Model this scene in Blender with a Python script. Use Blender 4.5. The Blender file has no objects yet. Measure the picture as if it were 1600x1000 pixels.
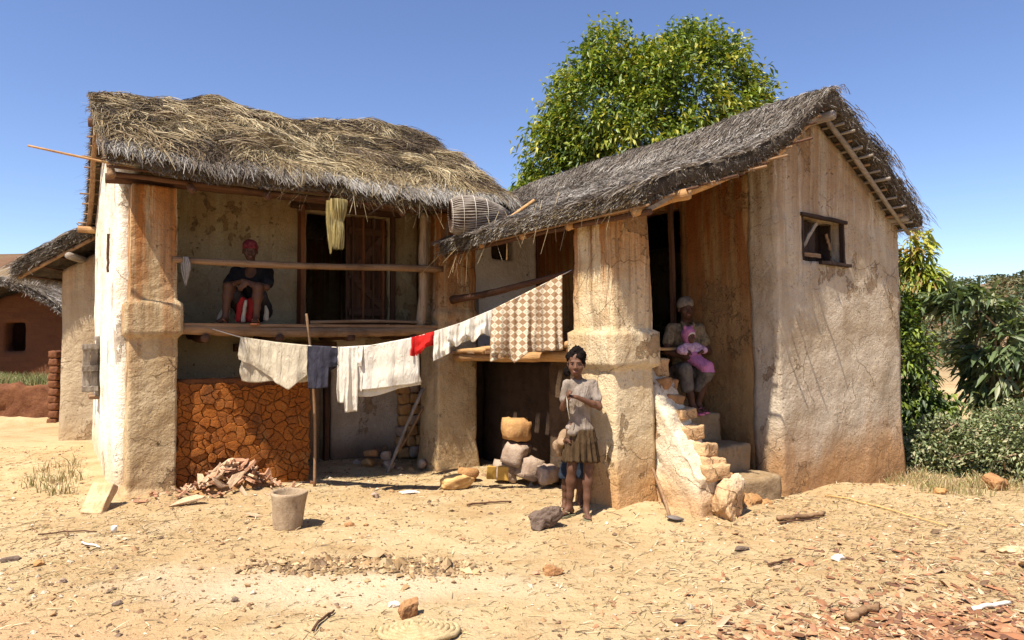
import bpy, bmesh, math, random
import numpy as np
from mathutils import Vector, Matrix

# ------------------------------------------------------------------ camera, sky, sun, exposure
scene = bpy.context.scene
COL = scene.collection
R = math.radians
cam_data = bpy.data.cameras.new('camera')
cam_data.lens = 24.0
cam_data.sensor_width = 36.0
cam_data.clip_start = 0.05
cam_data.clip_end = 2000.0
cam = bpy.data.objects.new('camera', cam_data)
cam.location = (0.0, 0.0, 1.6)
cam.rotation_euler = (R(90 + 1.342), 0, 0)
COL.objects.link(cam)
scene.camera = cam

SUN_TRAVEL = Vector((0.355, 0.465, -1.0)).normalized()      # direction the light travels
sun_el = math.asin(-SUN_TRAVEL.z)
world = bpy.data.worlds.new('World')
scene.world = world
world.use_nodes = True
wn = world.node_tree
wn.nodes.clear()
sky = wn.nodes.new('ShaderNodeTexSky')
sky.sky_type = 'NISHITA'
sky.sun_disc = False
sky.sun_elevation = sun_el
sky.sun_rotation = math.atan2(-SUN_TRAVEL.x, -SUN_TRAVEL.y)
sky.altitude = 1300
sky.air_density = 1.0
sky.dust_density = 0.5
sky.ozone_density = 2.6
hs = wn.nodes.new('ShaderNodeHueSaturation')
hs.inputs['Hue'].default_value = 0.51
hs.inputs['Saturation'].default_value = 1.05
bg = wn.nodes.new('ShaderNodeBackground')
bg.inputs['Strength'].default_value = 0.1
wo = wn.nodes.new('ShaderNodeOutputWorld')
wn.links.new(sky.outputs[0], hs.inputs['Color'])
wn.links.new(hs.outputs[0], bg.inputs[0])
wn.links.new(bg.outputs[0], wo.inputs[0])

sun_data = bpy.data.lights.new('sun', 'SUN')
sun_data.energy = 5.0
sun_data.angle = R(0.53)
sun_data.color = (1.0, 0.93, 0.82)
sun = bpy.data.objects.new('sun', sun_data)
sun.rotation_euler = SUN_TRAVEL.to_track_quat('-Z', 'Y').to_euler()
sun.location = (-8, -10, 25)
COL.objects.link(sun)

scene.view_settings.view_transform = 'Standard'
scene.view_settings.look = 'None'
scene.view_settings.exposure = 0.95
scene.view_settings.gamma = 1.0
scene.view_settings.use_curve_mapping = False
scene.cycles.max_bounces = 6
scene.cycles.diffuse_bounces = 3
scene.cycles.transparent_max_bounces = 8

random.seed(7)
rng = np.random.default_rng(11)

# ------------------------------------------------------------------ noise (numpy)
def _hash(i, j, k):
    h = (i * 374761393 + j * 668265263 + k * 2147483647 + 1013904223) & 0xFFFFFFFF
    h = ((h ^ (h >> 13)) * 1274126177) & 0xFFFFFFFF
    h = (h ^ (h >> 16))
    return (h & 0xFFFF) / 32767.5 - 1.0

def vnoise(P):
    P = np.asarray(P, float)
    I = np.floor(P).astype(np.int64)
    F = P - I
    F = F * F * (3 - 2 * F)
    x, y, z = I[..., 0], I[..., 1], I[..., 2]
    fx, fy, fz = F[..., 0], F[..., 1], F[..., 2]
    def l(a, b, t): return a + (b - a) * t
    return l(l(l(_hash(x, y, z), _hash(x + 1, y, z), fx), l(_hash(x, y + 1, z), _hash(x + 1, y + 1, z), fx), fy),
             l(l(_hash(x, y, z + 1), _hash(x + 1, y, z + 1), fx), l(_hash(x, y + 1, z + 1), _hash(x + 1, y + 1, z + 1), fx), fy), fz)

def fbm(P, scale=1.0, octaves=3, seed=0.0):
    P = np.asarray(P, float) * scale + seed * 17.31 + 100.0
    s = 0.0; a = 1.0; t = 0.0
    for _ in range(octaves):
        s = s + a * vnoise(P); t += a; a *= 0.5; P = P * 2.03 + 5.7
    return s / t

def smooth01(x):
    x = np.clip(x, 0, 1)
    return x * x * (3 - 2 * x)

# ------------------------------------------------------------------ object helpers
def link(o, parent=None):
    COL.objects.link(o)
    if parent is not None:
        o.parent = parent
    return o

def mesh_obj(name, verts, faces, mat, parent=None, smooth=True, colors=None):
    me = bpy.data.meshes.new(name)
    if isinstance(faces, np.ndarray):
        verts = np.asarray(verts, np.float32)
        n, k = faces.shape
        me.vertices.add(len(verts)); me.vertices.foreach_set('co', verts.ravel())
        me.loops.add(n * k); me.loops.foreach_set('vertex_index', faces.astype(np.int32).ravel())
        me.polygons.add(n)
        me.polygons.foreach_set('loop_start', np.arange(0, n * k, k, dtype=np.int32))
        try:
            me.polygons.foreach_set('loop_total', np.full(n, k, dtype=np.int32))
        except Exception:
            pass
        me.update(calc_edges=True)
        me.validate()
    else:
        me.from_pydata([tuple(v) for v in verts], [], faces)
        me.update()
    if colors is not None:
        at = me.attributes.new('tint', 'FLOAT_COLOR', 'POINT')
        c = np.ones((len(me.vertices), 4), np.float32); c[:, :3] = np.asarray(colors)[:len(me.vertices), :3]
        at.data.foreach_set('color', c.ravel())
    me.polygons.foreach_set('use_smooth', np.full(len(me.polygons), bool(smooth)))
    if mat is not None:
        me.materials.append(mat)
    o = bpy.data.objects.new(name, me)
    return link(o, parent)

def tag(o, label=None, cat=None, group=None, kind=None):
    if label: o['label'] = label
    if cat: o['category'] = cat
    if group: o['group'] = group
    if kind: o['kind'] = kind
    return o

def empty(name, loc=(0, 0, 0), rz=0.0, label=None, cat=None, group=None):
    o = bpy.data.objects.new(name, None)
    o.empty_display_size = 0.1
    o.location = loc
    o.rotation_euler = (0, 0, rz)
    link(o)
    return tag(o, label, cat, group)

def place(o, loc, rot=(0, 0, 0), scale=(1, 1, 1)):
    o.location = loc; o.rotation_euler = rot; o.scale = scale
    return o

def laplace(V, F, it=2, lam=0.5):
    """smooth quads / tris given as int array (n,k)"""
    n = len(V)
    k = F.shape[1]
    E = np.concatenate([np.stack([F[:, i], F[:, (i + 1) % k]], 1) for i in range(k)])
    E = np.concatenate([E, E[:, ::-1]])
    deg = np.bincount(E[:, 0], minlength=n).astype(float)[:, None]
    for _ in range(it):
        acc = np.zeros_like(V)
        for d in range(3):
            acc[:, d] = np.bincount(E[:, 0], weights=V[E[:, 1], d], minlength=n)
        V = V + lam * (acc / np.maximum(deg, 1) - V)
    return V

def vnormals(V, F):
    a = V[F[:, 0]]; b = V[F[:, 1]]; c = V[F[:, 2]]
    d = V[F[:, 3]] if F.shape[1] == 4 else c
    nf = np.cross(c - a, d - b) if F.shape[1] == 4 else np.cross(b - a, c - a)
    N = np.zeros_like(V)
    for k in range(F.shape[1]):
        for d_ in range(3):
            N[:, d_] += np.bincount(F[:, k], weights=nf[:, d_], minlength=len(V))
    return N / np.maximum(np.linalg.norm(N, axis=1, keepdims=True), 1e-9)

def lines(a, b, cell, breaks=()):
    pts = sorted(set([a, b] + [x for x in breaks if a < x < b]))
    out = [a]
    for p, q in zip(pts[:-1], pts[1:]):
        n = max(1, int(round((q - p) / cell)))
        out += [p + (q - p) * i / n for i in range(1, n + 1)]
    return np.array(out)

def lattice(xs, ys, zs, occ):
    """closed skin of the occupied cells of a lattice; quads wound outwards"""
    nx, ny, nz = len(xs) - 1, len(ys) - 1, len(zs) - 1
    O = np.zeros((nx + 2, ny + 2, nz + 2), bool)
    O[1:-1, 1:-1, 1:-1] = occ
    quads = []
    def vid(i, j, k): return (i * (ny + 1) + j) * (nz + 1) + k
    A = O[1:-1, 1:-1, 1:-1]
    for (dx, dy, dz), cs in (((1, 0, 0), [(1, 0, 0), (1, 1, 0), (1, 1, 1), (1, 0, 1)]),
                             ((-1, 0, 0), [(0, 0, 0), (0, 0, 1), (0, 1, 1), (0, 1, 0)]),
                             ((0, 1, 0), [(0, 1, 0), (0, 1, 1), (1, 1, 1), (1, 1, 0)]),
                             ((0, -1, 0), [(0, 0, 0), (1, 0, 0), (1, 0, 1), (0, 0, 1)]),
                             ((0, 0, 1), [(0, 0, 1), (1, 0, 1), (1, 1, 1), (0, 1, 1)]),
                             ((0, 0, -1), [(0, 0, 0), (0, 1, 0), (1, 1, 0), (1, 0, 0)])):
        nb = O[1 + dx:nx + 1 + dx, 1 + dy:ny + 1 + dy, 1 + dz:nz + 1 + dz]
        I, J, K = np.nonzero(A & ~nb)
        quads.append(np.stack([vid(I + a, J + b, K + c) for a, b, c in cs], 1))
    F = np.concatenate(quads)
    used, inv = np.unique(F.ravel(), return_inverse=True)
    F = inv.reshape(-1, 4)
    k = used % (nz + 1); j = (used // (nz + 1)) % (ny + 1); i = used // ((nz + 1) * (ny + 1))
    V = np.stack([np.asarray(xs)[i], np.asarray(ys)[j], np.asarray(zs)[k]], 1).astype(float)
    return V, F

def mud_wall(name, x0, x1, y0, y1, z0, z1, mat, parent, cell=0.06, holes=(), axis='x', top=None, amp=0.018, lean=(0, 0),
             batter=0.0, rounds=2, seed=0.0, fine=0.006, ragged=0.0):
    """uneven plastered slab with real openings; holes are (a0,a1,z0,z1) along `axis`"""
    hb = [h for hh in holes for h in hh[:2]]; hz = [h for hh in holes for h in hh[2:]]
    xs = lines(x0, x1, cell, hb if axis == 'x' else ())
    ys = lines(y0, y1, cell, hb if axis == 'y' else ())
    zs = lines(z0, z1, cell, hz)
    occ = np.ones((len(xs) - 1, len(ys) - 1, len(zs) - 1), bool)
    cx = (xs[1:] + xs[:-1]) / 2; cy = (ys[1:] + ys[:-1]) / 2; cz = (zs[1:] + zs[:-1]) / 2
    for a0, a1, b0, b1 in holes:
        zz = (cz > b0) & (cz < b1)
        if axis == 'x':
            occ[np.ix_((cx > a0) & (cx < a1), np.ones(len(cy), bool), zz)] = False
        else:
            occ[np.ix_(np.ones(len(cx), bool), (cy > a0) & (cy < a1), zz)] = False
    V, F = lattice(xs, ys, zs, occ)
    if top is not None:
        t = np.array([top(v) for v in (V[:, 0] if axis == 'x' else V[:, 1])])
        hmax = max([z0 + 0.01] + [h[3] for h in holes]) if holes else z0
        f = np.clip((V[:, 2] - hmax) / max(z1 - hmax, 1e-6), 0, 1)
        V[:, 2] = np.where(V[:, 2] > hmax, hmax + f * (t - hmax), V[:, 2])
    V = laplace(V, F, rounds)
    if batter:
        c = np.array([(x0 + x1) / 2, (y0 + y1) / 2])
        k = 1 + batter * (1 - (V[:, 2:3] - z0) / (z1 - z0))
        V[:, :2] = c + (V[:, :2] - c) * k
    N = vnormals(V, F)
    V = V + N * (amp * fbm(V, 1.7, 3, seed + 1) + fine * fbm(V, 9.0, 2, seed + 2))[:, None]
    if ragged:
        up = (V[:, 2] > z1 - 0.25)
        V[:, 2] += np.where(up, ragged * fbm(V, 5, 2, seed + 4), 0)
    V[:, 0] += lean[0] * V[:, 2]; V[:, 1] += lean[1] * V[:, 2]
    return mesh_obj(name, V, F, mat, parent)

def tube(pts, radii, n=8, wob=0.0, seed=0, cap=True):
    """tapered tube along a polyline -> verts, faces(list)"""
    pts = [Vector(p) for p in pts]
    if not hasattr(radii, '__len__'): radii = [radii] * len(pts)
    V = []; F = []
    rr = random.Random(seed)
    up = Vector((0, 0, 1))
    prev = None
    for i, p in enumerate(pts):
        d = (pts[min(i + 1, len(pts) - 1)] - pts[max(i - 1, 0)]).normalized()
        if prev is None:
            a = d.cross(up) if abs(d.z) < 0.95 else d.cross(Vector((1, 0, 0)))
        else:
            a = prev - d * prev.dot(d)
        a.normalize(); prev = a
        b = d.cross(a)
        for k in range(n):
            t = 2 * math.pi * k / n
            r = radii[i] * (1 + wob * rr.uniform(-1, 1))
            V.append(p + (a * math.cos(t) + b * math.sin(t)) * r)
    for i in range(len(pts) - 1):
        for k in range(n):
            F.append((i * n + k, i * n + (k + 1) % n, (i + 1) * n + (k + 1) % n, (i + 1) * n + k))
    if cap:
        F.append(tuple(range(n - 1, -1, -1)))
        m = (len(pts) - 1) * n
        F.append(tuple(range(m, m + n)))
    return V, F

def pole(name, a, b, r0, r1, mat, parent=None, bend=0.0, segs=10, n=9, wob=0.07, seed=1, knots=0):
    a = Vector(a); b = Vector(b)
    rr = random.Random(seed)
    d = b - a
    side = d.cross(Vector((0.3, 0.2, 1))).normalized(); up = side.cross(d).normalized()
    ph = rr.uniform(0, 6)
    pts = []; rad = []
    for i in range(segs + 1):
        t = i / segs
        w = math.sin(math.pi * t) * bend
        j = 0.25 * r0
        pts.append(a + d * t + up * (w + j * math.sin(ph + 5 * t)) + side * (j * math.sin(ph * 2 + 7 * t)))
        rad.append((r0 + (r1 - r0) * t) * (1 + 0.06 * math.sin(ph * 3 + 11 * t)))
    V, F = tube(pts, rad, n, wob, seed)
    return mesh_obj(name, V, F, mat, parent)

def beam(name, a, b, w, h, mat, parent=None, seed=1, segs=8, jag=0.004):
    """hewn beam with slightly uneven faces"""
    a = Vector(a); b = Vector(b); d = (b - a)
    L = d.length; d.normalize()
    s = d.cross(Vector((0, 0, 1)))
    if s.length < 1e-3: s = Vector((1, 0, 0))
    s.normalize(); u = s.cross(d)
    rr = random.Random(seed)
    V = []; F = []
    prof = [(-.5, -.42), (-.42, -.5), (.42, -.5), (.5, -.42), (.5, .42), (.42, .5), (-.42, .5), (-.5, .42)]
    for i in range(segs + 1):
        p = a + d * (L * i / segs)
        ox, oz = rr.uniform(-jag, jag), rr.uniform(-jag, jag)
        for x, z in prof:
            V.append(p + s * (x * w + ox + rr.uniform(-jag, jag) * .5) + u * (z * h + oz + rr.uniform(-jag, jag) * .5))
    n = 8
    for i in range(segs):
        for k in range(n):
            F.append((i * n + k, (i + 1) * n + k, (i + 1) * n + (k + 1) % n, i * n + (k + 1) % n))
    F.append(tuple(range(n))); m = segs * n
    F.append(tuple(range(m + n - 1, m - 1, -1)))
    return mesh_obj(name, V, F, mat, parent, smooth=False)

def rock_mesh(name, size, mat, seed=0, rough=0.28, sub=3, flat=0.0, facets=7):
    bm = bmesh.new()
    bmesh.ops.create_icosphere(bm, subdivisions=sub, radius=1.0)
    V = np.array([v.co[:] for v in bm.verts])
    rg = np.random.default_rng(seed + 50)
    # planar cuts make a broken, faceted stone
    for _ in range(facets):
        nrm = rg.normal(size=3); nrm /= np.linalg.norm(nrm)
        d = rg.uniform(0.55, 0.85)
        over = np.maximum(V @ nrm - d, 0)
        V -= over[:, None] * nrm * 0.92
    V *= (1 + rough * fbm(V, 1.3, 3, seed))[:, None]
    V *= (1 + (0.05 + 0.10 * max(rough - 0.2, 0)) * fbm(V, 6, 3, seed + 3))[:, None]
    V *= np.array(size)
    for v, c in zip(bm.verts, V): v.co = c
    me = bpy.data.meshes.new(name)
    bm.to_mesh(me); bm.free()
    me.polygons.foreach_set('use_smooth', np.full(len(me.polygons), rough < 0.4))
    me.materials.append(mat)
    return me

def rock(name, loc, size, mat, seed=0, rot=(0, 0, 0), parent=None, **kw):
    o = bpy.data.objects.new(name, rock_mesh(name, size, mat, seed, **kw))
    o.location = loc; o.rotation_euler = rot
    return link(o, parent)

def brick_block(name, loc, size, mat, rot=(0, 0, 0), parent=None, seed=0, amp=0.02, cell=None, rounds=2):
    c = cell or max(min(size) / 4, 0.012)
    x, y, z = [s / 2 for s in size]
    xs = lines(-x, x, c); ys = lines(-y, y, c); zs = lines(-z, z, c)
    V, F = lattice(xs, ys, zs, np.ones((len(xs) - 1, len(ys) - 1, len(zs) - 1), bool))
    V = laplace(V, F, rounds)
    N = vnormals(V, F)
    V = V + N * (amp * fbm(V, 2.2 / max(size), 3, seed) + amp * .5 * fbm(V, 7 / max(size), 2, seed + 2))[:, None]
    o = mesh_obj(name, V, F, mat, parent)
    o.location = loc; o.rotation_euler = rot
    return o
# ------------------------------------------------------------------ materials
class NB:
    """small node builder"""
    def __init__(self, name, rough=0.9, spec=0.2):
        self.m = bpy.data.materials.new(name)
        self.m.use_nodes = True
        self.t = self.m.node_tree
        self.p = self.t.nodes['Principled BSDF']
        self.p.inputs['Roughness'].default_value = rough
        self.p.inputs['Specular IOR Level'].default_value = spec
        self.co = self.n('ShaderNodeTexCoord').outputs['Object']
    def n(self, typ, **kw):
        nd = self.t.nodes.new(typ)
        for k, v in kw.items(): setattr(nd, k, v)
        return nd
    def put(self, sock, val):
        if isinstance(val, bpy.types.NodeSocket): self.t.links.new(val, sock)
        else: sock.default_value = val
    def map(self, scale=(1, 1, 1), loc=(0, 0, 0), rot=(0, 0, 0), src=None):
        nd = self.n('ShaderNodeMapping')
        self.put(nd.inputs['Vector'], src or self.co)
        nd.inputs['Scale'].default_value = scale; nd.inputs['Location'].default_value = loc; nd.inputs['Rotation'].default_value = rot
        return nd.outputs[0]
    def noise(self, scale, detail=4, rough=0.55, src=None, dist=0.0):
        nd = self.n('ShaderNodeTexNoise')
        self.put(nd.inputs['Vector'], src or self.co)
        nd.inputs['Scale'].default_value = scale; nd.inputs['Detail'].default_value = detail
        nd.inputs['Roughness'].default_value = rough; nd.inputs['Distortion'].default_value = dist
        return nd.outputs[0]
    def voro(self, scale, feature='DISTANCE_TO_EDGE', src=None, rnd=1.0):
        nd = self.n('ShaderNodeTexVoronoi', feature=feature)
        self.put(nd.inputs['Vector'], src or self.co)
        nd.inputs['Scale'].default_value = scale; nd.inputs['Randomness'].default_value = rnd
        return nd.outputs['Distance']
    def ramp(self, v, lo, hi, a=0.0, b=1.0):
        nd = self.n('ShaderNodeMapRange')
        nd.interpolation_type = 'SMOOTHSTEP'
        self.put(nd.inputs['Value'], v)
        nd.inputs['From Min'].default_value = lo; nd.inputs['From Max'].default_value = hi
        nd.inputs['To Min'].default_value = a; nd.inputs['To Max'].default_value = b
        return nd.outputs[0]
    def math(self, op, a, b=0.0):
        nd = self.n('ShaderNodeMath', operation=op)
        self.put(nd.inputs[0], a); self.put(nd.inputs[1], b)
        return nd.outputs[0]
    def mix(self, f, a, b, mode='MIX'):
        nd = self.n('ShaderNodeMix', data_type='RGBA', blend_type=mode)
        self.put(nd.inputs[0], f)
        for s, v in ((nd.inputs[6], a), (nd.inputs[7], b)):
            if isinstance(v, tuple): s.default_value = (v[0], v[1], v[2], 1)
            else: self.t.links.new(v, s)
        return nd.outputs[2]
    def attr(self, name='tint'):
        return self.n('ShaderNodeAttribute', attribute_name=name).outputs['Color']
    def sep(self, src=None):
        nd = self.n('ShaderNodeSeparateXYZ'); self.put(nd.inputs[0], src or self.co)
        return nd.outputs
    def bump(self, h, dist, strength=1.0, nrm=None):
        nd = self.n('ShaderNodeBump')
        nd.inputs['Distance'].default_value = dist; nd.inputs['Strength'].default_value = strength
        self.put(nd.inputs['Height'], h)
        if nrm is not None: self.t.links.new(nrm, nd.inputs['Normal'])
        return nd.outputs[0]
    def done(self, col=None, nrm=None, rough=None):
        if col is not None:
            if isinstance(col, tuple): self.p.inputs['Base Color'].default_value = (*col, 1)
            else: self.t.links.new(col, self.p.inputs['Base Color'])
        if nrm is not None: self.t.links.new(nrm, self.p.inputs['Normal'])
        if rough is not None: self.put(self.p.inputs['Roughness'], rough)
        return self.m

def plaster(name, base, alt, stain=(0.30, 0.12, 0.035), streak=0.6, streak_top=3.1, streak_len=2.2, soil=(0.42, 0.19, 0.06), soil_h=0.7,
            soil_amt=0.8, spots=0.4, crack=0.6, flake=0.6, flake_at=0.60, under=(0.27, 0.155, 0.07), spot_col=(0.16, 0.09, 0.04), dirt=(0.20, 0.13, 0.07)):
    b = NB(name, 0.92, 0.12)
    x, y, z = b.sep()[:3]
    col = b.mix(b.ramp(b.noise(1.6, 6, 0.6), 0.38, 0.66), base, alt)
    col = b.mix(b.ramp(b.noise(0.9, 5, 0.65, src=b.map((1, 1, 0.6), (3, 7, 1))), 0.52, 0.72, 0, 0.45), col, dirt)
    # water streaks running down from the eaves
    st = b.noise(2.1, 6, 0.66, src=b.map((4.0, 4.0, 0.14), (1.3, 2.1, 0)))
    st2 = b.noise(2.0, 4, 0.6, src=b.map((9.0, 9.0, 0.35), (4.3, 1.1, 0)))
    wob = b.math('MULTIPLY_ADD', b.noise(2.4, 3, src=b.map((2.5, 2.5, 0.1))), 1.6); 
    zz = b.math('SUBTRACT', b.math('ADD', z, b.math('MULTIPLY', b.noise(1.7, 4, src=b.map((3, 3, 0.12), (9, 2, 0))), streak_len)), streak_len * 0.5)
    hmask = b.ramp(zz, streak_top - streak_len, streak_top)
    f = b.math('MULTIPLY', b.math('MULTIPLY', b.ramp(st, 0.40, 0.54), hmask), streak)
    col = b.mix(f, col, stain)
    f2 = b.math('MULTIPLY', b.math('MULTIPLY', b.ramp(st2, 0.50, 0.68), b.ramp(zz, streak_top - streak_len * 1.5, streak_top)), streak * 0.55)
    col = b.mix(f2, col, (0.13, 0.075, 0.035))
    # soil splashed up from the ground
    if soil_amt > 0:
        zs = b.math('ADD', z, b.math('MULTIPLY', b.math('SUBTRACT', b.noise(2.2, 6, 0.65, src=b.map((1, 1, 0.35))), 0.5), 1.1 * soil_h))
        col = b.mix(b.ramp(zs, 0.1 * soil_h, soil_h, soil_amt, 0), col, soil)
    # flaked skin: sharp edged patches of bare earth
    fn = b.noise(1.9, 9, 0.66, src=b.map((1, 1, 0.8), (2.7, 8.1, 4.4)))
    fl = b.math('MULTIPLY', b.ramp(fn, flake_at, flake_at + 0.012), flake)
    col = b.mix(fl, col, b.mix(b.ramp(b.noise(14, 5, 0.7), 0.35, 0.65), under, tuple(c * 0.62 for c in under)))
    # pits, flecks, missing skin
    pit = b.math('MAXIMUM', b.noise(21, 5, 0.7, src=b.map((1, 1, 0.9))), b.math('MULTIPLY', b.noise(52, 3, 0.6), 0.98))
    pm = b.math('MULTIPLY', b.ramp(pit, 0.635, 0.67), b.ramp(b.noise(2.6, 4), 0.44, 0.60))
    col = b.mix(b.math('MULTIPLY', pm, spots), col, spot_col)
    fleck = b.noise(70, 2, 0.5)
    col = b.mix(b.ramp(fleck, 0.3, 0.75, 0, 0.22), col, dirt)
    # cracks
    warp = b.n('ShaderNodeVectorMath', operation='ADD')
    wn_ = b.n('ShaderNodeTexNoise'); wn_.inputs['Scale'].default_value = 3.5; wn_.inputs['Detail'].default_value = 4
    b.t.links.new(b.co, wn_.inputs['Vector'])
    sc_ = b.n('ShaderNodeVectorMath', operation='SCALE'); sc_.inputs['Scale'].default_value = 0.35
    b.t.links.new(wn_.outputs['Color'], sc_.inputs[0])
    b.t.links.new(b.co, warp.inputs[0]); b.t.links.new(sc_.outputs[0], warp.inputs[1])
    cr = b.voro(1.35, src=warp.outputs[0])
    crm = b.math('MULTIPLY', b.ramp(cr, 0.001, 0.008, 1, 0), b.ramp(b.noise(1.4, 3, src=b.map((1, 1, 1), (5, 5, 5))), 0.46, 0.58))
    col = b.mix(b.math('MULTIPLY', crm, crack), col, spot_col)
    nrm = b.bump(b.noise(3.2, 7, 0.66), 0.06, 0.9)
    nrm = b.bump(b.noise(11, 6, 0.66), 0.018, 0.9, nrm)
    nrm = b.bump(b.noise(60, 3, 0.6), 0.007, 0.9, nrm)
    nrm = b.bump(b.math('SUBTRACT', 1.0, b.math('MAXIMUM', b.math('MULTIPLY', crm, crack), pm)), 0.02, 1.0, nrm)
    nrm = b.bump(b.math('SUBTRACT', 1.0, fl), 0.02, 1.0, nrm)
    return b.done(col, nrm)

M = {}
M['plaster_left'] = plaster('plaster_left_house', (0.44, 0.325, 0.185), (0.315, 0.215, 0.11), streak=1.0, streak_top=3.0, streak_len=1.9, soil=(0.40, 0.22, 0.09), soil_h=0.7, soil_amt=0.5, spots=0.9, crack=0.5)
M['plaster_left_pillar'] = plaster('plaster_left_pillar', (0.54, 0.415, 0.245), (0.40, 0.275, 0.14), stain=(0.33, 0.115, 0.025), streak=1.0, streak_top=3.1, streak_len=2.3, soil=(0.42, 0.25, 0.11), soil_h=0.6, soil_amt=0.5, spots=0.8, crack=0.6, flake=0.7, flake_at=0.60)
M['plaster_white'] = plaster('plaster_white', (0.84, 0.79, 0.67), (0.76, 0.68, 0.53), streak=0.2, streak_top=3.1, streak_len=0.8, soil=(0.55, 0.36, 0.17), soil_h=0.55, soil_amt=0.6, spots=0.35, crack=0.5, dirt=(0.55, 0.44, 0.3))
M['plaster_inner'] = plaster('plaster_inner', (0.46, 0.37, 0.225), (0.35, 0.265, 0.14), streak=0.35, streak_top=3.3, streak_len=0.9, soil=(0.18, 0.10, 0.05), soil_h=0.35, soil_amt=0.6, spots=0.9, crack=0.2, dirt=(0.15, 0.095, 0.045))
M['plaster_gable'] = plaster('plaster_gable', (0.52, 0.435, 0.325), (0.39, 0.305, 0.205), stain=(0.27, 0.145, 0.06), streak=0.7, streak_top=3.7, streak_len=1.9, soil=(0.39, 0.19, 0.065), soil_h=0.85, soil_amt=0.85, spots=0.8, crack=0.45, dirt=(0.23, 0.155, 0.095))
M['plaster_red'] = plaster('plaster_red_streaked', (0.33, 0.20, 0.085), (0.25, 0.13, 0.05), stain=(0.23, 0.066, 0.013), streak=1.0, streak_top=3.3, streak_len=2.6, soil=(0.22, 0.12, 0.05), soil_h=0.6, soil_amt=0.5, spots=0.7, crack=0.3, dirt=(0.13, 0.075, 0.035))
M['plaster_pillar'] = plaster('plaster_pillar', (0.68, 0.55, 0.35), (0.54, 0.39, 0.21), stain=(0.33, 0.12, 0.028), streak=1.0, streak_top=2.95, streak_len=1.9, soil=(0.44, 0.21, 0.065), soil_h=0.75, soil_amt=0.8, spots=0.6, crack=0.4, flake=0.7, flake_at=0.585)
M['plaster_pale'] = plaster('plaster_pale_flaking', (0.46, 0.385, 0.30), (0.34, 0.27, 0.19), streak=0.2, streak_top=3.0, soil=(0.12, 0.07, 0.04), soil_h=0.45, soil_amt=0.8, spots=1.0, crack=0.3, spot_col=(0.09, 0.055, 0.03), dirt=(0.17, 0.11, 0.07))
M['plaster_lime'] = plaster('plaster_lime', (0.86, 0.80, 0.74), (0.74, 0.66, 0.59), streak=0.2, streak_top=3.2, streak_len=0.8, soil_amt=0, spots=1.0, crack=0.3, spot_col=(0.20, 0.12, 0.08), dirt=(0.55, 0.45, 0.37))
M['plaster_far'] = plaster('plaster_annex', (0.46, 0.36, 0.235), (0.36, 0.265, 0.165), streak=0.5, streak_top=2.8, streak_len=1.0, soil=(0.40, 0.26, 0.13), soil_h=0.4, soil_amt=0.5, spots=0.35)

def soil_mat(name, a, c, d, scale=6.0, bump=0.02):
    b = NB(name, 0.95, 0.1)
    col = b.mix(b.ramp(b.noise(scale, 6, 0.65), 0.35, 0.68), a, c)
    col = b.mix(b.ramp(b.noise(scale * 4.3, 4, 0.6), 0.5, 0.75, 0, 0.6), col, d)
    n = b.bump(b.noise(scale * 2.2, 6, 0.7), bump, 0.9)
    n = b.bump(b.noise(scale * 14, 3, 0.6), bump * 0.25, 0.8, n)
    return b.done(col, n)

def clay_mat():
    b = NB('orange_clay', 0.95, 0.1)
    col = b.mix(b.ramp(b.noise(5, 6, 0.65), 0.35, 0.68), (0.56, 0.185, 0.036), (0.45, 0.135, 0.026))
    col = b.mix(b.ramp(b.noise(2.6, 6, 0.7), 0.54, 0.68, 0, 0.75), col, (0.20, 0.08, 0.03))
    col = b.mix(b.ramp(b.noise(3.4, 5, 0.6, src=b.map((1, 1, 1), (4, 4, 4))), 0.56, 0.7, 0, 0.6), col, (0.50, 0.23, 0.075))
    col = b.mix(b.ramp(b.noise(45, 4, 0.65), 0.55, 0.72, 0, 0.7), col, (0.15, 0.06, 0.02))
    oi = b.n('ShaderNodeObjectInfo').outputs['Random']
    col = b.mix(b.ramp(oi, 0.2, 1.0, 0, 0.40), col, (0.25, 0.095, 0.035))
    n = b.bump(b.noise(6, 7, 0.75), 0.11, 1.0)
    n = b.bump(b.noise(34, 5, 0.75), 0.022, 1.0, n)
    return b.done(col, n)
M['clay'] = clay_mat()
M['clay_joint'] = soil_mat('clay_joint', (0.24, 0.08, 0.024), (0.17, 0.055, 0.018), (0.10, 0.035, 0.014), 8, 0.02)
M['earth'] = soil_mat('raw_earth', (0.42, 0.235, 0.10), (0.34, 0.17, 0.065), (0.24, 0.11, 0.04), 5, 0.03)
M['brick'] = soil_mat('sun_dried_brick', (0.40, 0.215, 0.095), (0.32, 0.155, 0.065), (0.21, 0.11, 0.055), 9, 0.02)
M['step_earth'] = soil_mat('step_earth', (0.33, 0.23, 0.13), (0.25, 0.165, 0.085), (0.16, 0.10, 0.05), 5, 0.03)
M['brick_pale'] = soil_mat('pale_brick', (0.62, 0.44, 0.26), (0.52, 0.33, 0.17), (0.36, 0.2, 0.09), 8, 0.012)
M['stone'] = soil_mat('stone', (0.40, 0.30, 0.22), (0.30, 0.21, 0.15), (0.20, 0.13, 0.09), 5, 0.02)
M['stone_orange'] = soil_mat('stone_orange', (0.46, 0.27, 0.11), (0.38, 0.19, 0.07), (0.25, 0.15, 0.09), 5, 0.02)
M['stone_dark'] = soil_mat('stone_dark', (0.17, 0.12, 0.09), (0.11, 0.075, 0.055), (0.24, 0.17, 0.12), 9, 0.02)
M['mortar'] = soil_mat('mortar_clay', (0.42, 0.31, 0.20), (0.33, 0.23, 0.14), (0.22, 0.14, 0.08), 11, 0.02)
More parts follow.
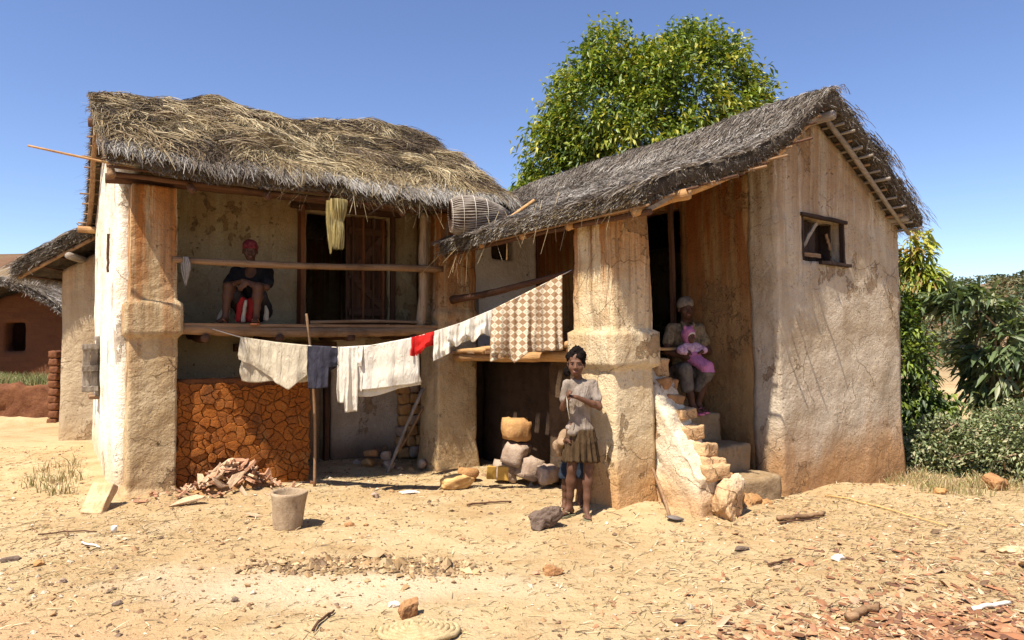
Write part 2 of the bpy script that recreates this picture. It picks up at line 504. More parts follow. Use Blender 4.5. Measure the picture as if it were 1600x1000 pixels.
M['chip'] = soil_mat('bark_chip', (0.40, 0.185, 0.095), (0.50, 0.30, 0.19), (0.22, 0.09, 0.045), 14, 0.006)
M['chip_pale'] = soil_mat('pale_chip', (0.58, 0.42, 0.27), (0.48, 0.30, 0.17), (0.30, 0.16, 0.09), 14, 0.006)
M['white_stone'] = soil_mat('white_stone', (0.75, 0.70, 0.62), (0.6, 0.53, 0.44), (0.4, 0.33, 0.25), 9, 0.006)

def wood(name, a, c, dark, axis=0, scale=1.0, rough=0.8):
    b = NB(name, rough, 0.2)
    s = [14 * scale, 14 * scale, 14 * scale]; s[axis] = 0.9 * scale
    g = b.noise(3, 6, 0.65, src=b.map(tuple(s)), dist=0.4)
    col = b.mix(b.ramp(g, 0.35, 0.65), a, c)
    col = b.mix(b.ramp(b.noise(2.3, 5, 0.6), 0.5, 0.72, 0, 0.75), col, dark)
    col = b.mix(b.ramp(b.noise(40, 3, 0.6), 0.6, 0.72, 0, 0.5), col, dark)
    n = b.bump(g, 0.010, 0.9)
    n = b.bump(b.noise(30, 4, 0.6), 0.005, 0.7, n)
    return b.done(col, n)

for ax, nm in ((0, 'x'), (1, 'y'), (2, 'z')):
    M['wood_' + nm] = wood('weathered_wood_' + nm, (0.30, 0.185, 0.10), (0.21, 0.115, 0.055), (0.10, 0.055, 0.03), ax)
    M['pale_wood_' + nm] = wood('pale_wood_' + nm, (0.50, 0.30, 0.13), (0.38, 0.20, 0.08), (0.20, 0.10, 0.045), ax)
    M['dark_wood_' + nm] = wood('dark_wood_' + nm, (0.115, 0.055, 0.03), (0.075, 0.035, 0.02), (0.03, 0.017, 0.011), ax)
    M['grey_wood_' + nm] = wood('grey_wood_' + nm, (0.30, 0.255, 0.21), (0.20, 0.16, 0.125), (0.09, 0.07, 0.055), ax)
    M['red_wood_' + nm] = wood('red_wood_' + nm, (0.24, 0.095, 0.04), (0.16, 0.058, 0.025), (0.08, 0.035, 0.018), ax)
M['black_wood_x'] = wood('black_wood_x', (0.045, 0.026, 0.018), (0.03, 0.017, 0.012), (0.012, 0.008, 0.006), 0)
M['black_wood_z'] = wood('black_wood_z', (0.045, 0.026, 0.018), (0.03, 0.017, 0.012), (0.012, 0.008, 0.006), 2)
M['plaster_cream'] = plaster('plaster_cream', (0.70, 0.60, 0.44), (0.58, 0.45, 0.29), streak=0.4, streak_top=1.5, streak_len=0.8, soil=(0.48, 0.25, 0.09), soil_h=0.5, soil_amt=0.7, spots=0.8, crack=0.5, flake=0.8, flake_at=0.57, under=(0.36, 0.18, 0.07))
M['bark'] = wood('bark', (0.38, 0.27, 0.17), (0.26, 0.165, 0.095), (0.12, 0.07, 0.04), 2, 1.3)
M['split_log'] = wood('split_log', (0.62, 0.40, 0.17), (0.48, 0.27, 0.10), (0.24, 0.12, 0.05), 0)

def strand_mat(name, rough=0.65, gain=1.0, sss=0.0):
    b = NB(name, rough, 0.25)
    c = b.attr('tint')
    n = b.noise(9, 3, 0.6)
    col = b.mix(b.ramp(n, 0.3, 0.7, 0, 0.35), c, (0.10, 0.07, 0.04))
    if sss:
        tr = b.n('ShaderNodeBsdfTranslucent')
        b.t.links.new(col, tr.inputs[0])
        mx = b.n('ShaderNodeMixShader'); mx.inputs[0].default_value = sss
        b.t.links.new(b.p.outputs[0], mx.inputs[1]); b.t.links.new(tr.outputs[0], mx.inputs[2])
        b.t.links.new(mx.outputs[0], b.t.nodes['Material Output'].inputs[0])
    return b.done(col)
M['straw'] = strand_mat('straw_strands', 0.6)

def leaf_mat(name, rough, trans):
    b = NB(name, rough, 0.5)
    c = b.attr('tint')
    tr = b.n('ShaderNodeBsdfTranslucent')
    b.t.links.new(b.mix(1.0, c, (1.25, 1.2, 0.55), 'MULTIPLY'), tr.inputs[0])
    mx = b.n('ShaderNodeMixShader'); mx.inputs[0].default_value = trans
    b.t.links.new(b.p.outputs[0], mx.inputs[1]); b.t.links.new(tr.outputs[0], mx.inputs[2])
    b.t.links.new(mx.outputs[0], b.t.nodes['Material Output'].inputs[0])
    return b.done(c)
M['leaf'] = leaf_mat('leaf', 0.5, 0.30)
M['leaf_dull'] = leaf_mat('leaf_dull', 0.6, 0.22)

def thatch_base(name, a, c, d):
    b = NB(name, 0.9, 0.1)
    g = b.noise(5, 6, 0.7, src=b.map((3.2, 0.8, 1.5)), dist=0.8)
    col = b.mix(b.ramp(g, 0.35, 0.65), a, c)
    col = b.mix(b.ramp(b.noise(3, 5, 0.6), 0.45, 0.7, 0, 0.7), col, d)
    n = b.bump(b.noise(18, 5, 0.7, src=b.map((3, 0.7, 1.4))), 0.03, 1.0)
    return b.done(col, n)
M['thatch_gold'] = thatch_base('thatch_gold_base', (0.14, 0.095, 0.05), (0.08, 0.055, 0.03), (0.06, 0.04, 0.022))
M['thatch_grey'] = thatch_base('thatch_grey_base', (0.11, 0.088, 0.066), (0.065, 0.05, 0.037), (0.035, 0.025, 0.018))

def cloth(name, col_a, col_b, scale=3.0, amt=0.5, trans=0.15, weave=260):
    b = NB(name, 0.9, 0.15)
    col = b.mix(b.ramp(b.noise(scale, 4, 0.6), 0.4, 0.66, 0, amt), col_a, col_b)
    n = b.bump(b.noise(weave, 2, 0.5), 0.002, 0.6)
    n = b.bump(b.noise(9, 5, 0.65, src=b.map((2.2, 1, 0.6)), dist=0.8), 0.035, 0.9, n)
    if trans:
        tr = b.n('ShaderNodeBsdfTranslucent'); b.t.links.new(col, tr.inputs[0])
        mx = b.n('ShaderNodeMixShader'); mx.inputs[0].default_value = trans
        b.t.links.new(b.p.outputs[0], mx.inputs[1]); b.t.links.new(tr.outputs[0], mx.inputs[2])
        b.t.links.new(mx.outputs[0], b.t.nodes['Material Output'].inputs[0])
    return b.done(col, n)
M['cloth_beige'] = cloth('beige_cloth', (0.55, 0.47, 0.34), (0.42, 0.34, 0.23), 5)
M['cloth_white'] = cloth('white_cloth', (0.70, 0.645, 0.55), (0.60, 0.52, 0.40), 3)
M['cloth_navy'] = cloth('navy_cloth', (0.030, 0.028, 0.040), (0.065, 0.060, 0.075), 6, trans=0.03)
M['cloth_red'] = cloth('red_cloth', (0.55, 0.02, 0.015), (0.40, 0.012, 0.012), 6, trans=0.1)
M['tee_black'] = cloth('black_tee', (0.012, 0.011, 0.013), (0.025, 0.022, 0.022), 6, trans=0)
M['tee_pale'] = cloth('pale_tee', (0.29, 0.235, 0.19), (0.17, 0.13, 0.095), 7, 0.9, trans=0)
M['tee_tan'] = cloth('tan_wrap', (0.30, 0.20, 0.12), (0.21, 0.13, 0.07), 5, 0.6, trans=0)
M['skirt_brown'] = cloth('brown_skirt', (0.078, 0.047, 0.022), (0.048, 0.028, 0.013), 9, 0.8, trans=0)
M['khaki'] = cloth('khaki_shirt', (0.27, 0.20, 0.115), (0.15, 0.10, 0.055), 30, 0.9, trans=0)
M['grey_skirt'] = cloth('grey_skirt', (0.17, 0.14, 0.11), (0.10, 0.08, 0.065), 18, 0.8, trans=0)
M['pink'] = cloth('pink_cloth', (0.56, 0.20, 0.34), (0.46, 0.15, 0.27), 10, 0.5, trans=0)
M['pink_pale'] = cloth('pale_pink_knit', (0.70, 0.45, 0.52), (0.40, 0.2, 0.3), 40, 0.9, trans=0)
M['maroon'] = cloth('maroon_scarf', (0.13, 0.016, 0.02), (0.26, 0.06, 0.055), 22, 0.7, trans=0)
M['dark_cloth'] = cloth('dark_cloth', (0.03, 0.025, 0.025), (0.05, 0.04, 0.035), 8, 0.6, trans=0)
M['blue_shorts'] = cloth('blue_shorts', (0.016, 0.022, 0.034), (0.03, 0.036, 0.048), 8, 0.6, trans=0)

def skin(name, a, c):
    b = NB(name, 0.6, 0.22)
    col = b.mix(b.ramp(b.noise(9, 4, 0.6), 0.35, 0.7), a, c)
    n = b.bump(b.noise(120, 2, 0.5), 0.001, 0.5)
    return b.done(col, n)
M['skin'] = skin('brown_skin', (0.125, 0.058, 0.033), (0.09, 0.04, 0.022))
M['skin_dark'] = skin('dark_brown_skin', (0.105, 0.048, 0.026), (0.075, 0.033, 0.018))

def plain(name, col, rough=0.7, spec=0.3, nz=20, amt=0.3, bump=0.002):
    b = NB(name, rough, spec)
    d = tuple(c * 0.55 for c in col)
    return b.done(b.mix(b.ramp(b.noise(nz, 4, 0.6), 0.4, 0.7, 0, amt), col, d), b.bump(b.noise(nz * 3, 3), bump, 0.6))
M['hair'] = plain('black_hair', (0.012, 0.009, 0.008), 0.95, 0.05, 60, 0.5, 0.03)
M['eye_white'] = plain('eye_white', (0.20, 0.17, 0.145), 0.5, 0.2)
M['eye_dark'] = plain('eye_iris', (0.012, 0.007, 0.005), 0.15, 0.6)
M['lip'] = plain('lip', (0.17, 0.062, 0.048), 0.45, 0.4)
M['sandal_orange'] = plain('sandal_orange', (0.50, 0.17, 0.07), 0.6)
M['sandal_pink'] = plain('sandal_pink', (0.62, 0.16, 0.26), 0.6)
M['sandal_green'] = plain('sandal_green', (0.20, 0.19, 0.11), 0.6)
M['cord'] = plain('cord', (0.6, 0.54, 0.44), 0.8)
M['interior'] = plain('shade_dark_wall', (0.06, 0.04, 0.028), 0.95, 0.05, 6, 0.6, 0.02)  # very dark base, standing in for shade on the passage walls
M['shade_brown'] = plain('shade_brown_mud', (0.10, 0.066, 0.042), 0.95, 0.05, 5, 0.8, 0.03)  # brown darkened to stand for the shade of the passage
M['iron'] = plain('dull_iron', (0.16, 0.13, 0.11), 0.55, 0.4, 30, 0.5)
M['tin_yellow'] = plain('yellow_wood', (0.46, 0.27, 0.06), 0.8, 0.1, 14, 0.4)
M['can'] = plain('white_can', (0.7, 0.66, 0.58), 0.5, 0.4, 30, 0.4)

def checker_cloth():
    b = NB('diamond_blanket', 0.95, 0.1)
    uv = b.n('ShaderNodeUVMap').outputs[0]
    sx, sy, _ = b.sep(uv)[:3]
    # rows of diamonds: |fx|+|fy| < 0.5 in a lattice, with a small diamond inside each pale one
    fx = b.math('ABSOLUTE', b.math('SUBTRACT', b.math('FRACT', b.math('MULTIPLY', sx, 9.0)), 0.5))
    fy = b.math('ABSOLUTE', b.math('SUBTRACT', b.math('FRACT', b.math('MULTIPLY', sy, 15.0)), 0.5))
    s = b.math('ADD', fx, fy)
    pale = b.math('LESS_THAN', s, 0.5)
    ring = b.math('MULTIPLY', b.math('LESS_THAN', s, 0.24), b.math('GREATER_THAN', s, 0.13))
    dirt = b.ramp(b.noise(6, 4), 0.4, 0.7, 0, 0.35)
    cream = b.mix(dirt, (0.58, 0.49, 0.36), (0.42, 0.33, 0.22))
    brown = b.mix(dirt, (0.29, 0.18, 0.10), (0.22, 0.13, 0.07))
    col = b.mix(pale, brown, cream)
    col = b.mix(b.math('MULTIPLY', ring, 0.55), col, brown)
    n = b.bump(b.noise(220, 2), 0.003, 0.7)
    return b.done(col, n)
M['blanket'] = checker_cloth()

def ground_mat():
    b = NB('dry_ground', 0.97, 0.08)
    x, y, z = b.sep()[:3]
    big = b.noise(0.55, 5, 0.6)
    col = b.mix(b.ramp(big, 0.38, 0.64), (0.455, 0.335, 0.178), (0.385, 0.262, 0.13))
    col = b.mix(b.ramp(b.noise(2.4, 7, 0.7, src=b.map((1, 1.6, 1), (3, 1, 0))), 0.50, 0.62, 0, 0.55), col, (0.33, 0.205, 0.095))
    col = b.mix(b.ramp(b.noise(1.8, 6, 0.65), 0.46, 0.68, 0, 0.6), col, (0.49, 0.38, 0.225))
    # paler lime patch where mud was mixed, and reddish yard towards the left
    def blob(cx, cy, rx, ry, lo, hi, nz=1.6, amt=0.7):
        dx = b.math('MULTIPLY', b.math('SUBTRACT', x, cx), 1 / rx); dy = b.math('MULTIPLY', b.math('SUBTRACT', y, cy), 1 / ry)
        r = b.math('SQRT', b.math('ADD', b.math('MULTIPLY', dx, dx), b.math('MULTIPLY', dy, dy)))
        r = b.math('ADD', r, b.math('MULTIPLY', b.math('SUBTRACT', b.noise(nz, 6, 0.7), 0.5), amt * 2))
        return b.ramp(r, lo, hi, 1, 0)
    col = b.mix(b.math('MULTIPLY', blob(-1.15, 4.45, 1.35, 0.42, 0.45, 1.3), 0.55), col, (0.56, 0.455, 0.32))
    col = b.mix(b.math('MULTIPLY', blob(-3.0, 3.3, 1.6, 1.0, 0.3, 1.2), 0.55), col, (0.46, 0.265, 0.135))
    col = b.mix(b.math('MULTIPLY', blob(2.6, 3.35, 1.25, 0.65, 0.4, 1.25), 0.6), col, (0.40, 0.20, 0.095))
    col = b.mix(b.math('MULTIPLY', blob(3.6, 5.8, 2.2, 1.3, 0.3, 1.2), 0.45), col, (0.42, 0.29, 0.15))
    col = b.mix(b.math('MULTIPLY', blob(-1.0, 4.80, 0.75, 0.22, 0.4, 1.1, 3.0, 0.9), 0.85), col, (0.25, 0.165, 0.075))
    # far fields
    far = b.ramp(y, 16, 40)
    fcol = b.mix(b.ramp(b.noise(0.06, 5, 0.65), 0.4, 0.6), (0.20, 0.14, 0.078), (0.145, 0.078, 0.045))
    fcol = b.mix(b.ramp(b.noise(0.22, 5, 0.6), 0.55, 0.66), fcol, (0.11, 0.12, 0.045))
    col = b.mix(far, col, fcol)
    grit = b.noise(38, 5, 0.7)
    col = b.mix(b.ramp(grit, 0.52, 0.72, 0, 0.55), col, (0.31, 0.205, 0.11))
    col = b.mix(b.ramp(b.noise(95, 3, 0.6), 0.62, 0.74, 0, 0.6), col, (0.17, 0.10, 0.05))
    col = b.mix(b.ramp(b.noise(60, 3, 0.6, src=b.map((1, 1, 1), (7, 3, 2))), 0.64, 0.74, 0, 0.5), col, (0.70, 0.56, 0.38))
    n = b.bump(b.noise(5, 6, 0.7), 0.05, 0.7)
    n = b.bump(grit, 0.014, 0.9, n)
    n = b.bump(b.noise(110, 3, 0.6), 0.004, 0.8, n)
    return b.done(col, n)
M['ground'] = ground_mat()
# ------------------------------------------------------------------ terrain
def ground_h(X, Y, detail=True):
    X = np.asarray(X, float); Y = np.asarray(Y, float)
    P = np.stack([X, Y, np.zeros_like(X)], -1)
    z = -0.10 * smooth01((Y - 6.6) / 2.0) * smooth01((X + 2.6) / 1.6) * (1 - smooth01((Y - 11) / 5))
    z = z - 0.06 * smooth01((X - 3.2) / 2.5) * (1 - smooth01((Y - 11) / 5))
    # soil banked against the walls
    def mound(cx, cy, r, h):
        return h * np.exp(-(((X - cx) ** 2 + (Y - cy) ** 2) / r ** 2))
    z = z + mound(1.25, 6.2, 0.36, 0.085) + mound(0.9, 6.35, 0.28, 0.05) + mound(2.2, 6.45, 0.4, 0.04) + mound(3.6, 7.4, 0.5, 0.04)
    z = z + mound(-3.5, 6.65, 0.5, 0.04) + mound(-0.6, 8.45, 0.5, 0.05) + mound(-2.6, 6.9, 0.4, 0.04)
    # dug mud patch
    z = z + 0.02 * np.exp(-(((X + 1.05) / 0.7) ** 2 + ((Y - 4.75) / 0.26) ** 2)) * (1 + fbm(P, 7, 3, 4))
    # terrace where the brick hut stands
    z = z + 0.62 * smooth01((Y - 12.5) / 0.5) * (1 - smooth01((X + 7.6) / 1.5))
    # far hillsides
    d = np.sqrt(X ** 2 + Y ** 2)
    az = np.arctan2(X, np.maximum(Y, 0.1))
    hill = 7.6 + 2.2 * np.sin(az * 5 + 1.0) + 1.6 * np.sin(az * 11 + 0.4)
    hill = hill + 3.8 * np.exp(-((az + 0.64) / 0.10) ** 2)
    z = z + hill * smooth01((d - 26) / 75) + 9 * fbm(P, 0.02, 3, 9) * smooth01((d - 40) / 120) + 0.5 * fbm(P, 0.12, 2, 2) * smooth01((d - 16) / 20)
    z = z - 30 * smooth01((d - 150) / 300)
    if detail:
        near = 1 - smooth01((d - 14) / 14)
        z = z + near * (0.030 * fbm(P, 0.9, 3, 3) + 0.012 * fbm(P, 4.5, 3, 6) + 0.006 * fbm(P, 14, 2, 8))
    return z

def gz(x, y):
    return float(ground_h(np.array([x]), np.array([y]))[0])

def grow(a, b, step, far, k=1.18):
    core = list(np.arange(a, b + 1e-6, step))
    s = step; up = [core[-1]]
    while up[-1] < far: s *= k; up.append(up[-1] + s)
    s = step; dn = [core[0]]
    while dn[-1] > -far: s *= k; dn.append(dn[-1] - s)
    return np.array(dn[:0:-1] + core + up[1:])

gx = grow(-6.0, 6.4, 0.045, 500); gy = grow(2.4, 10.0, 0.045, 500)
gy = gy[gy > -60]
XX, YY = np.meshgrid(gx, gy, indexing='ij')
ZZ = ground_h(XX, YY)
V = np.stack([XX.ravel(), YY.ravel(), ZZ.ravel()], 1)
nx_, ny_ = len(gx), len(gy)
I, J = np.meshgrid(np.arange(nx_ - 1), np.arange(ny_ - 1), indexing='ij')
I = I.ravel(); J = J.ravel()
F = np.stack([I * ny_ + J, (I + 1) * ny_ + J, (I + 1) * ny_ + J + 1, I * ny_ + J + 1], 1)
g = mesh_obj('ground', V, F, M['ground'])
tag(g, 'dry sandy yard with pale and reddish patches', None, None, 'structure')
# ------------------------------------------------------------------ thatch
GOLD = np.array([[0.38, 0.285, 0.15], [0.285, 0.205, 0.105], [0.20, 0.135, 0.068], [0.12, 0.078, 0.04], [0.48, 0.385, 0.225], [0.065, 0.043, 0.025]])
GREY = np.array([[0.27, 0.23, 0.185], [0.20, 0.163, 0.128], [0.14, 0.11, 0.083], [0.38, 0.335, 0.285], [0.08, 0.062, 0.046]])
PALE = np.array([[0.50, 0.46, 0.41], [0.40, 0.36, 0.31], [0.60, 0.56, 0.50], [0.24, 0.20, 0.165]])

def strands(P, tints, width, name, parent, rg):
    """P: (n, k, 3) polylines -> one ribbon mesh"""
    n, k, _ = P.shape
    T = P[:, -1] - P[:, 0]
    side = np.cross(T, rg.normal(size=(n, 3)))
    side /= np.maximum(np.linalg.norm(side, axis=1, keepdims=True), 1e-9)
    w = (width * rg.uniform(0.6, 1.4, (n, 1)))
    taper = np.linspace(1.0, 0.35, k)
    A = P + side[:, None] * w[:, None] * taper[None, :, None] * 0.5
    B = P - side[:, None] * w[:, None] * taper[None, :, None] * 0.5
    V = np.stack([A, B], 2).reshape(-1, 3)          # n*k*2
    base = (np.arange(n) * k * 2)[:, None]
    F = []
    for j in range(k - 1):
        F.append(np.stack([base[:, 0] + 2 * j, base[:, 0] + 2 * j + 1, base[:, 0] + 2 * j + 3, base[:, 0] + 2 * j + 2], 1))
    F = np.concatenate(F)
    C = np.repeat(tints, k * 2, axis=0)
    o = mesh_obj(name, V, F, M['straw'], parent, smooth=False, colors=C)
    o['kind'] = 'stuff'
    return o

def surf_normal(S, a, b):
    e = 1e-3
    da = S(a + e, b) - S(a - e, b); db = S(a, b + e) - S(a, b - e)
    n = np.cross(da, db)
    n /= np.maximum(np.linalg.norm(n, axis=-1, keepdims=True), 1e-9)
    return np.where(n[..., 2:3] < 0, -n, n)

def thatch_body(name, S, thick, mat, parent, na=70, b0=-1.0, b1=1.0, nb=70, rag=0.03, seed=1):
    a = np.linspace(0, 1, na); b = np.linspace(b0, b1, nb)
    A, B = np.meshgrid(a, b, indexing='ij')
    Pt = S(A, B)
    rg = np.random.default_rng(seed)
    th = thick * (1 + 0.25 * fbm(Pt, 4, 2, seed))
    edge = np.minimum(np.minimum(A, 1 - A) * 40, np.minimum(B - b0, b1 - B) * 20)
    th = th * (0.75 + 0.25 * np.clip(edge, 0, 1))
    Pb = Pt.copy(); Pb[..., 2] -= th
    Pb[..., :2] += rg.uniform(-rag, rag, Pb[..., :2].shape) * 0.4
    V = np.concatenate([Pt.reshape(-1, 3), Pb.reshape(-1, 3)])
    o = na * nb
    F = []
    I, J = np.meshgrid(np.arange(na - 1), np.arange(nb - 1), indexing='ij'); I = I.ravel(); J = J.ravel()
    q = np.stack([I * nb + J, (I + 1) * nb + J, (I + 1) * nb + J + 1, I * nb + J + 1], 1)
    F += [q, q[:, ::-1] + o]
    j = np.arange(nb - 1)
    for i in (0, na - 1):
        s = np.stack([i * nb + j, i * nb + j + 1, i * nb + j + 1 + o, i * nb + j + o], 1)
        F.append(s if i == 0 else s[:, ::-1])
    i = np.arange(na - 1)
    for jj in (0, nb - 1):
        s = np.stack([i * nb + jj, (i + 1) * nb + jj, (i + 1) * nb + jj + o, i * nb + jj + o], 1)
        F.append(s[:, ::-1] if jj == 0 else s)
    return mesh_obj(name, V, np.concatenate(F), mat, parent)

def thatch_strands(S, n_clump, per, La, Lb, pal, parent, name, ang_noise, ang_sd, b_rng=(0.0, 1.0), a_rng=(0, 1), length=(0.25, 0.55), width=0.008,
                   spread=0.10, lift=0.03, seed=3, k=4, stick=0.04, dark_seed=5, sideways=0.0, curl=0.25):
    """tufts of coherent strands lying on surface S; La, Lb metres spanned by a and b"""
    rg = np.random.default_rng(seed)
    ca = rg.uniform(*a_rng, n_clump); cb = rg.uniform(*b_rng, n_clump)
    P0 = np.stack([ca * La, cb * Lb, np.zeros(n_clump)], 1)
    th = ang_noise * fbm(P0, 1.1, 2, seed) * 2.2 + rg.normal(0, ang_sd, n_clump) + sideways
    tone = fbm(P0 * np.array([1, 1.8, 1]), 1.5, 3, dark_seed) * 2.4 + rg.normal(0, 0.35, n_clump)
    ci = np.repeat(np.arange(n_clump), per); n = len(ci)
    th_s = th[ci] + rg.normal(0, 0.16, n)
    L = rg.uniform(*length, n)
    a0 = ca[ci] + rg.normal(0, spread, n) / La; b0 = cb[ci] + rg.normal(0, spread * 0.8, n) / Lb
    l0 = rg.uniform(0, lift, n) + np.repeat(rg.uniform(0, lift, n_clump), per); l1 = l0 * 0.6 + rg.uniform(-0.01, stick, n) * (rg.random(n) < 0.35)
    pts = []
    bend = rg.normal(0, curl, n); edge_r = rg.random(n)
    for t in np.linspace(0, 1, k):
        tt = th_s + bend * t
        aa = np.clip(a0 + np.sin(tt) * L * t / La, -0.02 + 0.03 * edge_r, 1.0 + 0.03 * edge_r); bb = b0 + np.cos(tt) * L * t / Lb
        p = S(aa, bb); nr = surf_normal(S, aa, bb)
        pts.append(p + nr * (l0 * (1 - t) + l1 * t + 0.02 * np.sin(np.pi * t) * (lift / 0.03))[:, None])
    P = np.stack(pts, 1)
    idx = np.clip(((tone[ci] * 0.5 + 0.5) * len(pal) + rg.normal(0, 0.9, n)).astype(int), 0, len(pal) - 1)
    order = np.argsort(-pal.sum(1))
    tint = pal[order][idx] * rg.uniform(0.75, 1.2, (n, 1))
    return strands(P, tint, width, name, parent, rg)

def fringe(S, n, La, Lb, pal, parent, name, b_at=1.0, a_rng=(0, 1), length=(0.06, 0.16), width=0.008, seed=3, depth=0.2, out=0.6, back=0.10, swing=0.35):
    """cut straw ends along an eave at b = b_at"""
    rg = np.random.default_rng(seed)
    a = rg.uniform(*a_rng, n)
    sgn = 1 if b_at > 0 else -1
    b = b_at - sgn * rg.uniform(0, back, n) / Lb
    p = S(a, b)
    p[:, 2] -= rg.uniform(0, 1, n) ** 1.3 * depth
    dn = S(a, b + sgn * 0.02) - S(a, b - sgn * 0.02); dn /= np.linalg.norm(dn, axis=1, keepdims=True)
    al = S(a + 0.01, b) - S(a - 0.01, b); al /= np.linalg.norm(al, axis=1, keepdims=True)
    d = dn * out + np.array([0, 0, -1]) * (1 - out) * rg.uniform(0.2, 1.2, (n, 1)) + al * rg.normal(0, swing, (n, 1)) + rg.normal(0, 0.12, (n, 3))
    d /= np.linalg.norm(d, axis=1, keepdims=True)
    L = rg.uniform(*length, (n, 1))
    P = np.stack([p - d * L * 0.4, p + d * L * 0.2 + np.array([0, 0, 0.008]), p + d * L * 0.8], 1)
    tint = pal[rg.integers(0, len(pal), n)] * rg.uniform(0.7, 1.2, (n, 1))
    return strands(P, tint, width, name, parent, rg)

# ------------------------------------------------------------------ shaped pillar
def pillar(name, x0, x1, y0, y1, z0, z1, mat, parent, prof, lean=0.0, seed=0, cell=0.03):
    xs = lines(x0, x1, cell); ys = lines(y0, y1, cell); zs = lines(z0, z1, cell)
    V, F = lattice(xs, ys, zs, np.ones((len(xs) - 1, len(ys) - 1, len(zs) - 1), bool))
    V = laplace(V, F, 1)
    zp = [p[0] for p in prof]; gp = [p[1] for p in prof]
    grow_ = np.interp(V[:, 2] + 0.02 * fbm(V, 3, 2, seed + 7), zp, gp)
    c = np.array([(x0 + x1) / 2, (y0 + y1) / 2]); h = np.array([(x1 - x0) / 2, (y1 - y0) / 2])
    V[:, :2] = c + (V[:, :2] - c) * (1 + grow_[:, None] / h)
    N = vnormals(V, F)
    V += N * (0.016 * fbm(V, 1.8, 3, seed) + 0.009 * fbm(V, 6, 3, seed + 1) + 0.005 * fbm(V, 22, 2, seed + 2))[:, None]
    V[:, 0] += lean * V[:, 2]
    return mesh_obj(name, V, F, mat, parent)

PHI = R(34)
# ================================================================== LEFT HOUSE
OL = (-3.76, 6.57, 0.0)
L = empty('mud_house', OL, PHI, 'two storey cream mud house with shaggy golden thatch and open balcony', 'house')
pillar('pillar', 0.06, 0.5, 0, 0.40, -0.3, 3.10, M['plaster_left_pillar'], L, [(-0.3, 0.045), (0.06, 0.045), (0.09, 0.0), (1.585, -0.005), (1.615, 0.04), (1.92, 0.035), (1.95, -0.01), (3.1, -0.015)], seed=1)
pillar('pillar', 3.43, 3.99, 0, 0.5, -0.3, 3.16, M['plaster_left_pillar'], L, [(-0.3, 0.05), (0.0, 0.03), (0.25, 0.0), (1.80, 0.0), (1.84, 0.02), (1.90, 0.02), (1.95, -0.01), (3.1, -0.015)], seed=5)
roof_top_L = lambda v: 3.18 + (1 - min(abs(v - 2.2) / 2.6, 1)) * 1.30
mud_wall('wall', -0.03, 0.20, 0.385, 4.4, -0.3, 3.5, M['plaster_white'], L, axis='y', cell=0.07, holes=[(1.25, 1.42, 2.3, 2.75), (2.9, 3.3, 0.85, 1.55)], top=roof_top_L, seed=11, batter=0.0, amp=0.03)
mud_wall('wall', 3.72, 3.985, 0.47, 4.4, -0.3, 3.5, M['plaster_left'], L, axis='y', cell=0.09, top=roof_top_L, seed=12)
mud_wall('wall', 0.18, 3.72, 4.12, 4.4, -0.3, 3.3, M['plaster_left'], L, cell=0.16, seed=13)
mud_wall('wall', 0.18, 3.72, 1.12, 1.38, -0.3, 3.62, M['plaster_inner'], L, cell=0.06, holes=[(2.14, 3.26, 1.72, 3.2), (1.35, 2.34, -0.2, 1.42)], seed=14)
mud_wall('wall', 2.43, 3.72, 1.045, 1.10, -0.3, 1.60, M['plaster_pale'], L, cell=0.05, seed=15, amp=0.03)
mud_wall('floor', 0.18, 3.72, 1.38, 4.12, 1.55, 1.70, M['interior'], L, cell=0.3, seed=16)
# clay panel under the balcony, its dried skin broken into cells
mud_wall('clay_wall', 0.47, 1.86, 0.10, 0.30, -0.25, 1.16, M['clay_joint'], L, cell=0.06, seed=17, ragged=0.05)

def voronoi_cells(w, h, n, seed, relax=1):
    rg = random.Random(seed)
    pts = []
    tries = 0
    while len(pts) < n and tries < 40000:
        tries += 1
        p = (rg.uniform(0, w), rg.uniform(0, h))
        dmin = 0.62 * math.sqrt(w * h / n) * (0.35 + 1.15 * rg.random())
        if all((p[0] - q[0]) ** 2 + (p[1] - q[1]) ** 2 > dmin * dmin for q in pts): pts.append(p)
    cells = []
    for i, p in enumerate(pts):
        poly = [(0, 0), (w, 0), (w, h), (0, h)]
        for j, q in enumerate(pts):
            if i == j: continue
            mx, my = (p[0] + q[0]) / 2, (p[1] + q[1]) / 2
            nx, ny = q[0] - p[0], q[1] - p[1]
            if nx * nx + ny * ny > (0.9) ** 2: continue
            out = []
            for k in range(len(poly)):
                a, b = poly[k], poly[(k + 1) % len(poly)]
                da = (a[0] - mx) * nx + (a[1] - my) * ny; db = (b[0] - mx) * nx + (b[1] - my) * ny
                if da <= 0: out.append(a)
                if da * db < 0:
                    t = da / (da - db); out.append((a[0] + (b[0] - a[0]) * t, a[1] + (b[1] - a[1]) * t))
            poly = out
            if len(poly) < 3: break
        if len(poly) >= 3: cells.append((p, poly))
    return cells

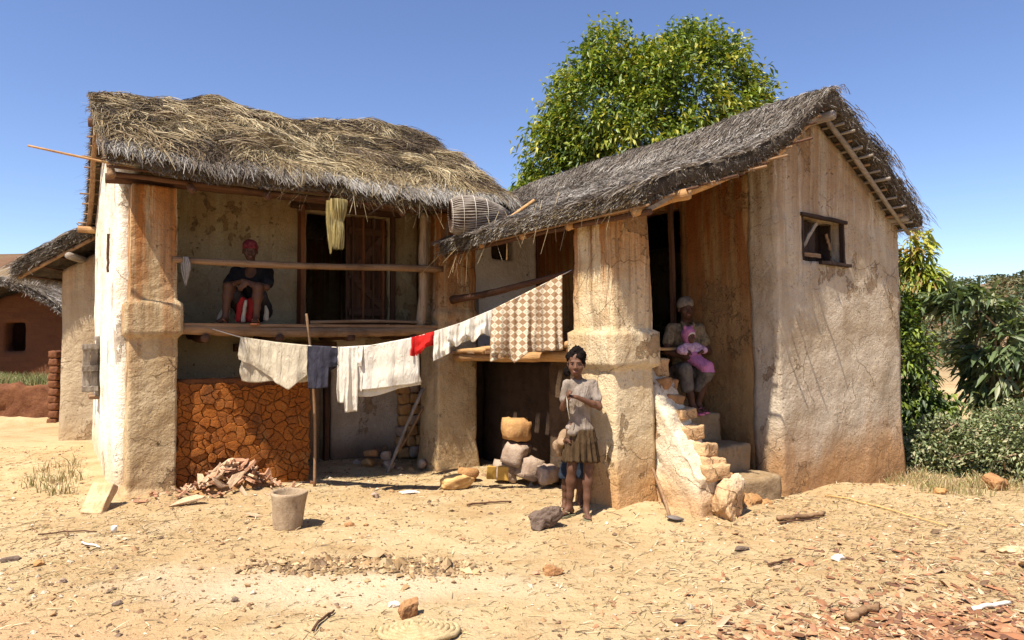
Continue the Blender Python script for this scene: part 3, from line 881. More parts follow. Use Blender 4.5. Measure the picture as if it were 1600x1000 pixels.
def clay_plate(x0, z0, yfront, cells, parent, gap, seed):
    rg = random.Random(seed)
    for (c, poly) in cells:
        cx = sum(p[0] for p in poly) / len(poly); cz = sum(p[1] for p in poly) / len(poly)
        # wobble each edge so that joints are not ruler straight
        ring = []
        for k in range(len(poly)):
            a, b = poly[k], poly[(k + 1) % len(poly)]
            ln = math.hypot(b[0] - a[0], b[1] - a[1])
            m = max(1, int(ln / 0.022))
            for j in range(m):
                t = j / m
                x, z = a[0] + (b[0] - a[0]) * t, a[1] + (b[1] - a[1]) * t
                P = np.array([[x * 9, z * 9, 3.0]])
                x += 0.024 * float(vnoise(P * 1.3)[0]) + 0.010 * float(vnoise(P * 4.1)[0]); z += 0.024 * float(vnoise(P * 1.3 + 31.7)[0]) + 0.010 * float(vnoise(P * 4.1 + 17.1)[0])
                z = min(z, 1.14 + 0.05 * math.sin(x * 5 + 1) + 0.025 * math.sin(x * 17))
                ring.append((x, z))
        r = max(math.hypot(p[0] - cx, p[1] - cz) for p in ring)
        g1 = gap * rg.uniform(0.6, 1.5)
        dome = 0.0; push = rg.uniform(-0.013, 0.008)
        V = []
        def ringat(shrink, y):
            for (x, z) in ring:
                d = math.hypot(x - cx, z - cz)
                s = max(d - shrink, 0.2 * d) / max(d, 1e-6)
                V.append((x0 + cx + (x - cx) * s, y, z0 + cz + (z - cz) * s))
        n = len(ring)
        ringat(g1, yfront + 0.03 + push); ringat(g1 * 1.2, yfront - 0.012 + push); ringat(g1 + 0.0035, yfront - 0.018 + push)
        V.append((x0 + cx, yfront - 0.02 - dome + push, z0 + cz))
        F = []
        for l in range(2):
            for k in range(n):
                F.append((l * n + k, l * n + (k + 1) % n, (l + 1) * n + (k + 1) % n, (l + 1) * n + k))
        for k in range(n): F.append((2 * n + k, 2 * n + (k + 1) % n, 3 * n))
        mesh_obj('clay_piece', V, F, M['clay'], parent, smooth=False)
clay_plate(0.50, -0.05, 0.085, voronoi_cells(1.35, 1.17, 210, 4), L, 0.0024, 2)

# balcony floor, rail, post
pole('floor_beam', (0.46, 0.05, 1.655), (3.47, 0.07, 1.675), 0.062, 0.055, M['wood_x'], L, bend=-0.012, segs=26, n=12, wob=0.14, seed=3)
for i, (v, w, z) in enumerate(((0.10, 0.17, 1.715), (0.29, 0.19, 1.712), (0.49, 0.18, 1.716), (0.68, 0.18, 1.712), (0.86, 0.17, 1.715), (1.02, 0.14, 1.711))):
    beam('floor_board', (0.42, v, z), (3.52, v + 0.01 * (i % 2), z + 0.004 * i), w, 0.035, M['wood_x'], L, seed=20 + i)
pole('loose_board', (1.85, 0.06, 1.75), (3.36, 0.10, 1.755), 0.022, 0.018, M['wood_x'], L, bend=0.028, seed=9)
pole('loose_board', (2.0, 0.16, 1.75), (3.3, 0.2, 1.752), 0.02, 0.02, M['dark_wood_x'], L, bend=0.012, seed=10)
for i, u in enumerate((0.75, 1.5, 2.3, 3.1)):
    pole('joist', (u, -0.0, 1.58), (u + 0.02, 1.1, 1.60), 0.045, 0.05, M['dark_wood_y'], L, seed=30 + i)
pole('rail', (0.44, 0.03, 2.37), (3.50, 0.04, 2.43), 0.034, 0.042, M['wood_x'], L, bend=-0.012, segs=16, seed=5)
pole('post', (3.25, 0.13, 1.70), (3.29, 0.13, 3.14), 0.058, 0.05, M['bark'], L, bend=0.02, segs=18, n=10, wob=0.12, seed=6)
# door of the balcony room
beam('door_jamb', (2.04, 1.07, 1.72), (2.04, 1.07, 3.25), 0.06, 0.19, M['red_wood_z'], L, seed=41)
beam('door_jamb', (3.30, 1.09, 1.72), (3.30, 1.09, 3.25), 0.06, 0.07, M['dark_wood_z'], L, seed=42)
beam('lintel', (1.92, 1.065, 3.26), (3.40, 1.075, 3.27), 0.09, 0.10, M['dark_wood_x'], L, seed=43)
beam('threshold', (2.14, 1.12, 1.735), (3.26, 1.12, 1.735), 0.1, 0.03, M['wood_x'], L, seed=44)
door = mesh_obj('door', *(lambda b: ([(x, y, z) for x in (2.68, 3.255) for y in (1.20, 1.225) for z in (1.75, 3.2)], [(0, 1, 3, 2), (4, 6, 7, 5), (0, 4, 5, 1), (2, 3, 7, 6), (0, 2, 6, 4), (1, 5, 7, 3)]))(0), M['dark_wood_z'], L, smooth=False)
for i in range(4):
    beam('plank', (2.752 + i * 0.143, 1.185, 1.76), (2.752 + i * 0.143, 1.185, 3.19), 0.03, 0.136, M['red_wood_z' if i % 2 else 'dark_wood_z'], door, seed=50 + i, jag=0.002)
beam('ledge', (2.70, 1.155, 1.92), (3.24, 1.155, 1.92), 0.03, 0.10, M['dark_wood_x'], door, seed=55)
beam('ledge', (2.70, 1.155, 3.0), (3.24, 1.155, 3.0), 0.03, 0.10, M['dark_wood_x'], door, seed=56)
beam('brace', (2.72, 1.15, 2.42), (3.20, 1.15, 1.98), 0.03, 0.09, M['dark_wood_x'], door, seed=57)
beam('brace', (2.72, 1.15, 2.42), (3.20, 1.15, 2.95), 0.03, 0.09, M['dark_wood_x'], door, seed=58)
# ground floor doorway
beam('door_jamb', (2.38, 1.07, -0.1), (2.38, 1.07, 1.5), 0.06, 0.10, M['dark_wood_z'], L, seed=45)
beam('door_panel', (2.18, 1.18, 0.0), (2.19, 1.18, 1.42), 0.04, 0.30, M['wood_z'], L, seed=46)
beam('lintel', (1.25, 1.07, 1.46), (2.5, 1.07, 1.48), 0.08, 0.09, M['dark_wood_x'], L, seed=47)
# side windows
fr = beam('window_frame', (-0.045, 2.86, 0.83), (-0.045, 3.34, 0.83), 0.06, 0.05, M['grey_wood_y'], L, seed=61)
beam('window_frame', (-0.045, 2.86, 1.57), (-0.045, 3.34, 1.57), 0.06, 0.05, M['grey_wood_y'], L, seed=62)
beam('window_frame', (-0.045, 2.88, 0.85), (-0.045, 2.88, 1.55), 0.06, 0.05, M['grey_wood_z'], L, seed=63)
sh = empty('shutter'); sh.parent = L
for i in range(2):
    beam('plank', (-0.095 - i * 0.085, 2.83 - i * 0.01, 0.88), (-0.095 - i * 0.085, 2.83 - i * 0.01, 1.50), 0.08, 0.025, M['grey_wood_z'], sh, seed=64 + i)
for i, z in enumerate((0.92, 1.18, 1.46)):
    beam('ledge', (-0.05, 2.81, z), (-0.23, 2.79, z), 0.03, 0.07, M['grey_wood_x'], sh, seed=66 + i)
beam('window_sill', (-0.07, 2.85, 0.80), (-0.07, 3.36, 0.80), 0.14, 0.04, M['wood_y'], L, seed=69)
beam('shutter', (-0.045, 1.27, 2.31), (-0.045, 1.27, 2.74), 0.025, 0.03, M['dark_wood_z'], L, seed=70)

# roof
def SL(a, b):
    a = np.asarray(a, float); b = np.asarray(b, float)
    u = -0.16 + 4.38 * a
    s = np.sqrt(b * b + 0.012) - 0.02
    rz = np.interp(a, [-0.2, 0, 0.12, 0.3, 0.5, 0.65, 0.85, 1, 1.2], [4.55, 4.58, 4.62, 4.80, 4.72, 4.78, 4.84, 4.80, 4.7])
    ez = np.interp(a, [-0.2, 0, 0.1, 0.45, 0.75, 1, 1.2], [3.25, 3.25, 3.23, 3.22, 3.28, 3.31, 3.31])
    v = 2.2 - 2.64 * np.sign(b) * np.abs(b)
    z = rz + (ez - rz) * s - 0.10 * np.maximum(s - 1.0, 0) * 8
    P = np.stack([u, v, z], -1)
    P[..., 2] += 0.075 * fbm(P * np.array([1, 1, 0]), 1.6, 2, 3) + 0.035 * fbm(P * np.array([1, 1, 0]), 4.5, 2, 5)
    return P
thatch_body('thatch', SL, 0.165, M['thatch_gold'], L, 90, -1, 1, 110, seed=2)
thatch_strands(SL, 1500, 34, 4.46, 2.9, GOLD, L, 'thatch_straw', 0.75, 0.35, b_rng=(-0.12, 0.91), length=(0.18, 0.45), lift=0.035, seed=3, width=0.0075, stick=0.05)
thatch_strands(SL, 260, 46, 4.46, 2.9, GOLD, L, 'thatch_straw', 0.9, 0.45, b_rng=(-0.04, 0.84), length=(0.25, 0.5), lift=0.06, seed=8, spread=0.06, width=0.008, stick=0.06, sideways=0.6)
thatch_strands(SL, 620, 30, 4.46, 2.9, GOLD * 0.42, L, 'thatch_straw', 0.8, 0.4, b_rng=(0.0, 0.82), length=(0.22, 0.5), lift=0.05, seed=9, spread=0.06, width=0.008, sideways=-0.5)
thatch_strands(SL, 380, 34, 4.46, 2.9, PALE * 0.68, L, 'thatch_straw', 0.15, 0.2, b_rng=(0.90, 0.99), length=(0.10, 0.2), lift=0.02, seed=4, spread=0.07, width=0.008, stick=0.03)
fringe(SL, 17000, 4.46, 2.9, PALE * 0.6, L, 'thatch_fringe', 1.0, length=(0.03, 0.085), seed=5, depth=0.15, out=0.8)
fringe(SL, 1300, 4.46, 2.9, GOLD, L, 'thatch_fringe', 1.0, a_rng=(0.46, 0.74), length=(0.15, 0.34), seed=6, depth=0.12, out=0.55, back=0.3, swing=0.5)
fringe(SL, 70, 4.46, 2.9, GOLD, L, 'thatch_fringe', 1.03, a_rng=(0.3, 0.92), length=(0.3, 0.6), seed=16, depth=0.16, out=0.4, back=0.1, swing=0.7, width=0.007)
fringe(SL, 3000, 4.46, 2.9, GREY, L, 'thatch_fringe', -1.0, length=(0.1, 0.2), seed=7, depth=0.2)
def verge_tufts(S, n, a_at, b_rng, parent, pal, seed, length=(0.1, 0.3), depth=0.18, outv=(-1, 0, 0), width=0.008):
    rg = np.random.default_rng(seed)
    b = rg.uniform(*b_rng, n); a = a_at + (0.5 - a_at) * 2 * rg.uniform(0, 0.02, n)
    p = S(a, b); p[:, 2] -= rg.uniform(0, 1, n) ** 1.5 * depth
    dn = S(a, b + 0.02) - S(a, b - 0.02); dn /= np.linalg.norm(dn, axis=1, keepdims=True)
    d = np.array(outv) * rg.uniform(0.3, 1.2, (n, 1)) + dn * rg.uniform(-0.2, 1.0, (n, 1)) * np.sign(b)[:, None] + rg.normal(0, 0.3, (n, 3))
    d /= np.linalg.norm(d, axis=1, keepdims=True)
    Ln = rg.uniform(*length, (n, 1)) * rg.uniform(0.4, 1, (n, 1))
    P = np.stack([p - d * Ln * 0.5, p + d * Ln * 0.1, p + d * Ln * 0.5 + np.array([0, 0, -0.02])], 1)
    tint = pal[rg.integers(0, len(pal), n)] * rg.uniform(0.6, 1.1, (n, 1))
    strands(P, tint, width, 'thatch_fringe', parent, rg)
verge_tufts(SL, 5200, 0.0, (-1, 1), L, GOLD * 0.6, 21, length=(0.06, 0.20))
verge_tufts(SL, 160, 0.0, (-0.9, 0.9), L, GOLD * 0.6, 23, length=(0.2, 0.5), width=0.006)
verge_tufts(SL, 4200, 1.0, (-1, 1), L, GOLD * 0.8, 22, outv=(1, 0, 0))
# roof timbers
def under(S, a, b, dz): 
    p = S(np.array([a]), np.array([b]))[0]; return (p[0], p[1], p[2] - dz)
pole('eave_purlin', (-0.10, -0.24, 3.105), (4.12, -0.22, 3.17), 0.026, 0.030, M['dark_wood_x'], L, bend=-0.03, segs=30, wob=0.16, seed=71)
pole('wall_plate', (-0.14, 0.20, 3.14), (4.10, 0.22, 3.20), 0.045, 0.045, M['dark_wood_x'], L, segs=20, wob=0.14, seed=72)
pole('wall_plate', (-0.26, 4.25, 3.15), (4.10, 4.22, 3.22), 0.055, 0.05, M['pale_wood_x'], L, segs=10, seed=73)
pole('ridge_pole', (-0.22, 2.2, 4.22), (4.16, 2.2, 4.48), 0.055, 0.05, M['dark_wood_x'], L, segs=10, seed=74)
for i, u in enumerate((-0.12, 0.55, 1.25, 2.0, 2.75, 3.45, 4.08)):
    a = (u + 0.16) / 4.38
    for s in (1, -1):
        p = under(SL, a, s * 0.99, 0.27); q = under(SL, a, s * 0.04, 0.26)
        pole('rafter', p, q, 0.034, 0.03, M['dark_wood_y'] if i else M['wood_y'], L, segs=8, seed=80 + i * 2 + s)
for k in range(11):
    b = -0.99 + k * 0.085
    p = under(SL, -0.006 - 0.008 * (k % 3), b, 0.205); q = under(SL, 0.12, b + 0.01, 0.235)
    pole('batten', p, q, 0.012, 0.014, M['wood_x'], L, segs=4, n=6, seed=100 + k)
for k in range(9):
    b = 0.97 - k * 0.1
    p = under(SL, 0.0 - 0.006 * (k % 2), b, 0.20); q = under(SL, 0.99, b + 0.01, 0.235)
    pole('batten', p, q, 0.013, 0.012, M['dark_wood_x'], L, segs=14, n=6, seed=120 + k)
pole('cane', under(SL, -0.135, 0.90, 0.10), under(SL, 0.05, 0.97, 0.20), 0.010, 0.013, M['pale_wood_x'], L, segs=5, n=6, seed=130)

# ================================================================== RIGHT HOUSE
OR_ = (2.61, 6.83, 0.0)
H = empty('mud_house', OR_, PHI, 'grey thatched mud house with small shuttered window in its gable and broken stairs', 'house')
LEAN = -0.036
def gable_top(u): return float(np.interp(u, [0, 0.91, 2.55], [3.32, 3.90, 2.97]))
def xl(u, z): return u + LEAN * z
mud_wall('wall', 0.15, 2.56, 0, 0.33, -0.4, 3.9, M['plaster_gable'], H, cell=0.055, rounds=1, holes=[(0.62, 1.40, 2.40, 2.86)], top=gable_top, lean=(LEAN, 0), seed=21, amp=0.03, fine=0.010)
mud_wall('wall', 0.16, 0.42, 0.31, 5.0, -0.4, 3.32, M['plaster_red'], H, axis='y', cell=0.06, holes=[(1.27, 2.0, 1.40, 3.10)], lean=(LEAN, 0), seed=22, amp=0.03, rounds=1)
mud_wall('wall', 2.24, 2.53, 0.33, 5.0, -0.4, 2.98, M['plaster_gable'], H, axis='y', cell=0.12, lean=(LEAN, 0), seed=23)
mud_wall('wall', 0.0, 2.55, 4.95, 5.2, -0.4, 3.9, M['plaster_gable'], H, cell=0.15, top=gable_top, lean=(LEAN, 0), seed=24)
mud_wall('floor', 0.3, 2.25, 0.3, 4.95, 1.30, 1.40, M['interior'], H, cell=0.3, seed=25)
mud_wall('cross_wall', -1.25, 0.0, 4.0, 4.2, 1.38, 3.25, M['plaster_lime'], H, cell=0.05, holes=[(-0.80, -0.42, 2.70, 3.06)], seed=26)
mud_wall('cross_wall', -1.30, 0.0, 3.98, 4.2, -0.4, 1.36, M['interior'], H, cell=0.1, seed=27)  # dark colour carries the shade low in the passage
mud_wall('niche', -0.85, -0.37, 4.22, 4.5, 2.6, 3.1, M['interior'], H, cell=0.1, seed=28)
mud_wall('lower_wall_shade', -0.12, -0.01, 0.95, 3.98, -0.4, 1.30, M['interior'], H, axis='y', cell=0.07, seed=29)  # slab over the side wall, coloured dark for the shade under the balcony
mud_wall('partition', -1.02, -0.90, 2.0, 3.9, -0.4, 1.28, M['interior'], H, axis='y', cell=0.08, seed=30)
pillar('pillar', -1.79, -1.30, 0.33, 0.89, -0.35, 2.74, M['plaster_pillar'], H,
       [(-0.35, 0.03), (0.0, 0.02), (0.25, 0.0), (1.305, -0.005), (1.335, 0.045), (1.63, 0.045), (1.66, 0.0), (2.74, -0.015)], lean=-0.03, seed=31)
# window with plank shutter set into the opening
for (p, q, w, h, ax) in (((0.58, -0.005, 2.875), (1.43, -0.005, 2.860), 0.05, 0.035, 'x'), ((0.90, -0.005, 2.39), (1.46, -0.01, 2.38), 0.07, 0.035, 'x'),
                         ((0.635, 0.03, 2.40), (0.635, 0.03, 2.86), 0.05, 0.03, 'z'), ((1.39, 0.02, 2.39), (1.39, 0.02, 2.86), 0.05, 0.03, 'z')):
    beam('window_frame', (xl(p[0], p[2]), p[1], p[2]), (xl(q[0], q[2]), q[1], q[2]), w, h, M['black_wood_' + ax], H, seed=int(p[0] * 100))
ws = empty('shutter'); ws.parent = H
for i in range(3):
    u = xl(0.72 + i * 0.125, 2.6)
    beam('plank', (u, 0.13, 2.42), (u, 0.13, 2.84), 0.118, 0.02, M['black_wood_z'], ws, seed=140 + i, jag=0.002)
beam('ledge', (xl(0.67, 2.5), 0.065, 2.475), (xl(1.03, 2.5), 0.065, 2.47), 0.02, 0.045, M['wood_x'], ws, seed=144)
beam('brace', (xl(0.68, 2.5), 0.06, 2.52), (xl(0.96, 2.8), 0.06, 2.82), 0.02, 0.04, M['grey_wood_x'], ws, seed=145)
ws2 = empty('shutter'); ws2.parent = H
for i in range(3):  # black boards added behind the opening to darken its right half
    u = xl(1.10 + i * 0.115, 2.6)
    beam('plank', (u, 0.27, 2.41), (u, 0.27, 2.85), 0.112, 0.02, M['black_wood_z'], ws2, seed=148 + i, jag=0.002)
beam('plank', (xl(1.32, 2.6), 0.20, 2.42), (xl(1.32, 2.6), 0.20, 2.84), 0.02, 0.16, M['black_wood_z'], ws2, seed=146)
beam('brace', (xl(1.27, 2.5), 0.14, 2.74), (xl(1.32, 2.5), 0.12, 2.56), 0.02, 0.03, M['wood_z'], ws2, seed=147)
# balcony on the long side
for i, (u, r) in enumerate(((-1.72, 0.062), (-1.58, 0.05))):
    pole('floor_beam', (u, 0.80, 1.42), (u - 0.03, 3.30, 1.34), r, r * 0.85, M['pale_wood_y'], H, segs=14, n=11, seed=150 + i, bend=-0.02)
for i, (v, w) in enumerate(((0.98, 0.13), (1.18, 0.16), (1.40, 0.14), (1.62, 0.15), (1.85, 0.16), (2.10, 0.15), (2.32, 0.13), (2.56, 0.16), (2.80, 0.15), (3.02, 0.13), (3.22, 0.15), (3.5, 0.2), (3.75, 0.2))):
    z = 1.462 - 0.03 * (v - 0.98)
    beam('floor_board', (-1.80 + 0.1 * math.sin(i * 2.3) if v < 3.3 else -1.3, v, z), (-0.12, v + 0.02, z), w, 0.032, M['wood_x' if i % 3 else 'pale_wood_x'], H, seed=160 + i)
for i, (a, b_) in enumerate((((-1.82, 0.95, 1.52), (-1.72, 1.75, 1.50)), ((-1.78, 2.2, 1.46), (-1.7, 3.0, 1.44)), ((-1.84, 2.5, 1.43), (-1.80, 3.28, 1.41)))):
    pole('loose_board', a, b_, 0.032, 0.026, M['pale_wood_y'], H, segs=6, seed=175 + i)
pole('rail', (-1.72, 0.80, 2.26), (-1.80, 3.34, 2.06), 0.022, 0.048, M['dark_wood_y'], H, segs=20, wob=0.15, seed=180, bend=-0.03)
beam('door_jamb', (-0.055, 1.25, 1.40), (-0.115, 1.25, 3.12), 0.05, 0.05, M['dark_wood_z'], H, seed=181)
beam('red_skirting', (-0.09, 2.6, 1.58), (-0.09, 3.6, 1.56), 0.02, 0.20, M['red_wood_y'], H, seed=182)
beam('shelf', (-1.28, 3.93, 2.16), (-0.98, 3.93, 2.15), 0.10, 0.04, M['grey_wood_x'], H, seed=183)
beam('shelf_post', (-1.12, 3.93, 1.45), (-1.11, 3.93, 2.13), 0.06, 0.08, M['grey_wood_z'], H, seed=184)

# roof of the right house
VMAX = lambda b: np.interp(b, [-1.2, 0, 0.15, 1.0, 1.3], [5.35, 5.35, 5.1, 3.14, 3.0])
def SR(a, b):
    a = np.asarray(a, float); b = np.asarray(b, float)
    v = -0.27 + (VMAX(b) + 0.27) * a
    s = np.abs(b)
    u = np.where(b >= 0, 0.66 - 2.74 * s, 0.66 + 1.84 * s)
    zl = np.interp(s, [0, 0.05, 0.25, 0.5, 1.0, 1.3], [4.13, 4.09, 3.66, 3.30, 2.80, 2.50])
    zr = np.interp(s, [0, 0.06, 1.0, 1.2], [4.13, 4.09, 3.03, 2.80])
    z = np.where(b >= 0, zl, zr)
    z = z - 0.05 * a * (b >= 0) * s
    P = np.stack([u, v, z], -1)
    P[..., 2] += 0.05 * fbm(P * np.array([1, 1, 0]), 1.3, 2, 13) + 0.02 * fbm(P * np.array([1, 1, 0]), 4, 2, 15)
    return P
thatch_body('thatch', SR, 0.17, M['thatch_grey'], H, 90, -1, 1, 100, seed=5)
thatch_strands(SR, 2600, 30, 4.4, 3.1, GREY * 0.85, H, 'thatch_straw', 0.10, 0.16, b_rng=(-0.05, 0.98), length=(0.07, 0.19), lift=0.018, seed=31, width=0.007, stick=0.035, curl=0.06, spread=0.09)
thatch_strands(SR, 420, 12, 4.4, 3.1, PALE * 0.85, H, 'thatch_straw', 0.2, 0.35, b_rng=(0.0, 0.97), length=(0.07, 0.2), lift=0.02, seed=32, width=0.007, stick=0.05, curl=0.08, spread=0.12)
thatch_strands(SR, 240, 26, 4.4, 2.1, GREY, H, 'thatch_straw', 0.2, 0.2, b_rng=(-0.99, 0.02), a_rng=(0, 0.25), length=(0.2, 0.3), lift=0.02, seed=33, width=0.008, sideways=math.pi)
fringe(SR, 12000, 4.4, 3.1, np.concatenate([GREY, GOLD[:3] * 0.8, PALE[:2]]), H, 'thatch_fringe', 1.0, length=(0.04, 0.11), seed=34, depth=0.13, out=0.8)
fringe(SR, 45, 4.4, 3.1, GOLD, H, 'thatch_fringe', 1.0, length=(0.3, 0.62), seed=35, depth=0.12, out=0.15, swing=0.3, width=0.007)
fringe(SR, 3000, 4.4, 2.1, GREY, H, 'thatch_fringe', -1.0, length=(0.12, 0.26), seed=36, depth=0.16)
verge_tufts(SR, 7500, 0.0, (-1, 1), H, GREY * 0.8, 37, length=(0.06, 0.18), depth=0.16, outv=(0, -0.35, -0.1))
verge_tufts(SR, 3000, 1.0, (-1, 1), H, GREY, 38, outv=(0, 1, 0))
verge_tufts(SR, 50, 0.0, (-1, 0.1), H, GREY, 39, length=(0.2, 0.4), depth=0.1, outv=(0.3, -0.5, 0.1), width=0.006)
pole('wall_plate', (-1.62, -0.34, 2.78), (-1.64, 3.1, 2.74), 0.045, 0.045, M['pale_wood_y'], H, segs=16, n=8, wob=0.14, seed=190)
pole('eave_purlin', (-1.95, -0.24, 2.62), (-1.99, 3.16, 2.58), 0.024, 0.026, M['dark_wood_y'], H, segs=26, seed=191, bend=0.02, wob=0.16)
pole('ridge_pole', (0.66, -0.28, 3.86), (0.66, 5.3, 3.88), 0.048, 0.05, M['grey_wood_y'], H, segs=8, seed=192)
pole('purlin', (2.26, -0.22, 2.98), (2.30, 5.2, 3.0), 0.04, 0.04, M['grey_wood_y'], H, segs=8, seed=193)
for k, v in enumerate((-0.13, 0.75, 1.5, 2.3, 3.0, 3.9, 4.8)):
    if v < 3.1:
        a0 = under(SR, 0, 0.98, 0.215); a1 = under(SR, 0, 0.28, 0.21); a2 = under(SR, 0, 0.02, 0.21)
        V_, F_ = tube([(a0[0], v, a0[2]), ((a0[0] + a1[0]) / 2, v, (a0[2] + a1[2]) / 2 - 0.02), (a1[0], v, a1[2] - 0.01), (a2[0], v, a2[2])], [0.035, 0.037, 0.036, 0.03], 8, 0.08, k)
        mesh_obj('rafter', V_, F_, M['pale_wood_x'], H)
    b0 = under(SR, 0, -0.98, 0.215); b1 = under(SR, 0, -0.5, 0.245); b2 = under(SR, 0, -0.03, 0.20)
    V_, F_ = tube([(b0[0], v, b0[2]), ((b0[0] + b1[0]) / 2, v, (b0[2] + b1[2]) / 2 - 0.01), (b1[0], v, b1[2]), ((b1[0] + b2[0]) / 2, v, (b1[2] + b2[2]) / 2 + 0.01), (b2[0], v, b2[2])], [0.024, 0.026, 0.028, 0.028, 0.026], 8, 0.15, 30 + k)
    mesh_obj('rafter', V_, F_, M['dark_wood_x'] if k else M['grey_wood_x'], H)
for k in range(15):
    b = -0.06 - k * 0.064
    p = under(SR, 0, b, 0.19)
    y0 = -0.20 - 0.05 * ((k * 7) % 3)
    pole('batten', (p[0], y0, p[2]), (p[0] + 0.01, 1.2, p[2]), 0.014 + 0.006 * (k % 4 == 0), 0.013, M['grey_wood_y' if k % 3 else 'wood_y'], H, segs=6, n=6, seed=200 + k)
for k in range(20):
    b = 0.05 + k * 0.049
    p = under(SR, 0, b, 0.175)
    pole('batten', (p[0], -0.27 - 0.03 * (k % 3) - (0.16 if k in (4, 7, 9, 12, 16) else 0), p[2]), (p[0], 3.1, p[2] - 0.02), 0.012, 0.012, M['wood_y' if k % 2 else 'dark_wood_y'], H, segs=8, n=6, seed=230 + k)  # some battens lengthened past the thatch to cast streak shadows on the gable
beam('verge_board', (-1.95, -0.20, 2.63), (0.55, -0.16, 3.86), 0.025, 0.04, M['grey_wood_x'], H, seed=251)

# ---- stairs with a broken brick parapet
def step(name, u0, u1, v0, v1, z1, seed):
    return mud_wall(name, u0, u1, v0, v1, -0.35, z1, M['step_earth'], H, cell=0.04, seed=seed, amp=0.025, fine=0.014, rounds=2)
step('stair_step', -0.62, -0.02, -0.10, 0.42, 0.24, 41)
step('stair_step', -0.85, -0.03, 0.24, 0.72, 0.51, 42)
step('stair_step', -0.95, -0.04, 0.60, 1.05, 0.79, 43)
step('stair_step', -0.95, -0.04, 0.98, 1.40, 1.09, 44)
mud_wall('stair_landing', -1.30, -0.05, 1.36, 2.0, -0.35, 1.38, M['shade_brown'], H, cell=0.05, seed=45, amp=0.025, fine=0.014, rounds=2)  # coloured dark where the passage side lies in shade
# parapet: core of mud following the stairs, with exposed bricks and stones
def par_top(v): return float(np.interp(v, [-0.35, -0.25, -0.08, -0.05, 0.05, 0.08, 0.19, 0.22, 0.34, 0.37, 0.48, 0.52, 0.64, 0.68, 1.2], [0.28, 0.33, 0.37, 0.50, 0.54, 0.68, 0.74, 0.88, 0.96, 1.12, 1.18, 1.33, 1.39, 1.48, 1.52]))
mud_wall('parapet', -1.285, -0.98, -0.16, 1.1, -0.35, 1.5, M['plaster_cream'], H, axis='y', cell=0.032, top=par_top, seed=46, amp=0.03, fine=0.03, rounds=1)
pr = random.Random(5)
for i, (u, v, z, s) in enumerate(((-1.03, 0.58, 1.30, (0.20, 0.24, 0.17)), (-0.97, 0.49, 1.14, (0.15, 0.16, 0.09)), (-1.10, 0.44, 1.14, (0.12, 0.18, 0.10)), (-0.98, 0.40, 1.00, (0.20, 0.20, 0.09)),
                                  (-1.0, 0.29, 0.87, (0.22, 0.24, 0.10)), (-0.99, 0.16, 0.71, (0.20, 0.22, 0.13)), (-0.97, 0.05, 0.56, (0.22, 0.22, 0.12)), (-0.95, -0.06, 0.44, (0.22, 0.2, 0.13)),
                                  (-1.06, -0.14, 0.40, (0.24, 0.2, 0.13)), (-1.1, 0.74, 1.46, (0.24, 0.26, 0.12)))):
    brick_block('brick', (u - (0.05, 0.02, 0.03, 0.06, 0.03, 0.07, 0.05, 0.08, 0.02, 0.03)[i], v, z), s, M['brick' if i in (1, 2, 3) else 'plaster_cream'], (pr.uniform(-.14, .14), pr.uniform(-.14, .14), pr.uniform(-.35, .35)), H, seed=300 + i, amp=0.018, rounds=1, cell=0.02)
rock('boulder', (-1.02, -0.20, 0.13), (0.21, 0.17, 0.26), M['plaster_cream'], 61, (0.1, 0.1, 0.5), H, rough=0.42, sub=5, facets=11)
rock('boulder', (-0.80, -0.10, 0.12), (0.14, 0.13, 0.20), M['earth'], 62, (0, 0.2, 0.9), H, rough=0.4, sub=4, facets=10)
rock('boulder', (-0.55, -0.10, 0.04), (0.15, 0.11, 0.11), M['earth'], 63, (0, 0, 0.4), H, rough=0.5, sub=4, facets=12)
rock('boulder', (-0.38, -0.16, 0.01), (0.11, 0.09, 0.08), M['earth'], 64, (0, 0, 1.4), H, rough=0.5, sub=4, facets=12)

# ================================================================== ANNEX AND BRICK HUT (behind, left)
A = empty('mud_house', (-6.95, 10.5, 0), R(6), 'plain tan mud annex with low grey thatch behind the balcony house', 'house')
mud_wall('wall', 0, 2.2, 0, 0.3, -0.3, 3.5, M['plaster_far'], A, cell=0.09, top=lambda u: 2.62 + 0.55 * u if u < 1.1 else 3.22 - 0.55 * (u - 1.1), seed=51, batter=0.02)
mud_wall('wall', 0, 0.3, 0.3, 3.0, -0.3, 2.66, M['plaster_far'], A, axis='y', cell=0.12, seed=52)
mud_wall('wall', 1.9, 2.2, 0.3, 3.0, -0.3, 2.66, M['plaster_far'], A, axis='y', cell=0.12, seed=53)
mud_wall('wall', 0.3, 1.9, 2.7, 3.0, -0.3, 2.66, M['plaster_far'], A, cell=0.15, seed=54)
def SA(a, b):
    a = np.asarray(a, float); b = np.asarray(b, float)
    s = np.abs(b)
    P = np.stack([1.1 - 1.58 * b, -0.38 + 3.6 * a, 3.58 - 0.93 * s + 0 * a], -1)
    P[..., 2] += 0.04 * fbm(P * np.array([1, 1, 0]), 2, 2, 33)
    return P
thatch_body('thatch', SA, 0.19, M['thatch_grey'], A, 40, -1, 1, 50, seed=8)
thatch_strands(SA, 420, 24, 3.6, 1.8, GREY, A, 'thatch_straw', 0.25, 0.25, b_rng=(-0.1, 0.98), length=(0.15, 0.35), lift=0.02, seed=51, width=0.011)
fringe(SA, 3800, 3.6, 1.8, GREY, A, 'thatch_fringe', 1.0, length=(0.1, 0.26), seed=52, depth=0.17, width=0.011)
verge_tufts(SA, 3600, 0.0, (-1, 1), A, GREY * 0.8, 53, outv=(0, -1, 0), width=0.011)
pole('rafter', (-0.44, -0.30, 2.47), (1.1, -0.30, 3.36), 0.03, 0.026, M['wood_x'], A, seed=261)
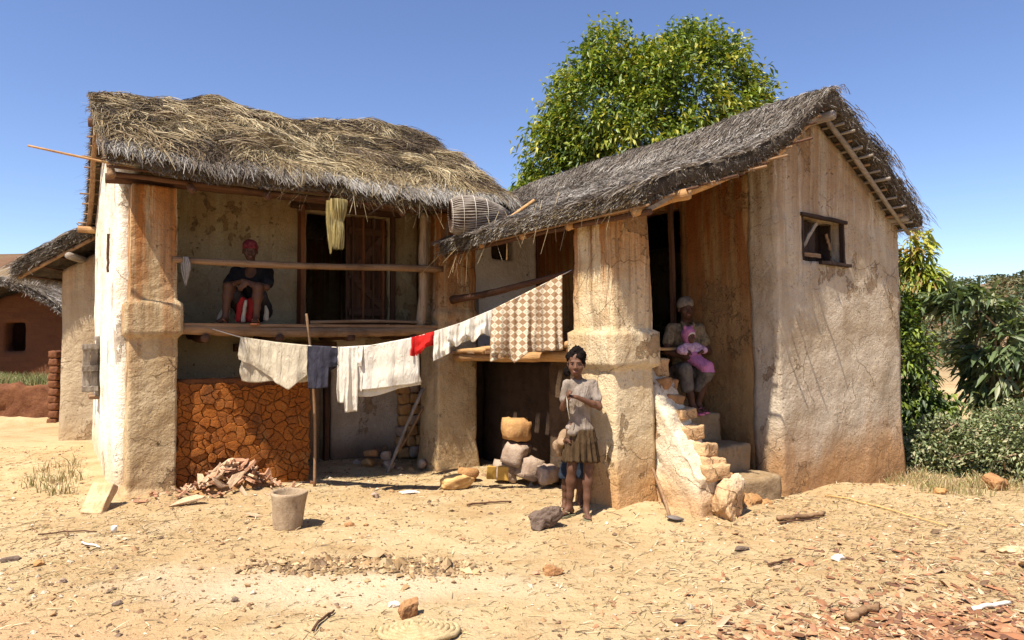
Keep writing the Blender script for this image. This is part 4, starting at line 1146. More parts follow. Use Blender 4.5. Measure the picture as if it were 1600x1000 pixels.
pole('purlin', (0.32, -0.42, 2.78), (0.32, 1.0, 2.78), 0.055, 0.055, M['grey_wood_y'], A, seed=262)
for k in range(6):
    pole('batten', (-0.38 + k * 0.24, -0.36, 2.50 + k * 0.14), (-0.38 + k * 0.24, 1.0, 2.50 + k * 0.14), 0.016, 0.016, M['dark_wood_y'], A, n=6, seed=270 + k)

def brick_wall_mat():
    b = NB('mud_brick_courses', 0.95, 0.1)
    br = b.n('ShaderNodeTexBrick')
    src = b.map((1, 1, 1), rot=(R(90), 0, 0))
    b.t.links.new(src, br.inputs['Vector'])
    br.inputs['Scale'].default_value = 1.0
    br.inputs['Brick Width'].default_value = 0.30; br.inputs['Row Height'].default_value = 0.12; br.inputs['Mortar Size'].default_value = 0.012
    br.inputs['Color1'].default_value = (0.15, 0.062, 0.03, 1); br.inputs['Color2'].default_value = (0.11, 0.045, 0.023, 1); br.inputs['Mortar'].default_value = (0.12, 0.05, 0.026, 1)
    col = b.mix(b.ramp(b.noise(3, 5), 0.35, 0.6, 0, 0.9), br.outputs['Color'], (0.14, 0.058, 0.028))
    n = b.bump(br.outputs['Fac'], 0.03, -1.0)
    n = b.bump(b.noise(9, 5, 0.7), 0.04, 0.9, n)
    return b.done(col, n)
M['brick_wall'] = brick_wall_mat()
M['brick_dark'] = soil_mat('dark_brick', (0.20, 0.085, 0.04), (0.14, 0.055, 0.028), (0.08, 0.035, 0.02), 7, 0.03)
B = empty('brick_hut', (-11.6, 15.0, 0.55), R(4), 'low red mud brick hut with arched grey thatch on the bank', 'house')
mud_wall('wall', 0, 2.0, 0, 0.35, -0.4, 2.1, M['brick_wall'], B, cell=0.09, holes=[(0.42, 0.85, 0.72, 1.35)], top=lambda u: 2.05 - 0.42 * abs(u - 0.8) ** 1.3, seed=61, amp=0.03)
mud_wall('wall', 1.7, 2.0, 0.35, 3.0, -0.4, 1.45, M['brick_wall'], B, axis='y', cell=0.12, seed=62)
mud_wall('wall', 0, 0.3, 0.35, 3.0, -0.4, 1.45, M['brick_wall'], B, axis='y', cell=0.12, seed=63)
mud_wall('wall', 0.3, 1.7, 2.7, 3.0, -0.4, 1.45, M['interior'], B, cell=0.2, seed=64)
def SB(a, b):
    a = np.asarray(a, float); b = np.asarray(b, float)
    s = np.abs(b)
    P = np.stack([0.8 - 1.55 * b, -0.75 + 4.2 * a, 2.30 - 0.86 * s ** 1.35 + 0 * a], -1)
    P[..., 2] += 0.03 * fbm(P * np.array([1, 1, 0]), 2, 2, 43)
    return P
thatch_body('thatch', SB, 0.16, M['thatch_grey'], B, 30, -1, 1, 40, seed=9)
thatch_strands(SB, 300, 22, 4.2, 1.7, GREY * 1.1, B, 'thatch_straw', 0.2, 0.25, b_rng=(-0.99, -0.02), length=(0.15, 0.35), lift=0.02, seed=61, width=0.014, sideways=math.pi)
fringe(SB, 1600, 4.2, 1.7, GREY, B, 'thatch_fringe', -1.0, length=(0.1, 0.26), seed=62, depth=0.15, width=0.014)
verge_tufts(SB, 2200, 0.0, (-1, 1), B, PALE * 0.8, 63, outv=(0, -0.7, 0.1), width=0.014)
BP = empty('brick_pier', (-8.28, 12.45, 0.0), R(4), 'narrow rough mud brick pier beside the annex wall', 'pillar')
for k in range(10):
    brick_block('brick', (0.012 * ((k * 5) % 3 - 1), 0, 0.05 + k * 0.135), (0.17, 0.26, 0.134), M['brick_dark'], (0, 0, 0.1 * ((k * 3) % 3 - 1)), BP, seed=400 + k, amp=0.025)

# eroded earth face of the terrace
bk = mud_wall('earth_bank', -15.0, -8.42, 12.55, 13.1, -0.25, 0.66, M['brick_dark'], None, cell=0.07, seed=71, amp=0.12, fine=0.06, rounds=2, ragged=0.12)
tag(bk, 'eroded brown earth face of the terrace below the brick hut', None, None, 'structure')
# ------------------------------------------------------------------ loose things
def at(px, py, Y):
    """world point seen at a photo pixel, at a chosen distance Y"""
    t = R(1.342)
    dx = (px - 800) / 1066.7; dz = (500 - py) / 1066.7
    dy2 = math.cos(t) - dz * math.sin(t); dz2 = math.sin(t) + dz * math.cos(t)
    return Vector((dx / dy2 * Y, Y, 1.6 + dz2 / dy2 * Y))

def on_ground(px, py):
    lo, hi = 2.0, 40.0
    for _ in range(40):
        m = (lo + hi) / 2
        p = at(px, py, m)
        if p.z > gz(p.x, p.y): lo = m
        else: hi = m
    return at(px, py, lo)

def from_L(u, v, z):
    c, s = math.cos(PHI), math.sin(PHI); return Vector((OL[0] + u * c - v * s, OL[1] + u * s + v * c, z))
def from_R(u, v, z):
    c, s = math.cos(PHI), math.sin(PHI); return Vector((OR_[0] + u * c - v * s, OR_[1] + u * s + v * c, z))

# exposed stones of the ground floor back wall
rr = random.Random(12)
for row in range(8):
    u = 3.30 + rr.uniform(0, 0.05)
    z = 0.02 + row * 0.145
    k = 0
    while u < 3.70:
        w = rr.uniform(0.13, 0.22)
        brick_block('stone', (u + w / 2, 1.00 + rr.uniform(-0.015, 0.02), z), (w - 0.012, 0.12, 0.135), M['stone_orange' if rr.random() < .6 else 'stone'], (0, rr.uniform(-.05, .05), 0), L, seed=500 + row * 5 + k, amp=0.03, rounds=2)
        u += w; k += 1

# clothes line
line_px = [(332, 514), (376, 527), (430, 535), (480, 540), (530, 543), (580, 540), (640, 529), (680, 518), (720, 505), (768, 485), (800, 469), (840, 449), (878, 430), (893, 422)]
def line_Y(px): return 7.02 - 0.38 * (px - 332) / 560
LP = [at(x, y, line_Y(x)) for x, y in line_px]
LX = [x for x, _ in line_px]
def on_line(px):
    return Vector([np.interp(px, LX, [p[i] for p in LP]) for i in range(3)])
dense = [on_line(x) for x in np.linspace(332, 893, 50)]
Vt, Ft = tube(dense, 0.005, 6)
cl = mesh_obj('clothes_line', Vt, Ft, M['cord'])
tag(cl, 'thin pale cord strung from the balcony beam to the middle pillar', 'rope')

def hang(name, px0, px1, front, back, mat, label, cat, seed, folds=3.0, amp=0.022, uv=False, skew=0.0, nx=46, nz=34, thick=0.006, taper=0.0, group='washing on the line'):
    """cloth folded over the line; front/back are functions s in [0,1] -> drop in metres"""
    rg = np.random.default_rng(seed)
    a = on_line(px0); b = on_line(px1)
    S_ = np.linspace(0, 1, nx)
    rows = []
    ph = rg.uniform(0, 6, 4)
    uvs = []
    for side, fn, sg in (('f', front, -1), ('b', back, 1)):
        T_ = np.linspace(1, 0, nz) if side == 'f' else np.linspace(0, 1, nz)[1:]
        for t in T_:
            row = []
            for s in S_:
                p = on_line(px0 + (px1 - px0) * s)
                d = fn(s) * t
                fold = (math.sin(s * folds * 6.283 + ph[0] + 1.2 * t) + 0.5 * math.sin(s * folds * 2.3 * 6.283 + ph[1] - 1.5 * t) + 0.35 * math.sin(s * folds * 4.1 * 6.283 + ph[2]))
                n = float(vnoise(np.array([[s * 5 + seed, t * 4, sg * 3.0]]))[0])
                y = sg * (0.008 + 0.012 * t) + 1.35 * amp * fold * (0.25 + 0.9 * t) + 0.02 * n * t
                x = skew * t * fn(s) + 0.012 * n * t + (0.5 - s) * taper * t
                row.append((p.x + x, p.y + y, p.z - d + 0.006 * (1 - t) + 0.006 * n * t))
                uvs.append((s, p.z - d))
            rows.append(row)
    V = np.array(rows).reshape(-1, 3)
    nr = len(rows)
    I, J = np.meshgrid(np.arange(nr - 1), np.arange(nx - 1), indexing='ij'); I = I.ravel(); J = J.ravel()
    F = np.stack([I * nx + J, I * nx + J + 1, (I + 1) * nx + J + 1, (I + 1) * nx + J], 1)
    o = mesh_obj(name, V, F, mat)
    if uv:
        ul = o.data.uv_layers.new(name='UVMap')
        idx = np.zeros(len(o.data.loops), np.int32); o.data.loops.foreach_get('vertex_index', idx)
        U = np.array(uvs, np.float32)[idx]
        ul.data.foreach_set('uv', U.ravel())
    md = o.modifiers.new('cloth', 'SOLIDIFY'); md.thickness = thick * 0.5
    tag(o, label, cat, group)
    return o
hang('trousers', 376, 481, lambda s: 0.22 + 0.24 * min(s / 0.75, 1) - 0.30 * max(s - 0.75, 0) / 0.25 * 0.55, lambda s: 0.45 - 0.09 * s + 0.015 * math.sin(s * 9), M['cloth_beige'], 'faded beige trousers folded over the line, first on the left', 'clothing', 1, folds=1.6, amp=0.012)
hang('shorts', 481, 528, lambda s: 0.44 - 0.05 * s - (0.2 if s > 0.72 else 0), lambda s: 0.40 - 0.22 * s, M['cloth_navy'], 'dark navy shorts hanging on the line', 'clothing', 2, folds=1.0, amp=0.014)
hang('shirt', 528, 568, lambda s: 0.55 + 0.10 * (s > 0.35) * (s < 0.8) - 0.35 * (s >= 0.8), lambda s: 0.45, M['cloth_white'], 'off white cloth with a long hanging tail beside navy shorts', 'clothing', 3, folds=1.6, amp=0.018)
hang('sheet', 562, 652, lambda s: 0.43 + 0.03 * s, lambda s: 0.50 - 0.01 * s + 0.02 * math.sin(6 * s), M['cloth_white'], 'wide white sheet folded over the line, largest white piece', 'sheet', 4, folds=1.3, amp=0.014, taper=-0.06)
hang('cloth', 643, 679, lambda s: 0.15 + 0.04 * math.sin(5 * s + 0.5), lambda s: 0.13, M['cloth_red'], 'small bright red cloth on the line', 'clothing', 5, folds=1.2, amp=0.014)
hang('shirt', 678, 705, lambda s: 0.29 - 0.03 * s, lambda s: 0.24, M['cloth_white'], 'narrow white shirt hanging next to the red cloth', 'clothing', 6, folds=1.2, amp=0.012)
hang('shirt', 701, 769, lambda s: 0.15 + 0.06 * math.sin(s * 8) ** 2 + 0.05 * s, lambda s: 0.2, M['cloth_white'], 'short crumpled white shirt hanging next to the checked blanket', 'clothing', 7, folds=2.6, amp=0.018)
hang('blanket', 767, 879, lambda s: 0.42 + 0.30 * max(0, 1 - abs(s - 0.33) / 0.2) * 0.35 + 0.32 * s, lambda s: 0.50 + 0.12 * s, M['blanket'], 'brown and cream diamond patterned blanket on the line', 'blanket', 8, folds=2.6, amp=0.026, uv=True, nx=70, nz=44)

# prop pole and leaning tools
o = pole('prop_pole', at(491, 768, 7.33), at(478, 490, 7.25), 0.017, 0.014, M['wood_z'], segs=12, n=7, seed=9, bend=0.05)
tag(o, 'thin bent pole standing at the right edge of the cracked clay wall', 'pole')
o = pole('long_pole', at(600, 748, 8.35), at(661, 607, 8.75), 0.020, 0.024, M['grey_wood_z'], segs=10, n=8, seed=10)
tag(o, 'long dark pole leaning on the stone corner under the balcony', 'pole')
o = pole('long_pole', at(622, 705, 8.55), at(664, 634, 8.85), 0.018, 0.018, M['wood_z'], segs=8, n=8, seed=11)
tag(o, 'shorter brown pole leaning behind the long dark pole', 'pole')
hoe = empty('hoe', on_ground(1046, 812), 0, 'wooden handled hoe leaning against the stair parapet', 'tool')
def child_pole(name, a, b, r0, r1, mat, root, **k):
    o = pole(name, Vector(a) - root.location, Vector(b) - root.location, r0, r1, mat, root, **k); return o
hb = on_ground(1046, 812)
child_pole('handle', hb + Vector((0, 0, 0.03)), at(1019, 732, 6.30), 0.016, 0.014, M['wood_z'], hoe, segs=8, n=8, seed=12, bend=0.015)
rb = rock('blade', (0.045, -0.02, 0.022), (0.085, 0.05, 0.018), M['iron'], 71, (0, 0.15, 0.2), hoe, rough=0.08, sub=2, facets=2)

# clay mortar
def lathe(name, prof, mat, n=40, wob=0.0, seed=0, parent=None):
    V = []; F = []
    rg = random.Random(seed)
    m = len(prof)
    for i, (r, z) in enumerate(prof):
        for k in range(n):
            t = 2 * math.pi * k / n
            w = 1 + wob * float(vnoise(np.array([[math.cos(t) * 2.2 + seed, math.sin(t) * 2.2, z * 9]]))[0])
            V.append((r * w * math.cos(t), r * w * math.sin(t), z + wob * 0.05 * math.sin(2 * t + seed)))
    for i in range(m - 1):
        for k in range(n):
            F.append((i * n + k, i * n + (k + 1) % n, (i + 1) * n + (k + 1) % n, (i + 1) * n + k))
    F.append(tuple(range(n - 1, -1, -1))); F.append(tuple(range((m - 1) * n, m * n)))
    return mesh_obj(name, V, F, mat, parent)
p = on_ground(443, 830)
o = lathe('mortar', [(0.112, -0.03), (0.118, 0.02), (0.122, 0.10), (0.130, 0.18), (0.141, 0.25), (0.150, 0.282), (0.150, 0.296), (0.143, 0.302), (0.126, 0.302), (0.118, 0.29), (0.106, 0.2), (0.08, 0.13), (0.03, 0.11)], M['mortar'], wob=0.055, seed=3)
place(o, (p.x, p.y + 0.11, gz(p.x, p.y)), (0, R(1.5), 0)); tag(o, 'round hollow clay mortar standing on the ground', 'mortar')
# leaning slab of brick at the left
p = on_ground(142, 804)
o = brick_block('brick_slab', (p.x, p.y + 0.12, 0.115), (0.20, 0.29, 0.085), M['brick_pale'], (R(56), R(2), R(-4)), seed=601, amp=0.012, cell=0.016, rounds=1)
tag(o, 'big pale brick slab tilted up beside the corner pillar', 'brick')

# heap of bark chips under the clay wall
def chip_mesh(seed, mat):
    rg = np.random.default_rng(seed)
    n = rg.integers(5, 8)
    ang = np.sort(rg.uniform(0, 2 * math.pi, n)); rad = rg.uniform(0.6, 1.1, n)
    ring = np.stack([np.cos(ang) * rad, np.sin(ang) * rad * 0.62], 1)
    curl = rg.uniform(0.05, 0.22)
    V = []
    for sg, th in ((0, 0.0), (1, rg.uniform(0.10, 0.22))):
        for x, y in ring: V.append((x, y * (1 - 0.15 * sg), th + curl * x * x + rg.uniform(-0.04, 0.04)))
    V.append((0, 0, -0.02)); V.append((0.05, 0, 0.16))
    F = [(k, n + k, n + (k + 1) % n, (k + 1) % n)[::-1] for k in range(n)]
    F += [((k + 1) % n, k, 2 * n) for k in range(n)] + [(n + k, n + (k + 1) % n, 2 * n + 1) for k in range(n)]
    me = bpy.data.meshes.new('chip'); me.from_pydata(V, [], F); me.update()
    me.materials.append(mat)
    return me
chips = [chip_mesh(700 + i, M['chip_pale' if i % 3 == 0 else 'chip']) for i in range(14)]
cr_ = random.Random(3)
hx, hy = at(345, 770, 6.55).x, 6.62
c34, s34 = math.cos(PHI), math.sin(PHI)
for i in range(190):
    # heap profile: a ridge parallel to the clay wall
    du = cr_.gauss(0, 0.34); dv = cr_.gauss(0, 0.13)
    h = 0.27 * math.exp(-((du - 0.05) / 0.34) ** 2 - (dv / 0.17) ** 2)
    u = 0.93 + du; v = -0.22 + dv
    if v > -0.01: v = -0.01 - cr_.random() * 0.1
    w = from_L(u, v, 0)
    sz = cr_.uniform(0.03, 0.095) * (1.25 if h > 0.1 else 0.85)
    o = bpy.data.objects.new('bark_chip', chips[i % 14])
    place(o, (w.x, w.y, gz(w.x, w.y) + h * cr_.uniform(0.55, 1.0) + 0.008), (cr_.uniform(-0.9, 0.9), cr_.uniform(-0.9, 0.9), cr_.uniform(0, 6.3)), (sz, sz, sz))
    link(o); tag(o, 'bark chip in the heap at the foot of the cracked clay wall', 'wood chip', 'bark chips in the heap')
for i, (px, py, s, lab) in enumerate(((288, 786, 0.17, 'large pale slab at the left end of the chip heap'), (342, 768, 0.15, 'upright broad bark slab in the middle of the chip heap'), (395, 803, 0.08, 'flat chip lying between heap and mortar'))):
    w = on_ground(px, py + 6)
    o = bpy.data.objects.new('bark_slab', chips[i * 3]); place(o, (w.x, w.y + 0.03, w.z + (0.03, 0.12, 0.015)[i]), ((0.5, 1.0, 0.1)[i], (-0.3, 0.3, 0.1)[i], (0.6, 1.2, 0.2)[i]), (s, s, s * 0.6)); link(o)
    tag(o, lab, 'wood chip')
hp = rock('rubble_mound', tuple(from_L(0.97, -0.17, 0.0)), (0.46, 0.17, 0.20), M['earth'], 81, (0, 0, PHI), rough=0.3, sub=4)
tag(hp, 'low mound of crumbled earth under the chip heap', 'earth mound')

# stones and bits of wood in the passage between the houses
for (px, py, Y, s, m, seed, rot, lab) in (
        (808, 671, 7.78, (0.175, 0.15, 0.145), 'stone_orange', 91, (0, 0.05, 0.3), 'topmost orange stone of the stack in the dark passage'),
        (807, 708, 7.76, (0.18, 0.15, 0.15), 'stone', 92, (0.3, 0, 1.2), 'grey stone under the topmost one in the dark passage'),
        (790, 737, 7.82, (0.15, 0.14, 0.12), 'stone', 93, (0, 0.2, 0.2), 'dark stone at the lower left of the stone stack'),
        (826, 733, 7.70, (0.17, 0.15, 0.14), 'stone', 94, (0.2, 0.1, 2.0), 'broad brown stone at the bottom of the stone stack'),
        (857, 742, 7.50, (0.12, 0.11, 0.10), 'stone', 95, (0, 0, 0.7), 'grey stone on the ground behind the standing girl')):
    o = brick_block('stone', at(px, py, Y), tuple(x * 1.7 for x in s), M[m], rot, seed=seed, amp=0.05, rounds=2); tag(o, lab, 'stone', 'stones in the passage')
for (px, py, Y, s, rz, lab) in ((767, 738, 7.55, 0.058, 0.5, 'darker wedge of yellow split wood in the passage'), (787, 739, 7.45, 0.062, -0.1, 'bright yellow block of split wood in the passage')):
    V_ = [(-1, -.5, -1.2), (1, -.5, -1.2), (.7, .6, -1.2), (-.6, .6, -1.2), (-1.15, -.45, 1.2), (.85, -.6, 1.25), (.6, .5, 1.1), (-.6, .5, 1.2)]
    o = mesh_obj('wood_block', [(x * s, y * s, z * s) for x, y, z in V_], [(0, 3, 2, 1), (4, 5, 6, 7), (0, 1, 5, 4), (1, 2, 6, 5), (2, 3, 7, 6), (3, 0, 4, 7)], M['tin_yellow'], smooth=False)
    md = o.modifiers.new('edge', 'BEVEL'); md.width = 0.006; md.segments = 2
    place(o, at(px, py, Y), (0.05, 0.08, rz)); tag(o, lab, 'firewood')
# rubble at the foot of the ground floor wall
for i, (px, py, s, m) in enumerate(((556, 726, .10, 'stone'), (575, 722, .11, 'stone_orange'), (592, 733, .09, 'brick'), (607, 727, .10, 'stone'), (622, 735, .085, 'stone'), (580, 708, .10, 'brick'),
                                    (604, 711, .10, 'stone'), (640, 738, .09, 'stone_orange'), (658, 742, .10, 'stone'), (672, 744, .11, 'stone_orange'), (536, 728, .09, 'stone'), (660, 725, .09, 'stone'))):
    p = at(px, py, 8.75 - 0.1 * (i % 2))
    o = rock('stone', p, (s, s * 0.8, s * 0.72), M[m], 800 + i, (0, 0, i * 1.3), rough=0.15, sub=3, facets=9)
    tag(o, 'rough stone in the rubble at the foot of the pale back wall', 'stone', 'rubble under the balcony')
o = rock('log', at(712, 753, 7.35), (0.25, 0.10, 0.085), M['split_log'], 101, (0.1, R(-8), R(10)), rough=0.25, sub=4, facets=8); tag(o, 'split weathered log lying at the foot of the second pillar', 'log')
o = rock('stone', at(731, 738, 7.9), (0.13, 0.12, 0.085), M['earth'], 102, rough=0.2); tag(o, 'earthy stone between the split log and the second pillar', 'stone')
p = on_ground(853, 829)
o = rock('stump', (p.x, p.y + 0.08, p.z + 0.065), (0.125, 0.095, 0.125), M['stone_dark'], 103, (0.2, 0.25, 0.3), rough=0.6, sub=5, facets=14); tag(o, 'charred knotty stump beside the girl\'s sandal', 'stump')
for (px, py, s, m, rot, seed, name, lab, cat) in (
        (862, 897, (0.085, 0.05, 0.045), 'brick', (0, 0.1, 0.3), 111, 'stone', 'flat brown stone in the yard below the charred stump', 'stone'),
        (836, 897, (0.035, 0.03, 0.02), 'chip', (0, 0, 0), 112, 'stone', 'small brown shard left of the flat brown stone', 'stone'),
        (640, 962, (0.075, 0.05, 0.075), 'brick', (0.3, 0.3, 0.9), 113, 'stone', 'pointed orange brick shard in front of the mixed mud', 'stone'),
        (615, 948, (0.035, 0.03, 0.025), 'white_stone', (0, 0, 0), 114, 'stone', 'small pale pebble left of the pointed orange shard', 'stone'),
        (546, 822, (0.05, 0.035, 0.024), 'brick', (0, 0, 0.2), 115, 'stone', 'orange brick fragment right of the mortar', 'stone'),
        (572, 822, (0.026, 0.022, 0.018), 'brick', (0, 0, 0.9), 116, 'stone', 'tiny orange fragment next to the brick fragment', 'stone'),
        (640, 771, (0.13, 0.05, 0.022), 'white_stone', (0, 0, 0.1), 117, 'stone', 'flat whitish slab lying below the clothes line', 'stone'),
        (587, 777, (0.05, 0.04, 0.04), 'stone', (0, 0, 0.4), 118, 'stone', 'round grey stone in the shadow line under the washing', 'stone'),
        (60, 884, (0.04, 0.03, 0.028), 'stone_orange', (0, 0, 0.1), 119, 'stone', 'ochre pebble near the left edge', 'stone'),
        (16, 876, (0.07, 0.045, 0.022), 'stone_dark', (0, 0, 0.3), 120, 'stone', 'dark clod at the left edge', 'stone'),
        (185, 945, (0.03, 0.024, 0.02), 'stone_dark', (0, 0, 0.3), 121, 'stone', 'dark pebble in the lower left of the yard', 'stone'),
        (368, 940, (0.027, 0.022, 0.018), 'stone_dark', (0, 0, 0.3), 122, 'stone', 'dark pebble below the lime patch', 'stone'),
        (98, 910, (0.03, 0.025, 0.022), 'stone', (0, 0, 0.3), 123, 'stone', 'brown pebble at the lower left', 'stone'),
        (1557, 765, (0.15, 0.13, 0.12), 'brick', (0, 0, 0.6), 124, 'stone', 'orange boulder at the foot of the bushes', 'stone'),
        (1468, 771, (0.07, 0.06, 0.045), 'stone_orange', (0, 0, 0.6), 125, 'stone', 'pale stone in the shade of the gable corner', 'stone'),
        (1310, 875, (0.06, 0.04, 0.028), 'white_stone', (0, 0, 0.6), 126, 'stone', 'pale stone in the dry litter before the gable', 'stone'),
        (1585, 862, (0.13, 0.07, 0.03), 'brick_pale', (0, 0, 0.2), 127, 'stone', 'flat pale stone at the right edge', 'stone'),
        (1158, 860, (0.06, 0.04, 0.02), 'stone_dark', (0, 0, 0.2), 128, 'stone', 'dark clod in the middle right of the yard', 'stone')):
    p = on_ground(px, py)
    o = rock(name, (p.x, p.y, p.z + s[2] * 0.55), s, M[m], seed, rot, rough=0.45, sub=4, facets=13); tag(o, lab, cat)
p = on_ground(178, 832)
o = lathe('can', [(0.022, 0), (0.022, 0.052), (0.019, 0.054), (0.019, 0.048), (0.002, 0.047)], M['can'], n=18); place(o, (p.x, p.y, p.z), (0.1, 0.05, 0)); tag(o, 'small whitish tin can standing in the yard', 'can')
def ground_stick(name, a, b, r, mat, lab, cat='stick', seed=1, bend=0.0, dz=0.01):
    p, q = on_ground(*a), on_ground(*b)
    pts = []
    rg = random.Random(seed)
    for i in range(9):
        t = i / 8
        x, y = p.x + (q.x - p.x) * t + rg.uniform(-1, 1) * r * 0.8, p.y + (q.y - p.y) * t + bend * math.sin(math.pi * t) + rg.uniform(-1, 1) * r * 0.8
        pts.append((x, y, gz(x, y) + r * 0.8 + dz))
    V_, F_ = tube(pts, list(np.linspace(r, r * 0.75, 9)), 7, 0.12, seed)
    o = mesh_obj(name, V_, F_, mat); tag(o, lab, cat); return o
ground_stick('firewood', (1217, 815), (1288, 806), 0.020, M['wood_x'], 'short cut branch lying in front of the gable wall', 'firewood', 3)
ground_stick('firewood', (1219, 820), (1280, 812), 0.009, M['dark_wood_x'], 'thin dark stick under the short cut branch', 'firewood', 4)
ground_stick('bamboo_cane', (1290, 777), (1480, 825), 0.009, M['split_log'], 'long thin cane lying from the gable corner across the yard', 'cane', 5, 0.1)
ground_stick('twig', (487, 990), (523, 958), 0.008, M['dark_wood_x'], 'curved grey twig at the bottom of the yard', 'twig', 6, 0.06)
ground_stick('twig', (60, 838), (150, 834), 0.007, M['dark_wood_x'], 'dark crooked twig left of the can', 'twig', 7, 0.05)
ground_stick('twig', (128, 851), (158, 858), 0.008, M['white_stone'], 'short whitish stick lying left of the can', 'twig', 8)
ground_stick('twig', (730, 792), (800, 786), 0.010, M['dark_wood_x'], 'thin dark stick lying left of the charred stump', 'twig', 9, 0.05)
ground_stick('twig', (1200, 886), (1238, 876), 0.009, M['dark_wood_x'], 'short dark twig in the yard below the cut branch', 'twig', 10)
ground_stick('firewood', (1325, 973), (1368, 955), 0.026, M['wood_x'], 'short thick stick among the red chips', 'firewood', 11)
ground_stick('bleached_stick', (1520, 957), (1582, 948), 0.014, M['white_stone'], 'white bleached stick among the red chips', 'stick', 12)

M['mat_straw'] = soil_mat('mat_straw', (0.52, 0.40, 0.22), (0.42, 0.30, 0.15), (0.28, 0.18, 0.08), 30, 0.01)
# coiled straw mat at the bottom edge
mp = on_ground(655, 992)
mat_root = empty('straw_mat', (mp.x, mp.y + 0.0, mp.z), 0.1, 'pale oval coiled straw mat at the bottom edge', 'mat')
for k in range(7):
    a_, b_ = 0.205 - k * 0.028, 0.125 - k * 0.016
    pts = [(a_ * math.cos(t), b_ * math.sin(t), 0.022 + 0.006 * k + 0.004 * math.sin(5 * t + k)) for t in np.linspace(0, 2 * math.pi, 49)]
    V_, F_ = tube(pts, [0.016 * (1 + 0.12 * math.sin(31 * i / 48 * 6.28)) for i in range(49)], 7, 0.1, k, cap=False)
    mesh_obj('coil', V_, F_, M['mat_straw'], mat_root)

# fish trap basket lying on the roof corner
bp = at(741, 337, 7.75)
trap = empty('basket_trap', tuple(bp), 0, 'bell shaped basket trap of dark rods lying on the thatch corner', 'basket')
ax = Vector((0.93, 0.20, 0.05)).normalized(); b1 = ax.cross(Vector((0, 0, 1))).normalized(); b2 = b1.cross(ax)
def trap_r(t): return float(np.interp(t, [0, 0.12, 0.35, 0.6, 0.85, 1.0], [0.175, 0.215, 0.225, 0.19, 0.12, 0.055]))
def trap_pt(t, th, k=1.0): 
    r = trap_r(t) * k
    return ax * ((t - 0.42) * 0.66) + (b1 * math.cos(th) + b2 * math.sin(th)) * r
for k in range(84):
    th = 2 * math.pi * k / 84
    V_, F_ = tube([trap_pt(t, th + 0.05 * math.sin(k * 3 + 4 * t)) for t in np.linspace(0, 1, 9)], 0.0075, 5, 0.2, k)
    mesh_obj('rod', V_, F_, M['grey_wood_x'], trap)
for t in (0.02, 0.2, 0.4, 0.62):
    V_, F_ = tube([trap_pt(t, th, 1.035) for th in np.linspace(0, 2 * math.pi, 41)], 0.003, 6, 0.1, 3, cap=False)
    mesh_obj('hoop', V_, F_, M['cord'], trap)
Vb = [trap_pt(t, th, 0.95) for t in np.linspace(0, 1, 10) for th in np.linspace(0, 2 * math.pi, 33)[:-1]]
Fb = [(i * 32 + k, i * 32 + (k + 1) % 32, (i + 1) * 32 + (k + 1) % 32, (i + 1) * 32 + k) for i in range(9) for k in range(32)]
mesh_obj('weave', Vb, Fb, M['dark_wood_x'], trap)
Vs, Fs = tube([at(772, 352, 7.7), at(800, 338, 7.72), at(835, 313, 7.75)], [0.018, 0.022, 0.02], 7, 0.15, 5)
o = mesh_obj('dry_stick', Vs, Fs, M['pale_wood_x']); tag(o, 'crooked pale stick lying on the thatch beside the basket trap', 'stick')

# straw bundles hung under the eave and on the rail
def tuft(name, top, length, n, pal, lab, waist, seed, wid=0.05):
    rg = np.random.default_rng(seed)
    th = rg.uniform(0, 6.28, n); r = np.sqrt(rg.random(n))
    ln = length * rg.uniform(0.7, 1.05, n)
    P = []
    for t in (0, 0.25, 0.5, 0.75, 1.0):
        w = np.interp(t, [0, 0.25, 0.5, 0.75, 1], waist) * wid
        P.append(np.stack([top.x + np.cos(th) * r * w + 0.01 * np.sin(4 * t + th), top.y + np.sin(th) * r * w, top.z - ln * t], 1))
    tint = pal[rg.integers(0, len(pal), n)] * rg.uniform(0.8, 1.2, (n, 1))
    o = strands(np.stack(P, 1), tint, 0.0045, name, None, rg); del o['kind']
    return tag(o, lab, 'straw')
YEL = np.array([[0.56, 0.44, 0.16], [0.48, 0.36, 0.12], [0.62, 0.52, 0.24]])
tuft('straw_bundle', at(529, 312, 7.05), 0.50, 620, YEL * 0.8, 'yellow straw bundle tied at its waist, hanging over the balcony door', [1.0, 0.9, 0.45, 0.75, 0.8], 1, 0.085)
tuft('straw_bundle', at(517, 314, 7.07), 0.53, 220, YEL * 0.8, 'thinner straw wisp hanging left of the tied bundle', [0.8, 0.8, 0.7, 0.6, 0.35], 2, 0.055)
tuft('raffia', from_L(0.56, 0.0, 2.40), 0.28, 90, PALE, 'wisp of pale raffia tied to the left end of the rail', [0.5, 0.9, 1.0, 0.8, 0.5], 3, 0.045)
